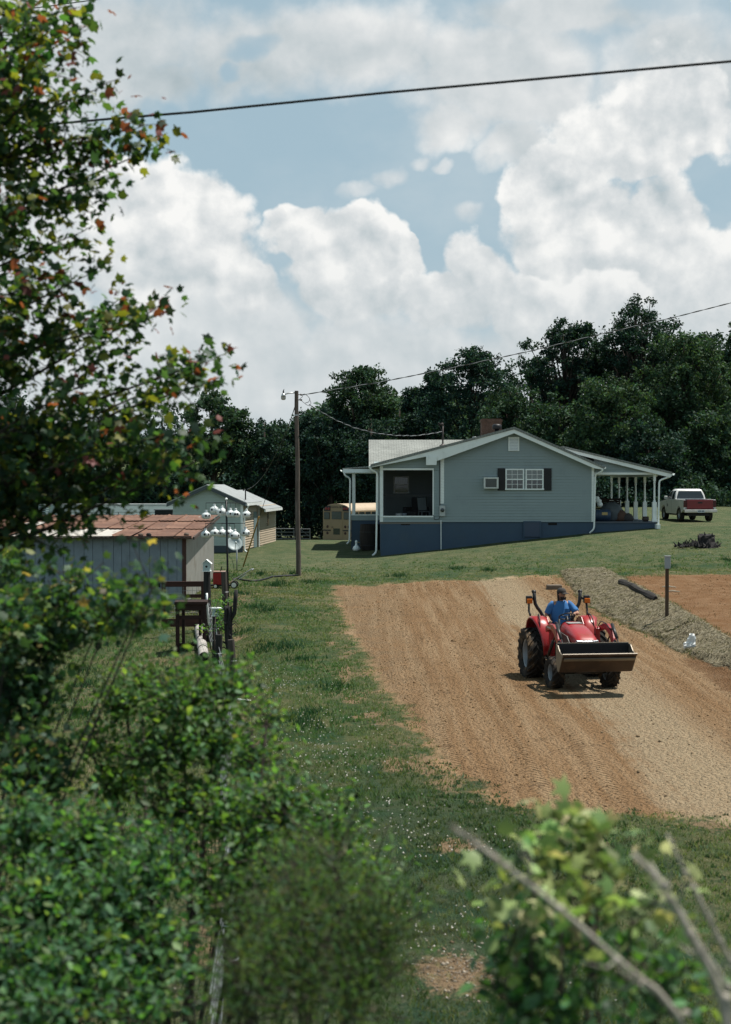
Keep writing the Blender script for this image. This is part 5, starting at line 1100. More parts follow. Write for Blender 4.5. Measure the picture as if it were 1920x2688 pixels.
# bucket: rolled back so the floor plate faces forward
bw = .765; outp = [(2.42, 1.035), (2.40, .86), (2.42, .66), (2.50, .50), (2.58, .455), (2.66, .47), (2.99, .865)]
inn = [(2.97, .875), (2.655, .495), (2.585, .48), (2.52, .52), (2.445, .67), (2.425, .86), (2.44, 1.03)]
mb = MB(); mb.prism(outp + inn, 'x', -bw, bw); bk = mb.build('bucket', M_BKT, tra)
for s in (-1, 1):
    mb = MB(); mb.prism([(2.42, 1.02), (2.41, .86), (2.43, .67), (2.51, .51), (2.58, .467), (2.655, .48), (2.975, .865), (2.86, .85), (2.72, .90), (2.56, 1.01)], 'x', *sorted((s * bw, s * (bw + .014)))); mb.build('bucket_side', M_EDGE, bk)
mb = MB(); mb.prism([(2.985, .872), (2.955, .835), (2.945, .845), (2.975, .882)], 'x', -bw - .02, bw + .02); mb.prism([(2.41, 1.032), (2.45, 1.032), (2.45, 1.045), (2.41, 1.045)], 'x', -bw, bw); mb.build('cutting_edge', M_EDGE, bk)
mb = MB(); mb.prism([(2.960, .79), (2.905, .735), (2.918, .722), (2.978, .775)], 'x', -bw + .02, bw - .02); mb.build('wear_strip', M_EDGE, bk)
mb = MB(); mb.prism([(a_ + .003, b_ + .003) for a_, b_ in inn[1:]] + [(2.445, 1.0), (2.435, .86), (2.455, .675), (2.525, .53), (2.585, .49), (2.65, .50)][:0] + [(2.452, 1.0), (2.437, .86), (2.457, .675), (2.53, .53), (2.59, .492), (2.65, .507)], 'x', -bw + .002, bw - .002); mb.build('bucket_lining', M_BKI, bk)
for xx in (-.6, .6): mb = MB(); mb.box(xx - .06, xx + .06, 2.30, 2.415, .5, .95); mb.build('bucket_bracket', M_BLK, bk)

# ---------------------------------------------------------------- driver
import bmesh
def skin(name, verts, edges, m_, parent, root=0, sub=2):
    bm = bmesh.new(); ly = bm.verts.layers.skin.verify(); vs = []
    for i, (p, r) in enumerate(verts):
        v_ = bm.verts.new(p); vs.append(v_); v_[ly].radius = r if hasattr(r, '__len__') else (r, r); v_[ly].use_root = (i == root)
    for a, b in edges: bm.edges.new((vs[a], vs[b]))
    me = bpy.data.meshes.new(name); bm.to_mesh(me); bm.free(); me.materials.append(m_)
    o = bpy.data.objects.new(name, me); col.objects.link(o); o.parent = parent
    md = o.modifiers.new('skin', 'SKIN'); md.branch_smoothing = .6; md.use_smooth_shade = True
    md = o.modifiers.new('sub', 'SUBSURF'); md.levels = md.render_levels = sub
    return o
SEATL = Vector((.04, -.03, 1.02)); rotT = Matrix.Rotation(TYAW, 4, 'Z'); pw = Vector((TX, TY, TZ)) + rotT @ SEATL
per = thing('person', 'person in blue pocket t-shirt and dark cap driving the red tractor', 'person', pw, TYAW)
M_SKIN = mat('skin', (.36, .19, .125), .55, var=.12, vs=10); M_BLUE_T = mat('blue_cotton', (.035, .145, .36), .85, var=.18, vs=7, bump=.25, bs=25); M_JEAN = mat('jeans', (.035, .05, .085), .85, var=.25); M_HAIR = mat('dark_hair', (.018, .013, .010), .8, var=.4); M_CAP = mat('cap_grey', (.040, .036, .034), .85, var=.25)
Vb = []; Eb = []
def chain(start, pts):
    i = start
    for p, r in pts: Vb.append((p, r)); Eb.append((i, len(Vb) - 1)); i = len(Vb) - 1
    return i
Vb.append(((0, 0, .12), .155))
ch_ = chain(0, [((0, .02, .30), .15), ((0, .03, .47), .155)]); uc = chain(ch_, [((0, .02, .60), .12)])
nk = chain(uc, [((0, .03, .69), .062), ((-.005, .045, .745), .058)])
fd_ = Vector((-.55, .83, 0)).normalized(); hc = Vector((-.01, .06, .835)); rt = Vector((fd_.y, -fd_.x, 0))
hd = chain(nk, [(tuple(hc - Vector((0, 0, .015))), (.082, .092)), (tuple(hc + Vector((0, 0, .06))), (.084, .09)), (tuple(hc + Vector((0, 0, .105))), .055)])
ns_ = hd - 2
chain(ns_, [(tuple(hc + fd_ * .095 + Vector((0, 0, -.004))), .013), (tuple(hc + fd_ * .115 + Vector((0, 0, -.014))), .011)])
for s in (-1, 1): chain(ns_, [(tuple(hc + rt * s * .088 + Vector((0, 0, .0))), .016), (tuple(hc + rt * s * .098 - fd_ * .012 + Vector((0, 0, .02))), .012)])
def arm(sx, sh, el, wr, hn, curl):
    a_ = chain(uc, [((sx * .17, .02, .635), .075), (sh, .066), (tuple((Vector(sh) + Vector(el)) / 2), .052), (el, .045), (tuple((Vector(el) + Vector(wr)) / 2), .040), (wr, .028)])
    w_ = Vector(wr); d_ = (Vector(hn) - w_).normalized(); pm = chain(a_, [(tuple(w_ + d_ * .05), (.034, .022))]); dn = Vector(curl); side = d_.cross(dn).normalized()
    for k, (of, ln) in enumerate(((-.027, .055), (-.009, .066), (.009, .060), (.027, .045))):
        b_ = w_ + d_ * .085 + side * of; chain(pm, [(tuple(b_), .0095), (tuple(b_ + d_ * ln * .5 + dn * .012), .0088), (tuple(b_ + d_ * ln * .62 + dn * ln * .6), .0075)])
    chain(pm, [(tuple(w_ + d_ * .055 - side * .035 + dn * .012), .0105), (tuple(w_ + d_ * .08 - side * .04 + dn * .035), .009)])
arm(1, (.225, .02, .60), (.335, .03, .36), (.315, .25, .27), (.315, .36, .265), (0, 0, -1))
arm(-1, (-.225, .02, .60), (-.335, .24, .42), (-.20, .47, .455), (-.14, .60, .44), (0, .1, -1))
for s in (-1, 1): chain(0, [((s * .10, .08, .10), .10), ((s * .14, .30, .13), .088), ((s * .17, .47, .12), .070), ((s * .18, .52, -.12), .060), ((s * .18, .52, -.38), .045), ((s * .18, .58, -.45), .045), ((s * .19, .72, -.47), .035)])
body = skin('body', Vb, Eb, M_SKIN, per)
mb = MB()
def ell(c, rx, ry, n=20, tilt=0): return [(c[0] + rx * math.cos(a), c[1] + ry * math.sin(a), c[2] + tilt * math.cos(a)) for a in np.linspace(0, 2 * math.pi, n, endpoint=False)]
mb.loft([ell((0, .02, .02), .215, .17), ell((0, .03, .12), .222, .185), ell((0, .04, .25), .215, .185), ell((0, .04, .40), .22, .175), ell((0, .03, .53), .23, .16), ell((0, .02, .61), .215, .135), ell((0, .02, .665), .15, .11), ell((0, .03, .70), .08, .078)], cap=True)
for sx, sh, el in ((1, (.20, .02, .62), (.335, .03, .36)), (-1, (-.20, .02, .62), (-.335, .24, .42))):
    a_, b_ = Vector(sh), Vector(el); mb.tube([a_ - Vector((sx * .06, 0, -.01)), a_, a_.lerp(b_, .35), a_.lerp(b_, .68), a_.lerp(b_, .86)], [.085, .092, .083, .078, .080], 14)
shirt = mb.build('t_shirt', M_BLUE_T, per, smooth=True, subsurf=1)
tx_ = bpy.data.textures.new('folds', 'CLOUDS'); tx_.noise_scale = .11; md = shirt.modifiers.new('folds', 'DISPLACE'); md.texture = tx_; md.strength = .045; md.mid_level = .5
mb = MB(); mb.box(-.135, -.045, .212, .224, .42, .53); mb.build('pocket', mat('pocket_blue', (.028, .115, .30), .9), shirt)
mb = MB(); mb.loft([ell((0, .02, -.01), .2, .165), ell((0, .03, .06), .215, .18), ell((0, .03, .13), .20, .17)])
for s in (-1, 1): mb.tube([(s * .09, .05, .08), (s * .14, .30, .12), (s * .17, .48, .11), (s * .18, .53, 0), (s * .18, .53, -.40)], [.115, .10, .085, .078, .07], 12)
mb.build('jeans', M_JEAN, per, smooth=True, subsurf=1)
for s in (-1, 1): mb = MB(); mb.ball((s * .185, .63, -.46), (.05, .135, .05), 12, 8); mb.build('boot', M_HAIR, per, smooth=True)
RH = Matrix.Translation(hc) @ Matrix(((rt.x, fd_.x, 0, 0), (rt.y, fd_.y, 0, 0), (0, 0, 1, 0), (0, 0, 0, 1)))
mb = MB(); mb.lathe([(.001, .152), (.05, .147), (.085, .118), (.102, .075), (.105, .04)], 22, RH @ Matrix.Diagonal((.94, 1.06, 1, 1)))
mb.grid([[RH @ Vector(((i / 8 - .5) * .17, .085 + j * .035 + .045 * (1 - (i / 4 - 1) ** 2) * (j / 2), .055 - .006 * j * j - .02 * (i / 4 - 1) ** 2)) for i in range(9)] for j in range(3)]); mb.build('cap', M_CAP, per, smooth=True, solid=.006)
mb = MB(); mb.grid([[RH @ Vector((.098 * math.cos(a) * (1 - .1 * j), .10 * math.sin(a) * (1 - .08 * j) - .006 * j, .05 - .05 * j)) for a in np.linspace(R(172), R(368), 14)] for j in range(5)]); mb.build('hair', M_HAIR, per, smooth=True, solid=.014)
mb = MB(); mb.grid([[RH @ Vector((.079 * math.cos(a), .026 + .083 * math.sin(a) * (1 - .06 * j), -.052 - .021 * j)) for a in np.linspace(R(8), R(172), 14)] for j in range(4)]); mb.build('beard', M_HAIR, per, smooth=True, solid=.012)
for s in (-1, 1):
    mb = MB(); mb.ball(RH @ Vector((s * .034, .088, .018)), .0115, 8, 6); mb.build('eye', mat('eye', (.25, .22, .2), .2), per, smooth=True)
    mb = MB(); mb.tube([RH @ Vector((s * .015, .097, .038)), RH @ Vector((s * .034, .097, .042)), RH @ Vector((s * .055, .088, .036))], .005, 6); mb.build('eyebrow', M_HAIR, per)
mb = MB(); mb.tube([RH @ Vector((-.024, .096, -.043)), RH @ Vector((0, .101, -.044)), RH @ Vector((.024, .096, -.043))], [.004, .007, .004], 6); mb.build('mouth', mat('lips', (.25, .09, .075), .5), per, smooth=True)
# ---------------------------------------------------------------- yard things
def at_ground(px_, py_): g_ = G(px_, py_); return Vector(g_)
M_POST = wood('old_post', (.045, .038, .034), (.10, .085, .075), .9, 2, 20); M_POSTD = wood('dark_post', (.018, .018, .019), (.04, .038, .037), .9, 2, 20)
# marker post with meter box
g = at_ground(1751, 1621); s1 = g.y / F
r_ = thing('meter_post', 'grey box on a slim brown post standing on the straw bank', 'post', g)
mb = MB(); mb.box(-.045, .045, -.045, .045, -.3, 131 * s1); mb.build('post', wood('brown_post', (.07, .045, .03), (.12, .085, .06), .9, 2, 18), r_, bevel=.006)
mb = MB(); mb.box(-.075, .075, -.11, .0, 129 * s1, 160 * s1); bx_ = mb.build('meter_box', mat('box_grey', (.28, .33, .36), .45, .2), r_, bevel=.01)
mb = MB(); mb.box(-.085, .085, -.13, .02, 160 * s1, 163 * s1); mb.build('lid', M_GALV, bx_); mb = MB(); mb.box(.0755, .08, -.10, -.02, 135 * s1, 155 * s1); mb.build('side_plate', M_TRIM, bx_)
# bag
g = at_ground(1810, 1704); random.seed(8); mb = MB(); mb.ball((0, 0, .12), (.2, .12, .13), 16, 10, jit=.22); mb.ball((.08, 0, .30), (.11, .07, .2), 14, 9, jit=.25); mb.ball((-.03, 0, .27), (.06, .05, .09), 10, 7, jit=.2)
o = mb.build('plastic_bag', mat('bag_white', (.72, .73, .72), .4, var=.08), smooth=False); o.location = g; o.scale = (.8, .8, .8); tag(o, 'crumpled white plastic bag lying at the foot of the straw bank', 'bag')
# log, stick, brick
pa, pb_ = at_ground(1628, 1532), at_ground(1722, 1578); random.seed(5); mb = MB(); n = 18
rings = []
for i in range(n + 1):
    c = pa.lerp(pb_, i / n); c.z = hz_(c.x, c.y) + .07; rr = .105 + .012 * math.sin(i * .9) - (.03 if i in (0, n) else 0)
    d_ = (pb_ - pa).normalized(); sx_ = d_.cross(Vector((0, 0, 1)))
    rings.append([c + sx_ * math.cos(a) * rr * (1 + .12 * math.sin(a * 3 + i * .5)) + Vector((0, 0, 1)) * math.sin(a) * rr * random.uniform(1.0, 1.25) for a in np.linspace(0, 2 * math.pi, 10, endpoint=False)])
mb.loft(rings); tag(mb.build('log', mat('rotten_log', (.020, .017, .015), .95, var=.6, vs=8, bump=.6, bs=12, dirt=(.09, .075, .06), dirta=.6, ds=6)), 'blackened rotten log along the top of the straw bank', 'log')
g1, g2 = at_ground(1690, 1657), at_ground(1747, 1629); mb = MB(); mb.tube([g1 + Vector((0, 0, .03)), g1.lerp(g2, .4) + Vector((.1, 0, .06)), g2 + Vector((0, 0, .05))], [.04, .03, .018], 7); mb.tube([g1.lerp(g2, .1) + Vector((0, 0, .03)), g1 + Vector((-.15, -.3, .03))], [.03, .01], 6)
tag(mb.build('stick', M_POSTD, smooth=True), 'dark crooked branch lying across the straw below the slim post', 'branch')
g = at_ground(1455, 1546); mb = MB(); mb.box(-.28, .28, -.15, .15, -.05, .16); o = mb.build('stone_block', mat('block', (.14, .11, .085), .9, var=.4, bump=.4, bs=9), bevel=.04); o.location = g; tag(o, 'small dark stone block at the far edge of the bare soil', 'stone')
for k, (a, b, lab) in enumerate(((1756, 1543, 'pale stick on the orange soil just behind the slim post'), (1766, 1555, 'short pale stick below another by the slim post'))):
    g = at_ground(a, b); mb = MB(); mb.tube([g + Vector((-.2, .1, .03)), g + Vector((.0, .02, .05)), g + Vector((.22, -.12, .03))], [.02, .03, .015], 6); tag(mb.build('stick', wood('pale_stick', (.4, .34, .25), (.5, .44, .35))), lab, 'stick')
# stump
g = at_ground(1842, 1436); r_ = thing('tree_stump', 'charred splintered tree stump in a heap of black bark on the lawn', 'stump', g); random.seed(12); ss_ = g.y / F
mb = MB(); n = 16; rings = []
for j, (h, rr) in enumerate(((-.1, .62), (.12, .50), (.3, .40), (.5, .36), (.62, .35))):
    rings.append([(.25 + rr * math.cos(a) * random.uniform(.85, 1.12), rr * .8 * math.sin(a) * random.uniform(.85, 1.12), h * (1 if j < 4 else random.uniform(.75, 1.25))) for a in np.linspace(0, 2 * math.pi, n, endpoint=False)])
mb.loft(rings); M_CHAR = mat('charred_bark', (.016, .014, .015), .9, var=.6, vs=9, bump=.5, bs=14, dirt=(.11, .10, .095), dirta=.5, ds=7); mb.build('trunk', M_CHAR, r_)
mb = MB(); 
for k in range(90):
    a = random.uniform(0, 6.28); rr = random.uniform(.3, .95); p0 = Vector((-.2 + rr * math.cos(a) * 1.15, rr * math.sin(a) * .7, random.uniform(0, .1))); L = random.uniform(.14, .42) * (1.3 - rr * .75)
    p1 = p0 + Vector((random.uniform(-.15, .15), random.uniform(-.1, .1), L)); mb.tube([p0, p1], [random.uniform(.04, .08), .015], 5)
o = mb.build('bark_heap', M_CHAR, r_); o['kind'] = 'stuff'
mb = MB()
for (x_, h_, lean) in ((-.12, .72, -.03), (-.05, .55, .05), (.05, .78, .04), (.42, .8, .02), (.2, .86, -.05), (-.32, .45, -.08)): mb.tube([(x_, -.1, .1), (x_ + lean, -.1, h_ * .7), (x_ + lean * 2, -.08, h_)], [.09, .06, .015], 7)
mb.build('splinter', M_CHAR, r_); r_.scale = (1, 1, .8)
# ---- fence line
def fpost(x, y, h, r, label, m_, lean=(0, 0), cat='fence post', seed=1):
    g = Vector(on(x, y)); r_ = thing('fence_post', label, cat, g, group='old fence posts'); random.seed(seed); mb = MB()
    mb.tube([(lean[0] * k / 6 + random.uniform(-.008, .008), lean[1] * k / 6, -.3 + (h + .3) * k / 6) for k in range(7)], [r * random.uniform(.94, 1.05) for _ in range(7)], 12); mb.build('post', m_, r_, auto=45)
    mb = MB()
    for zz in (.3, .62, .9):
        if zz < h: mb.lathe([(r + .004, zz), (r + .009, zz + .006), (r + .004, zz + .012)], 12, close=True)
    mb.build('wire_tie', M_GALV, r_); return r_
def xat(px_, y): return X(px_, y)
pA = fpost(xat(548, 38), 38, Z(1500, 38) - hz_(xat(548, 38), 38), .095, 'tallest dark fence post with the peaked birdhouse on top', M_POSTD, (-.05, 0), seed=1)
pB = fpost(xat(566, 35), 35, Z(1617, 35) - hz_(xat(566, 35), 35), .085, 'black fence post carrying the flat roofed white box', M_POSTD, seed=2)
pC = fpost(xat(593, 42), 42, Z(1501, 42) - hz_(xat(593, 42), 42), .085, 'leaning grey fence post in front of the gourd pole', M_POST, (-.05, 0), seed=3)
pF = fpost(xat(574, 30.8), 30.8, Z(1666, 30.8) - hz_(xat(574, 30.8), 30.8), .08, 'short black fence post at the near end of the boxed posts', M_POSTD, seed=4)
pE = fpost(xat(612, 30.4), 30.4, Z(1679, 30.4) - hz_(xat(612, 30.4), 30.4), .075, 'square grey fence post below the gnarled vine trunk', M_POST, (-.04, 0), seed=5)
pG = fpost(xat(655, 20.5), 20.5, 1.15, .08, 'weathered fence post half hidden by the green bushes', M_POST, (-.03, 0), seed=6)
pH = fpost(xat(640, 16.0), 16.0, 1.2, .08, 'broken fence post standing among the lower bushes', M_POSTD, (.02, 0), seed=7)
pI = fpost(xat(600, 13.0), 13.0, 1.25, .08, 'nearest fence post, deep inside the dark bushes', M_POSTD, (0, 0), seed=8)
# gnarled dead vine trunk
g = Vector(on(xat(606, 32), 32)); random.seed(9); mb = MB(); hh = Z(1592, 32) - g.z
for k in range(5):
    a0 = k * 1.25; mb.tube([(.05 * math.cos(a0 + t_ * 3) * (1 + .3 * math.sin(t_ * 9)) - .07 * t_, .05 * math.sin(a0 + t_ * 3), -.2 + (hh + .2) * t_) for t_ in np.linspace(0, 1, 12)], [.055 - .02 * t_ + random.uniform(-.008, .01) for t_ in np.linspace(0, 1, 12)], 7)
mb.tube([(-.03, 0, hh * .82), (.08, .0, hh * .92), (.10, .02, hh * 1.08), (.12, .02, hh * 1.2)], [.05, .045, .05, .04], 7)
for k in range(16): a = random.uniform(0, 6.28); z_ = random.uniform(.45, .98) * hh; mb.tube([(-.05, 0, z_), (-.05 + .14 * math.cos(a), .14 * math.sin(a), z_ + .08), (-.05 + .25 * math.cos(a), .2 * math.sin(a), z_ + random.uniform(-.05, .14))], [.018, .012, .004], 5)
o = mb.build('dead_vine', M_POSTD, smooth=True); o.location = g; tag(o, 'twisted black dead vine trunk strangling a fence post', 'dead vine')
# wire fence
def wirefence(posts, h, label):
    mb = MB()
    for a, b in zip(posts, posts[1:]):
        a = Vector(a); b = Vector(b); n = max(2, int((b - a).length / .5))
        for z_ in np.linspace(.05, h, 8): mb.tube([a + Vector((0, 0, z_)), a.lerp(b, .5) + Vector((0, 0, z_ - .03)), b + Vector((0, 0, z_))], .005, 4, cap=False)
        for i in range(n): c = a.lerp(b, i / n); mb.tube([c + Vector((0, 0, .05)), c + Vector((0, 0, h))], .004, 4, cap=False)
    return tag(mb.build('wire_fence', M_WGREY), label, 'wire fence')
fl = [tuple(p_.location) for p_ in (pA, pB, pF)]; wirefence(fl + [on(-2.35, 25), on(-2.1, 20.5), on(-1.5, 16), on(-1.3, 13), on(-1.1, 10)], 1.05, 'rusty square mesh wire fence strung along the old posts')
# bird boxes
def birdbox(loc, w, h, pitched, label):
    r_ = thing('birdhouse', label, 'birdhouse', loc); M_ = mat('box_paleblue', (.40, .50, .50), .5, var=.1)
    mb = MB(); mb.box(-w / 2, w / 2, -w / 2, w / 2, 0, h)
    if pitched: mb.prism([(-w / 2, h), (w / 2, h), (0, h + w * .45)], 'y', -w / 2, w / 2)
    bd = mb.build('box', M_, r_, bevel=.006); mb = MB(); mb.lathe([(.001, 0), (.03, 0)], 14, Matrix.Translation((0, -w / 2 - .004, h * .55)) @ Matrix.Rotation(R(90), 4, 'X')); mb.build('entrance_hole', M_DARK, bd)
    mb = MB()
    if pitched:
        for s in (-1, 1): mb.prism([(0, h + w * .47), (s * w * .72, h - w * .12), (s * w * .72, h - w * .04), (0, h + w * .56)], 'y', -w * .68, w * .62)
    else: mb.box(-w * .66, w * .66, -w * .7, w * .6, h, h + .03)
    mb.build('roof', M_TRIM, r_); mb = MB(); mb.box(-w * .6, w * .6, -w * .6, w * .6, -.03, -.001); mb.build('floor_board', M_TRIM, r_)
topA = pA.location + Vector((-.05, 0, Z(1500, 38) - pA.location.z)); birdbox(topA + Vector((0, 0, .03)), .19, .19, True, 'pale birdhouse with white peaked roof on the tallest fence post')
topB = pB.location + Vector((.03, 0, Z(1617, 35) - pB.location.z)); birdbox(topB + Vector((0, 0, .03)), .20, .15, False, 'white box with flat roof on top of a black fence post')
mb = MB(); q = [P(*k, 37.7) for k in ((543.5, 1557), (543.5, 1575), (546, 1605), (549, 1640))]; mb.tube(q, .028, 8); tag(mb.build('water_pipe', M_TRIM, smooth=True), 'white plastic water pipe rising against the dark fence post', 'pipe')
# corrugated pipe on the grass
ga, gb = at_ground(522, 1652), at_ground(536, 1737); mb = MB(); n = 60; ra = .125
d_ = gb - ga; pts = [ga + d_ * (i / n) + Vector((0, 0, ra)) for i in range(n + 1)]; mb.tube(pts, [ra * (1 + .05 * (1 if (i // 2) % 2 else -1)) for i in range(n + 1)], 18, cap=False)
dr_ = mb.build('shell', mat('pipe_pale', (.42, .39, .36), .75, var=.3, vs=5, dirt=(.06, .05, .05), dirta=.75, ds=3.5), None, auto=60); root = thing('drain_pipe', 'pale corrugated drain pipe lying in the grass by the fence', 'drain pipe', ga); dr_.parent = root; dr_.location = -ga
mb = MB(); mb.tube([p + d_.normalized() * .003 for p in pts[-3:]], ra * .9, 18); o = mb.build('bore', M_DARK, root); o.location = -ga
mb = MB()
for f_ in (.12, .3, .52, .8): c = ga + d_ * f_ + Vector((0, 0, ra)); mb.tube([c, c + d_.normalized() * .035], ra * 1.07, 18)
o = mb.build('strap', M_BLACK, root); o.location = -ga
# ---- red brown gate and stand
M_GATE = wood('gate_wood', (.038, .016, .013), (.065, .028, .022), .75, 0, 10); M_GATED = wood('gate_wood_dark', (.022, .012, .011), (.04, .022, .018), .8, 0, 10)
yg = 39.5; s1 = yg / F; x0, x1 = X(424, yg), X(539, yg); zt = Z(1526, yg); gz = hz_((x0 + x1) / 2, yg); r_ = thing('farm_gate', 'red brown wooden gate with mesh panel hung by the tall post', 'gate', ((x0 + x1) / 2, yg, gz), R(4)); w2 = (x1 - x0) / 2; hh = zt - gz
for nm, bxs in (('top_rail', (-w2, w2, -.03, .03, hh - .15, hh)), ('middle_rail', (-w2 + .1, w2 - .1, -.02, .02, hh - .46, hh - .36)), ('bottom_rail', (-w2, w2, -.03, .03, .2, .42)), ('stile', (w2 - .12, w2, -.031, .031, .421, hh - .151)), ('stile', (-w2, -w2 + .12, -.031, .031, .421, hh - .151))):
    mb = MB(); mb.box(*bxs); mb.build(nm, M_GATE, r_, bevel=.006)
mb = MB()
for i in range(9): mb.tube([(-w2 + .12 + i * (2 * w2 - .24) / 8, .0, .42), (-w2 + .12 + i * (2 * w2 - .24) / 8, 0, hh - .15)], .004, 4)
for i in range(7): mb.tube([(-w2 + .12, 0, .48 + i * .12), (w2 - .12, 0, .48 + i * .12)], .004, 4)
mb.build('mesh_panel', M_WGREY, r_)
yg = 37.0; x0, x1 = X(461, yg), X(541, yg); zt = Z(1585, yg); gz = hz_((x0 + x1) / 2, yg); r_ = thing('timber_frame', 'dark open timber frame standing in front of the gate', 'frame', ((x0 + x1) / 2, yg, gz), R(4)); w2 = (x1 - x0) / 2; hh = zt - gz
for bxs in ((-w2, -w2 + .1, -.05, .05, -.05, hh - .02), (w2 - .1, w2, -.05, .05, -.05, hh - .02), (-w2 + .13, -w2 + .21, .5, .6, -.05, hh - .02), (w2 - .22, w2 - .14, .5, .6, -.05, hh - .02)): mb = MB(); mb.box(*bxs); mb.build('leg', M_GATED, r_, bevel=.006)
for nm, bxs in (('top_board', (-w2 - .03, w2 + .03, -.08, .62, hh - .019, hh + .06)), ('front_rail', (-w2 + .101, w2 - .101, -.04, .0, hh - .17, hh - .02)), ('middle_rail', (-w2 + .101, w2 - .101, -.03, .03, hh - .40, hh - .30)), ('lower_rail', (-w2 + .101, w2 - .101, -.03, .03, .10, .18))): mb = MB(); mb.box(*bxs); mb.build(nm, M_GATED, r_, bevel=.006)
# ---- gourd rack
yk = 44.5; gx_ = X(594.5, yk); gz = hz_(gx_, yk); rk = thing('gourd_rack', 'tall thin dark pole with crossed arms for nesting gourds', 'gourd rack', (gx_, yk, gz)); hp = Z(1312, yk) - gz
mb = MB(); mb.tube([(.06, 0, -.2), (.03, 0, hp * .5), (0, 0, hp)], .032, 10); mb.build('pole', M_BLACK, rk, smooth=True); mb = MB(); mb.ball((0, 0, hp + .02), .045, 10, 6); mb.build('finial', M_TRIM, rk, smooth=True)
def gpx(cx, cy): return 400 + cx * .19704, 1300 + cy * .19697
tiers = {0: Z(1320, yk), 1: Z(1374, yk)}
GO = [(718, 272, 0, .0, 'leftmost of the upper row, by the rusty roof'), (828, 190, 0, .5, 'upper row with a dark side patch'), (930, 222, 0, .25, 'upper row with two black openings behind the pole'), (1042, 245, 0, -.1, 'upper row just past the pole, mostly dark'), (1112, 250, 0, -.4, 'upper row, speckled with black'), (1258, 255, 0, .1, 'upper row at the far arm end by the beige wall'),
      (710, 520, 1, 0, 'lower row over the rusty roof edge'), (836, 500, 1, -.45, 'lower row, large, before the pale green wall'), (930, 505, 1, .45, 'lower row, small and plain white, close to the pole'), (1030, 505, 1, .3, 'lower row close behind the pole'), (1100, 535, 1, -.5, 'lowest hanging, right above the dish'), (1240, 500, 1, .1, 'lower row at the arm end over the yellow guard')]
M_GOU = mat('gourd_white', (.66, .70, .70), .45, var=.1, vs=6, dirt=(.05, .055, .06), dirta=.55, ds=9)
for (cx, cy, tr_, dy_, lab) in GO:
    a, b = gpx(cx, cy); yy = yk + dy_; p = Vector(P(a, b, yy)); random.seed(int(cx)); k_ = random.uniform(.92, 1.08)
    r_ = thing('nesting_gourd', 'white gourd of the ' + lab if lab.startswith(('upper', 'lower')) else 'white gourd ' + lab, 'gourd', p, random.uniform(0, 6.28), group='white gourds hanging from the rack')
    mb = MB(); mb.lathe([(.001, -.11), (.10, -.105), (.145, -.06), (.15, 0), (.135, .05), (.09, .085), (.05, .11), (.035, .15), (.045, .175), (.001, .185)], 18, Matrix.Scale(k_, 4)); sh_g = mb.build('shell', M_GOU, r_, smooth=True)
    for a_ in (random.uniform(-.7, .2) - math.pi / 2 - r_.rotation_euler.z, random.uniform(.5, 1.4) - math.pi / 2 - r_.rotation_euler.z): mb = MB(); mb.lathe([(.001, .004), (.032, .004), (.036, -.01)], 12, Matrix.Translation((.148 * k_ * math.cos(a_), .148 * k_ * math.sin(a_), .0)) @ Vector((0, 0, 1)).rotation_difference(Vector((math.cos(a_), math.sin(a_), .1))).to_matrix().to_4x4()); mb.build('entrance_hole', M_DARK, sh_g)
    mb = MB(); mb.tube([(0, 0, .19), (0, 0, tiers[tr_] - p.z)], .006, 5); mb.build('hanger', M_BLACK, r_)
for tr_ in (0, 1):
    ps = [(Vector(P(*gpx(c[0], c[1]), yk + c[3])), c) for c in GO if c[2] == tr_]
    for side in (-1, 1):
        for dsg in (-1, 1):
            grp = [p for p, c in ps if (p.x - gx_) * side > 0 and (c[3] >= .05 if dsg > 0 else c[3] < .05)]
            if not grp: continue
            far_ = max(grp, key=lambda p: abs(p.x - gx_)); mb = MB()
            zz = tiers[tr_]; mb.tube([Vector((.01, 0, zz - gz))] + [Vector((p.x - gx_, p.y - yk, zz - gz)) for p in sorted(grp, key=lambda p: abs(p.x - gx_))], .011, 6); mb.build('arm', M_BLACK, rk)
# ---- dish, cart
yd = 60.5; gx_ = X(622, yd); gz = hz_(gx_, yd); r_ = thing('satellite_dish', 'round grey satellite dish on a short pole before the garage', 'satellite dish', (gx_, yd, gz)); hd_ = Z(1446, yd) - gz
mb = MB(); mb.tube([(0, 0, -.1), (0, 0, hd_ + .2)], .03, 8); mb.build('pole', M_GALV, r_, smooth=True)
DM = Matrix.Translation((X(616, yd) - gx_, -.12, Z(1428, yd) - gz)) @ Matrix.Rotation(R(14), 4, 'Z') @ Matrix.Rotation(R(90 - 25), 4, 'X')
mb = MB(); mb.lathe([(.001, 0), (.12, .012), (.22, .04), (.32, .09), (.325, .085), (.22, .028), (.001, -.012)], 32, DM); ds_ = mb.build('dish', mat('dish_grey', (.36, .42, .43), .5, var=.1), r_, smooth=True)
mb = MB(); mb.tube([DM @ Vector((0, -.3, .08)), DM @ Vector((.0, -.12, .42))], .014, 6); mb.tube([DM @ Vector((.22, -.18, .07)), DM @ Vector((.02, -.12, .42))], .008, 6); mb.ball(DM @ Vector((0, -.11, .44)), (.05, .07, .05), 10, 6); mb.build('feed_arm', mat('lnb', (.45, .5, .5), .5), ds_, smooth=True)
g = at_ground(577, 1543); yc = g.y; s1 = yc / F; r_ = thing('garden_cart', 'red box bodied garden machine with white wheels and long chrome handle', 'garden machine', g)
M_CR = mat('cart_red', (.34, .022, .025), .45, var=.15, dirt=(.2, .06, .05), dirta=.3); w2 = 15.5 * s1; zl, zh = 9 * s1, 42 * s1
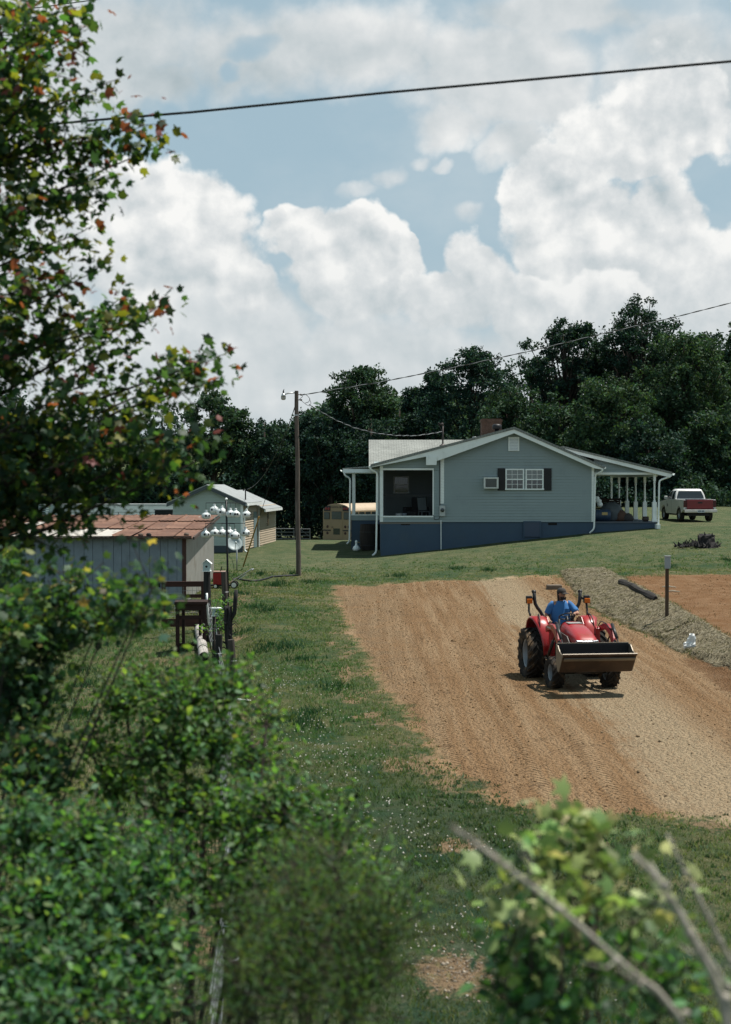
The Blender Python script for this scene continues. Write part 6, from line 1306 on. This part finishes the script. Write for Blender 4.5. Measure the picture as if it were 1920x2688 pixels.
mb = MB(); mb.prism([(-w2, zl), (w2, zl), (w2 * .95, zh), (-w2 * 1.05, zh - .02)], 'y', -.22, .22); bd = mb.build('body', M_CR, r_, bevel=.03); mb = MB(); mb.box(-w2 * 1.02, w2 * .98, -.24, .24, zh - .01, zh + .03); mb.build('lid', mat('lid_tan', (.32, .22, .18), .6), bd, bevel=.01)
for i in range(4): mb = MB(); mb.box(-w2 * .8 + i * w2 * .5, -w2 * .8 + i * w2 * .5 + .02, -.232, -.221, zl + .05, zh - .06); mb.build('rib', M_CR, bd)
mb = MB(); mb.box(-w2 - .15, w2 + .2, -.18, .18, zl - .06, zl - .001); mb.build('frame', M_BLACK, r_)
def small_wheel(c, r): 
    mb = MB(); MX = Matrix.Translation(c) @ Matrix.Rotation(R(90), 4, 'X'); mb.lathe([(r * .72, -.03), (r, -.035), (r, .035), (r * .72, .03)], 22, MX, close=True); ty = mb.build('wheel', M_TYRE, r_, auto=40); mb = MB(); mb.lathe([(.001, -.03), (r * .2, -.03), (r * .25, -.02), (r * .715, -.025), (r * .715, .025), (.001, .03)], 22, MX); mb.build('hub', M_TRIM, ty)
for yy in (-.24, .24): small_wheel((-w2 + .09, yy, .075), .08); small_wheel((w2 + .33, yy, .12), .125)
for yy in (-.16, .16): mb = MB(); mb.tube(bent([(w2 + .1, yy, .12), (w2 + .35, yy, .32), (w2 + .95, yy, .68), (w2 + 1.02, yy, .70), (w2 + .99, yy, .62)], .06), .02, 8); mb.tube([(w2 + .2, yy, .1), (w2 + .75, yy, .5)], .014, 6); mb.build('handle', mat('chrome_tube', (.6, .6, .6), .25, .8), r_, smooth=True)
mb = MB(); mb.tube([(.02, 0, zh), (.09, 0, zh + .2)], .02, 6); mb.build('lever', M_BLACK, r_)
# ---- far tube gates
M_TG = mat('dull_tube', (.13, .14, .145), .6, .3)
def tubegate(px0, px1, pyt, Y, label, brace):
    x0, x1 = X(px0, Y), X(px1, Y); zt = Z(pyt, Y); gz = hz_((x0 + x1) / 2, Y); r_ = thing('metal_gate', label, 'gate', ((x0 + x1) / 2, Y, gz)); w2 = (x1 - x0) / 2; h = zt - gz; mb = MB()
    mb.tube([(-w2, 0, 0), (-w2, 0, h), (w2, 0, h), (w2, 0, 0)], .035, 8); mb.build('frame', M_TG, r_)
    for i in range(1, 4): mb = MB(); mb.tube([(-w2, 0, h * i / 4), (w2, 0, h * i / 4)], .028, 8); mb.build('rail', M_TG, r_)
    if brace: mb = MB(); mb.tube([(-w2, 0, h), (w2, 0, h * .4)], .02, 6); mb.build('brace', M_TG, r_)
    else: mb = MB(); mb.tube([(0, 0, 0), (0, 0, h)], .02, 6); mb.build('brace', M_TG, r_)
tubegate(706, 772, 1388, 91, 'wide tubular steel gate next to the beige garage wall', False); tubegate(788, 814, 1388.5, 92, 'narrow braced steel gate between the pole and the bus', True)
# white stick and stake in the verge
g = at_ground(642, 1841); mb = MB(); mb.tube([P(617, 1835, g.y - .1) , P(668, 1841, g.y - .15)], .022, 8); tag(mb.build('plastic_pipe', M_TRIM, smooth=True), 'short white plastic pipe lying in the verge near the stake', 'pipe')
mb = MB(); mb.tube([(0, 0, -.1), (.0, 0, .24)], .014, 6); o = mb.build('stake', M_POSTD); o.location = g + Vector((.02, .1, 0)); tag(o, 'thin dark stake stuck in the verge behind the white pipe', 'stake')
# ---------------------------------------------------------------- plants
def star(nl=5, notch=.52):
    pts = [(0, 0, 0)]
    angs = [-128, -64, 0, 64, 128]; ln = [.62, .88, 1.0, .88, .62]
    rim = []
    for i, (a, l) in enumerate(zip(angs, ln)):
        a = R(a); rim.append((l * math.sin(a), .42 + l * .62 * math.cos(a), -.10 * l))
        if i < 4: b = R((angs[i] + angs[i + 1]) / 2); rim.append((notch * math.sin(b), .42 + notch * .62 * math.cos(b), .04))
    rim.append((0, .02, 0)); v = [(0, .42, .05)] + rim; n = len(rim)
    return np.array(v, float) * np.array([.5, .62, .6]), np.array([(0, 1 + i, 1 + (i + 1) % n) for i in range(n)])
def oval():
    v = [(0, 0, 0), (.24, .3, .05), (.27, .55, .04), (0, 1, -.10), (-.27, .55, .04), (-.24, .3, .05), (0, .5, -.03)]
    return np.array(v, float), np.array([(6, 0, 1), (6, 1, 2), (6, 2, 3), (6, 3, 4), (6, 4, 5), (6, 5, 0)])
def kite(): return np.array([(0, 0, 0), (.32, .45, .06), (0, 1, -.05), (-.32, .45, .06)], float), np.array([(0, 1, 2, 3)])
def needle(): return np.array([(-.06, 0, 0), (.06, 0, 0), (0, 1, -.08)], float), np.array([(0, 1, 2)])
STAR2 = star(5, .40); STAR, OVAL, KITE, NEEDLE = star(), oval(), kite(), needle()
def leaves(name, pos, size, cols, tmpl, m_, parent, up=.6, dirs=None, seed=0):
    r = np.random.default_rng(seed); n = len(pos); tv, tf = tmpl
    nm = r.normal(0, 1, (n, 3)); nm /= np.linalg.norm(nm, axis=1, keepdims=True); nm += np.array([0, 0, up]) * 1.6; nm /= np.linalg.norm(nm, axis=1, keepdims=True)
    f_ = r.normal(0, 1, (n, 3)) if dirs is None else dirs + r.normal(0, .55, (n, 3)); f_ -= nm * (f_ * nm).sum(1, keepdims=True); f_ /= np.linalg.norm(f_, axis=1, keepdims=True) + 1e-9
    s_ = np.cross(f_, nm); sz = np.asarray(size) * r.uniform(.6, 1.25, n) if np.ndim(size) == 0 else size
    V = (tv[None, :, 0:1] * s_[:, None] + tv[None, :, 1:2] * f_[:, None] + tv[None, :, 2:3] * nm[:, None]) * sz[:, None, None] + pos[:, None]
    Fc = tf[None] + len(tv) * np.arange(n)[:, None, None]
    o = npmesh(name, V.reshape(-1, 3), Fc.reshape(-1, tf.shape[1]), tf.shape[1], m_, parent, np.repeat(cols, len(tv), 0)); return o
def palette(n, cols, wts, jit=.25, seed=0):
    r = np.random.default_rng(seed); c = np.array(cols)[r.choice(len(cols), n, p=np.array(wts) / sum(wts))]
    return np.clip(c * (1 + r.normal(0, jit, (n, 1))) * (1 + r.normal(0, .08, (n, 3))), .004, .6)
M_LF = leafmat('tree_leaf', .22, .65, .10, (1.2, 1.3, .5)); M_LN = leafmat('near_leaf', .5, .5, .25, (1.5, 1.6, .45))
M_PALE = leafmat('pale_leaf', .32, .5, .25, (1.2, 1.3, .75)); M_BARK = wood('bark', (.035, .028, .024), (.075, .062, .052), .95, 2, 16)
GREENS = {'dark': ([(.026, 0.056, 0.044), (.036, 0.071, 0.049), (.020, 0.044, 0.038)], (3, 2, 2)), 'mid': ([(.038, 0.075, 0.046), (.054, 0.094, 0.051), (.028, 0.057, 0.041)], (3, 2, 2)), 'light': ([(.050, 0.092, 0.051), (.068, 0.110, 0.056), (.034, 0.067, 0.044)], (3, 2, 2)), 'cedar': ([(.026, 0.058, 0.046), (.038, 0.075, 0.054), (.020, 0.044, 0.038)], (3, 2, 2))}  # far tree greens, blue raised to stand in for thin haze
def far_tree(name, label, cx, top_, wpx, Y, pal, n=8500, airy=0, shape='round', seed=0, size=.30, base=.10, group='trees behind the house'):
    r = np.random.default_rng(seed); x = X(cx, Y); zt = Z(top_, Y); zg = hz_(x, Y) if Y < 135 else -4; H = zt - zg; w_ = wpx / 2 / F * Y
    root = thing(name, label, 'tree', (x, Y, zg), group=group)
    vr = min(H * .5, w_ * (1.5 if shape == 'oval' else 1.05)); zc = H - vr; N0 = 84 if airy else 100; N1 = 24; n = int(n * 1.9)
    d = r.normal(0, 1, (N0, 3)); d /= np.linalg.norm(d, axis=1, keepdims=True); k = r.uniform(.30, 1, N0) ** .55
    if shape == 'layer':
        tt = r.random(N0) ** .8; ang = r.uniform(0, 6.283, N0); rad = w_ * (1.08 - .88 * tt) * np.sqrt(r.uniform(.2, 1, N0)); C = np.stack([rad * np.cos(ang), rad * np.sin(ang), H * (.42 + .58 * tt) - w_ * .1], 1); cr = w_ * r.uniform(.11, .22, N0); flat = .40
    else:
        cr = w_ * r.uniform(.15, .27, N0) * (.85 if airy else 1); C = d * k[:, None] * np.array([w_, w_, vr]) * .93 + np.array([0, 0, zc]); flat = .72
    a2 = r.uniform(0, 6.283, N1); C1 = np.stack([w_ * .75 * np.sqrt(r.random(N1)) * np.cos(a2), w_ * .75 * np.sqrt(r.random(N1)) * np.sin(a2), H * r.uniform(base, .62, N1)], 1); C = np.concatenate([C, C1]); cr = np.concatenate([cr, w_ * r.uniform(.2, .34, N1)]); N = N0 + N1
    C[:, 2] = np.minimum(C[:, 2], H - cr * flat * .8)
    SB = 9; sd = r.normal(0, 1, (N, SB, 3)); sd /= np.linalg.norm(sd, axis=2, keepdims=True); sub = C[:, None] + sd * (cr[:, None, None] * r.uniform(.55, 1.1, (N, SB, 1))) * np.array([1, 1, flat]); sub = sub.reshape(-1, 3); sr = np.repeat(cr, SB) * r.uniform(.28, .55, N * SB)
    idx = r.choice(N * SB, n, p=(lambda q_: q_ / q_.sum())(sr ** 2 * np.where(np.arange(N * SB) < N0 * SB, 1., .45))); d = r.normal(0, 1, (n, 3)); d /= np.linalg.norm(d, axis=1, keepdims=True)
    pos = sub[idx] + d * (sr[idx] * r.random(n) ** .4)[:, None] * np.array([1, 1, .8]) + r.normal(0, .07, (n, 3))
    cols, wts = GREENS[pal]; Cc = palette(n, cols, wts, .2, seed) * (1 + .22 * r.normal(0, 1, N * SB))[idx][:, None].clip(.6, 1.5)
    leaves('crown', pos, size * .88, Cc, KITE, M_LF, root, .35, seed=seed)
    mb = MB(); lean = r.uniform(-.3, .3); tr = .16 + H * .014
    mb.tube([(0, 0, -.4), (lean * .3, 0, H * .3), (lean, 0, H * .62), (lean * 1.2, 0, H * .93)], [tr, tr * .8, tr * .5, .04], 9)
    for i in range(0, N0, 3 if not airy else 1):
        c = C[i]; z0 = max(H * .15, c[2] * .62); a = Vector((lean * z0 / H, 0, z0)); b = Vector(c); mb.tube([a, a.lerp(b, .5) + Vector((0, 0, -.08 * (b - a).length)), b], [tr * .22, tr * .13, .03], 5)
    mb.build('trunk', M_BARK, root, smooth=True); return root
T = far_tree
T('oak_tree', 'round topped tree standing alone above the treeline beyond the pole', 945, 950, 195, 118, 'mid', 10000, seed=1)
T('cedar_tree', 'broad layered cedar directly behind the chimney', 1240, 902, 330, 116, 'cedar', 13000, 0, 'layer', 2, .28)
T('cedar_tree', 'narrower cedar beside the broad one, towards the pole', 1140, 968, 170, 120, 'cedar', 8000, 0, 'layer', 3, .28)
T('hickory_tree', 'black tall tree with ragged crown behind the house roof end', 1479, 836, 225, 123, 'dark', 11000, 1, 'round', 4)
T('oak_tree', 'tallest airy tree with sky showing through its limbs', 1676, 772, 225, 121, 'dark', 9500, 1, 'round', 5, .27, .35)
T('oak_tree', 'tall leafy light green tree just behind the pickup truck', 1795, 852, 260, 108, 'light', 13000, 0, 'oval', 6)
T('oak_tree', 'dark tree cut off by the edge of the photo beyond the pickup', 1950, 843, 200, 113, 'mid', 9500, 0, 'oval', 7)
T('maple_tree', 'low bushy light green tree over the side porch roof', 1610, 985, 270, 103, 'light', 13000, 0, 'oval', 8)
T('maple_tree', 'lower dark tree rising over the house ridge', 1345, 990, 240, 111, 'mid', 10000, 0, 'oval', 9)
T('maple_tree', 'mid green tree peeping over the low porch roof', 1465, 1035, 210, 107, 'mid', 9000, 0, 'oval', 10)
T('maple_tree', 'squat tree filling the gap beneath the lone round tree', 1040, 1045, 180, 122, 'dark', 8000, 0, 'oval', 11)
T('oak_tree', 'rounded dark tree rising between the garage and the pole', 565, 1030, 200, 118, 'mid', 9500, 0, 'round', 12)
T('maple_tree', 'low dark tree immediately behind the pole', 705, 1088, 180, 119, 'dark', 8000, 0, 'oval', 13)
T('maple_tree', 'small dark tree next to the pole on the house side', 808, 1072, 160, 120, 'dark', 8000, 0, 'oval', 14)
T('maple_tree', 'dark filler tree above the school bus', 870, 1060, 170, 116, 'dark', 8000, 0, 'oval', 15)
T('oak_tree', 'dark tree behind the pale garage roof', 430, 1068, 210, 117, 'dark', 9000, 0, 'oval', 16)
T('oak_tree', 'dark tree behind the long white trailer', 290, 1085, 210, 119, 'dark', 8500, 0, 'oval', 17)
T('oak_tree', 'dark tree behind the nose of the white trailer', 160, 1070, 210, 118, 'dark', 8500, 0, 'oval', 18)
T('oak_tree', 'tree half hidden behind the near maple at the frame edge', 35, 1015, 210, 121, 'dark', 8500, 0, 'oval', 19)
T('maple_tree', 'thick dark tree between the bus and the house roof', 985, 1075, 190, 113, 'dark', 8500, 0, 'oval', 20)
T('maple_tree', 'dark bushy tree close behind the side porch posts', 1700, 1080, 230, 101, 'dark', 9000, 0, 'oval', 21)
T('maple_tree', 'mid green bushy tree at the lawn edge behind the pickup', 1880, 1060, 240, 104, 'mid', 9500, 0, 'oval', 22)
T('oak_tree', 'dark crown filling the gap right of the layered cedar', 1390, 935, 250, 128, 'dark', 9000, 0, 'round', 23)
T('oak_tree', 'dark crown joining the ragged tree and the airy tall one', 1575, 885, 250, 129, 'dark', 9500, 0, 'round', 24)
T('oak_tree', 'shadowy crown filling in behind the tall leafy tree', 1740, 880, 260, 128, 'dark', 9500, 0, 'round', 25)
T('oak_tree', 'shadowy tall tree between the leafy one and the frame edge', 1875, 870, 230, 127, 'dark', 9500, 0, 'round', 26)
T('cedar_tree', 'dim cedar between the lone round tree and the layered ones', 1090, 1010, 200, 127, 'cedar', 8000, 0, 'layer', 27, .28)
# understory and far wood: masses nobody could count
def mass(name, label, n, fx, fy, zlo, zhi, size, pal, seed, m_=None):
    r = np.random.default_rng(seed); x = r.uniform(*fx, n); y = r.uniform(*fy, n); zz = r.random(n) ** .9; zg = zlo(x, y); zt = zhi(x, y) + vnoise(x, y, 1.1, seed) * .5
    pos = np.stack([x, y, zg + (zt - zg) * zz], 1); cols, wts = pal; o = leaves(name, pos, size, palette(n, cols, wts, .3, seed), KITE, m_ or M_LF, None, .3, seed=seed); return tag(o, label, kind='stuff')
mass('undergrowth', 'dark undergrowth and saplings filling the wood edge', 60000, (-36, 44), (119, 127), lambda x, y: height(x, y), lambda x, y: height(x, y) + 5.2 + 1.6 * sm(x, 5, 25), .42, GREENS['dark'], 31)
mass('undergrowth', 'low scrub along the edge of the lawn behind the house', 14000, (8, 40), (97, 101), lambda x, y: height(x, y), lambda x, y: height(x, y) + 1.5 + .7 * np.sin(x * .9), .30, GREENS['dark'], 33)
mass('distant_woods', 'hazy green wooded hill far beyond the trees', 30000, (X(600, 330), X(1500, 330)), (318, 342), lambda x, y: 0 * x, lambda x, y: 20.5 - ((x - X(1110, 330)) / 26) ** 2 * 5 + 1.2 * np.sin(x * .5), 1.5, ([(.060, .105, .075), (.08, .13, .085), (.045, .085, .068)], (3, 2, 2)), 32)  # distance haze is mixed into these leaf colours

# ---------------------------------------------------------------- near plants beside the railway
def twiggy(limbs, r, sub_n, sub_len, leaf_n, droop=.15, wood_mb=None, spread=.9, start=.25):
    """limbs: list of (points, radius); grows side twigs and returns leaf points, directions and tipness"""
    P_, D_, Tp = [], [], []
    for pts, rad in limbs:
        pts = [Vector(p) for p in pts]; L = sum((b - a).length for a, b in zip(pts, pts[1:])); wood_mb.tube(pts, [rad * (1 - .8 * i / (len(pts) - 1)) for i in range(len(pts))], 7)
        def at(t_):
            d = t_ * L
            for a, b in zip(pts, pts[1:]):
                l = (b - a).length
                if d <= l: return a.lerp(b, d / l), (b - a).normalized()
                d -= l
            return pts[-1], (pts[-1] - pts[-2]).normalized()
        k = max(3, int(sub_n * L))
        for i in range(k + 1):
            t_ = start + (1 - start) * i / k; p, d = at(min(t_ + r.uniform(-.02, .02), 1))
            sl_ = sub_len * (1.15 - .75 * t_) * r.uniform(.6, 1.25); v = Vector(r.normal(0, 1, 3)); v -= d * v.dot(d); v.normalize()
            if i == k: q = (d + Vector((0, 0, .25))).normalized()
            else: q = (d * r.uniform(.3, .9) + v * spread + Vector((0, 0, .18))).normalized()
            e = p + q * sl_ - Vector((0, 0, droop * sl_)); mid = p.lerp(e, .5) + Vector((0, 0, .06 * sl_)); wood_mb.tube([p, mid, e], [max(.004, rad * .18), .004, .002], 4, cap=False)
            for j in range(leaf_n):
                s_ = r.uniform(.15, 1.05) if j else 1.0; c = (p.lerp(mid, s_ * 2) if s_ < .5 else mid.lerp(e, s_ * 2 - 1)) + Vector(r.normal(0, .045 + .03 * s_, 3))
                P_.append(c); D_.append(q + Vector((0, 0, -.3))); Tp.append(min(1, max(0, t_ * .55 + s_ * .55)))
    return np.array(P_), np.array(D_), np.array(Tp)
# the big maple leaning in from the side of the frame
r = np.random.default_rng(77); tb_ = Vector(on(-3.75, 10.6)); mt = thing('maple_tree', 'near maple with red tipped leaves reaching in along the whole side', 'tree', tb_)
tips = [(250, 78, 10), (205, 30, 10.6), (290, 235, 10.2), (185, 170, 9.6), (330, 335, 10), (430, 395, 10.3), (390, 340, 10.0), (300, 470, 9.8), (250, 610, 10.4), (270, 720, 10), (440, 815, 10.2), (370, 850, 9.8), (335, 800, 10.6), (592, 945, 10.2), (600, 1000, 10), (520, 985, 10.5), (545, 1215, 10), (480, 1140, 9.7), (565, 1165, 10.4), (420, 1190, 10.2), (280, 1195, 9.7), (330, 1120, 10.6), (255, 1010, 9.6), (215, 880, 10.3), (150, 760, 9.5), (120, 300, 10.5), (100, 100, 9.6), (60, 20, 10.2), (60, 520, 9.3), (70, 660, 10.6), (80, 1150, 10.5), (40, 860, 9.8), (30, 240, 9.5), (20, 400, 10.9), (60, 1560, 9.6), (280, 1180, 10.7), (40, 1250, 9.7), (20, 1330, 10.3), (90, 760, 9.9), (70, 130, 10.3), (110, 380, 10.2), (100, 200, 10.9), (220, 1175, 10.2), (35, 1120, 10.8), (160, 60, 10.9), (20, 840, 9.3)]
limbs = []
for (a, b, Y) in tips:
    e = Vector(P(a - min(36, max(0, a - 40) * .2), b, Y)); zst = max(-3.6, min(5.2, e.z - r.uniform(.2, .9) - .25 * abs(e.x + 3.7))); s0 = Vector((-3.72 + .03 * zst, 10.55, zst)); m1 = s0.lerp(e, .45) + Vector((0, r.uniform(-.15, .15), r.uniform(.05, .25))); m2 = s0.lerp(e, .75) + Vector((0, r.uniform(-.1, .1), r.uniform(.02, .16)))
    limbs.append(([s0, m1, m2, e], .010 + .0035 * (e - s0).length))
mb = MB(); mb.tube([Vector((-3.75, 10.6, tb_.z - .3)), Vector((-3.72, 10.55, -1)), Vector((-3.6, 10.55, 2)), Vector((-3.5, 10.6, 5.6))], [.2, .17, .12, .05], 12)
pos, dr, tp = twiggy(limbs, r, 7.5, .38, 17, wood_mb=mb)
o = mb.build('trunk', M_BARK, mt, smooth=True); o.location = -tb_
n = len(pos); C = palette(n, [(.042, .088, .050), (.060, .115, .056), (.028, .062, .040), (.10, .145, .045)], (4, 3, 3, 1.2), .25, 5); k = r.random(n)
hi = sm(pos[:, 2], -2, 3); C = np.where((k < .05 + .14 * hi)[:, None] & (tp > .45)[:, None], np.array([.17, .175, .042]) * r.uniform(.7, 1.3, (n, 1)), C)
C = np.where(((k > .996 - .012 * hi) & (tp > .75))[:, None] | ((tp > .985) & (k > .72))[:, None], np.array([.17, .050, .050]) * r.uniform(.6, 1.5, (n, 1)), C)
o = leaves('crown', pos, .112, C, STAR, M_LN, mt, .55, dr, 6); o.location = -tb_
def shrub(name, label, base, blobs, size, cols, wts, tmpl, seed, leafn=10, m_=None, twig=.28, cat='shrub', stem=.02, dens=1.0, up=.55):
    """blobs: (px, py, rx, ry, Y, twigs) in the photograph turned into lumps of twigs at their own depth, joined to the base by stems"""
    r = np.random.default_rng(seed); base = Vector(base); root = thing(name, label, cat, base); mb = MB(); PP, DD = [], []
    for (a, b, rx, ry, Y, nt) in blobs:
        c = Vector(P(a, b, Y)); ax_, az_ = [max(q_ / F * Y - twig * .75, q_ / F * Y * .35) for q_ in (rx, ry)]; nt = nt * 1.05; s0 = base + Vector((r.uniform(-.12, .12), r.uniform(-.12, .12), -.1)); mid = s0.lerp(c, .5) + Vector((r.uniform(-.1, .1), r.uniform(-.1, .1), .1))
        mb.tube([s0, mid, c], [stem, stem * .75, stem * .4], 6)
        for i in range(int(nt * dens)):
            d = Vector(r.normal(0, 1, 3)).normalized() * (r.random() ** .4); p = c + Vector((d.x * ax_, d.y * max(ax_, .3) * .8, d.z * az_)); q = (p - c + Vector((r.normal(0, .25), r.normal(0, .25), .25 + r.normal(0, .15)))).normalized()
            e = p + q * twig * r.uniform(.6, 1.3); anchor = c.lerp(p, .35); mb.tube([anchor, p, e], [stem * .28, .004, .002], 4, cap=False)
            for j in range(leafn): PP.append(p.lerp(e, r.uniform(-.15, 1.05)) + Vector(r.normal(0, .03 + size * .3, 3))); DD.append(q + Vector((0, 0, -.2)))
    o = mb.build('stem', M_BARK, root, smooth=True); o.location = -base; PP = np.array(PP); n = len(PP)
    o = leaves('foliage', PP, size, palette(n, cols, wts, .28, seed), tmpl, m_ or M_LN, root, up, np.array(DD), seed); o.location = -base; return root
GR = [(.078, .160, .066), (.105, .20, .075), (.054, .115, .058), (.17, .25, .085)]
SH = [(.050, .110, .064), (.070, .138, .070), (.038, .082, .052), (.14, .18, .065), (.24, .21, .11)]
shrub('maple_sapling', 'leafy maple sapling hiding the shed wall', on(X(150, 8.8) - .9, 8.8), [(10, 1525, 60, 55, 9, 30), (150, 1640, 110, 65, 8.8, 42), (290, 1615, 65, 45, 8.4, 16), (355, 1625, 65, 60, 8.2, 22), (120, 1680, 140, 100, 8.9, 90), (40, 1850, 130, 150, 8.6, 120), (90, 2030, 130, 120, 8.2, 90), (255, 1650, 90, 55, 9.2, 22), (40, 1640, 110, 90, 8.5, 70), (200, 1520, 50, 40, 8.8, 8), (400, 1545, 26, 40, 8.0, 6), (20, 1680, 70, 100, 8.2, 40)], .088, SH, (4, 4, 3, 1.4, .4), STAR, 51, 10, twig=.2, stem=.012)
shrub('privet_shrub', 'bright green small leaved shrub in front of the fence', on(X(480, 8.6), 8.6), [(330, 1850, 110, 60, 9, 46), (480, 1850, 120, 70, 8.6, 62), (600, 1830, 70, 60, 8.8, 38), (560, 1960, 110, 90, 8.5, 66), (420, 2000, 130, 90, 8.4, 68), (300, 2080, 110, 80, 8.8, 46), (660, 2010, 60, 80, 8.8, 30), (500, 2140, 150, 90, 8.3, 76), (700, 1905, 55, 22, 8.4, 10), (620, 2160, 110, 90, 8.0, 56), (370, 1800, 50, 25, 9.2, 10), (240, 1960, 60, 70, 9.0, 20)], .055, GR, (4, 4, 3, 1.2), OVAL, 52, 12, twig=.24)
shrub('privet_shrub', 'dense dark shrub filling the lower corner below the maple', on(X(160, 7.0) , 7.0), [(60, 2210, 130, 100, 7.2, 74), (220, 2230, 130, 90, 7.4, 70), (100, 2400, 150, 110, 6.8, 84), (300, 2380, 130, 100, 7.0, 72), (60, 2580, 140, 120, 6.5, 84), (240, 2560, 150, 120, 6.6, 84), (420, 2300, 110, 90, 7.2, 56), (400, 2500, 110, 100, 6.8, 46), (140, 2680, 160, 70, 6.2, 60), (380, 2660, 120, 70, 6.4, 44)], .056, [(.070, .160, .078), (.100, .205, .094), (.048, .110, .062), (.17, .255, .11)], (4, 4, 3, 1), OVAL, 53, 12, twig=.22)
shrub('privet_shrub', 'loose green shrub with dark stems between two others', on(X(690, 7.6), 7.6), [(740, 2130, 110, 80, 7.8, 50), (860, 2210, 120, 70, 7.7, 50), (680, 2260, 120, 90, 7.6, 62), (820, 2330, 110, 90, 7.4, 46), (980, 2290, 70, 50, 7.6, 18), (640, 2420, 80, 100, 7.4, 28), (560, 2350, 70, 90, 7.8, 30)], .052, GR, (4, 4, 3, 1), OVAL, 54, 11, twig=.24)
shrub('juniper_bush', 'feathery brownish green bush at the bottom of the slope', on(X(840, 5.6), 5.6), [(800, 2420, 130, 110, 5.7, 60), (930, 2470, 130, 110, 5.6, 62), (1000, 2480, 80, 80, 5.5, 26), (780, 2580, 170, 110, 5.4, 66), (930, 2620, 130, 90, 5.3, 50), (880, 2300, 50, 70, 5.8, 16), (700, 2500, 90, 90, 5.6, 30), (640, 2640, 120, 70, 5.4, 34)], .05, [(.080, .155, .066), (.12, .18, .072), (.14, .125, .068), (.060, .125, .066)], (4, 4, .8, 3), NEEDLE, 55, 34, twig=.30, up=.1)
shrub('maple_sapling', 'pale star leaved sapling at the lower edge beside dry stalks', on(X(1500, 4.7), 4.7), [(1530, 2245, 90, 55, 4.8, 4), (1400, 2290, 80, 60, 4.8, 5), (1580, 2300, 120, 70, 4.7, 8), (1470, 2350, 100, 70, 4.7, 6), (1660, 2400, 80, 60, 4.6, 5), (1350, 2450, 90, 60, 4.7, 5), (1560, 2430, 90, 60, 4.6, 4)], .115, [(.32, .37, .14), (.24, .33, .12), (.42, .41, .21), (.14, .22, .09)], (3, 3, 2, 2), STAR2, 56, 7, m_=M_PALE, twig=.14, stem=.012)
shrub('privet_shrub', 'dark green weedy shrub at the foot of the pale sapling', on(X(1480, 4.8), 4.9), [(1500, 2470, 100, 70, 4.9, 7), (1420, 2540, 130, 90, 4.9, 14), (1560, 2560, 90, 80, 4.8, 7), (1370, 2620, 130, 70, 4.8, 17), (1690, 2560, 70, 60, 4.6, 7), (1720, 2640, 140, 50, 4.6, 16), (1480, 2660, 110, 50, 4.7, 15), (1310, 2530, 60, 60, 4.9, 6)], .062, [(.075, .165, .075), (.11, .22, .092), (.050, .11, .060), (.20, .29, .10)], (4, 4, 3, 1), OVAL, 57, 9, twig=.16, stem=.010)
shrub('vine', 'green leafy vine climbing between the fence posts', on(X(575, 34.4), 34.2), [(582, 1620, 12, 25, 34.4, 9), (583, 1650, 14, 22, 34.2, 10), (570, 1585, 10, 14, 35, 4), (600, 1580, 10, 10, 34, 4), (545, 1650, 10, 18, 34, 5)], .09, GR, (4, 4, 3, 1), OVAL, 58, 8, twig=.12, cat='vine')
# dry stalks
def stalk(label, pts, Y, rad, hairy, seed):
    random.seed(seed); q = [Vector(P(a, b, Y + dy)) for a, b, dy in pts]; q.append(Vector(on(q[-1].x + (q[-1].x - q[-2].x) * 1.4, q[-1].y + .1, -.05))); base = q[-1]; root = thing('dry_stalk', label, 'stalk', base); mb = MB()
    qq = bent(q, .1); n = len(qq); mb.tube(qq, [rad * (.55 + .55 * i / n) * random.uniform(.82, 1.15) for i in range(n)], 8); o = mb.build('stem', wood('dry_stem', (.30, .27, .225), (.46, .42, .36), .85, 2, 30), root, smooth=True); o.location = -base
    for i, a in enumerate(q[1:-1]): mb = MB(); mb.ball(a, (rad * 1.35, rad * 1.35, rad * 1.1), 10, 6); o = mb.build('node', wood('dry_stem', (.30, .27, .225), (.46, .42, .36)), root, smooth=True); o.location = -base
    mb = MB()
    for k in range(7):
        i = random.randrange(2, n - 2); a = qq[i]; d = (qq[i] - qq[i + 1]).normalized(); sd = Vector((random.gauss(0, 1), random.gauss(0, .4), random.gauss(0, 1))); sd = (sd - d * sd.dot(d)).normalized(); L = random.uniform(.03, .10)
        mb.tube([a, a + (d * .6 + sd) * L * .5, a + (d * 1.1 + sd * .8) * L], [rad * .4, rad * .25, rad * .1], 5)
    o = mb.build('side_twig', wood('dry_stem', (.20, .165, .13), (.36, .31, .25)), root); o.location = -base; o['kind'] = 'stuff'
    if hairy:
        mb = MB()
        for k in range(60): t_ = random.random(); p = q[0].lerp(q[1], t_); d = Vector((random.gauss(0, 1), random.gauss(0, 1), random.gauss(0, 1))).normalized(); e = p + d * rad * 1.5 + (q[0] - q[1]).normalized() * .02; mb.tube([p, e], [.0022, .0006], 3, cap=False)
        o = mb.build('seed_head', mat('seed_fluff', (.34, .28, .23), .9), root); o.location = -base
    return root
stalk('long dry stalk crossing in front of the pale sapling, furry tipped', [(1190, 2172, 0), (1330, 2275, 0), (1470, 2385, .02), (1620, 2520, .05), (1800, 2660, .1)], 3.3, .0085, True, 1)
stalk('thick pale dry stalk leaning at the lower corner', [(1662, 2243, 0), (1745, 2325, .02), (1810, 2450, .04), (1905, 2620, .06)], 3.2, .0105, False, 2)
stalk('dry stalk running alongside the thick one', [(1705, 2262, .1), (1790, 2400, .1), (1850, 2500, .12), (1915, 2590, .12)], 3.4, .007, False, 3)
stalk('thinnest dry stalk, highest and closest to the frame edge', [(1752, 2190, .2), (1800, 2290, .2), (1822, 2330, .2), (1890, 2470, .2), (1960, 2600, .2)], 3.5, .007, False, 4)
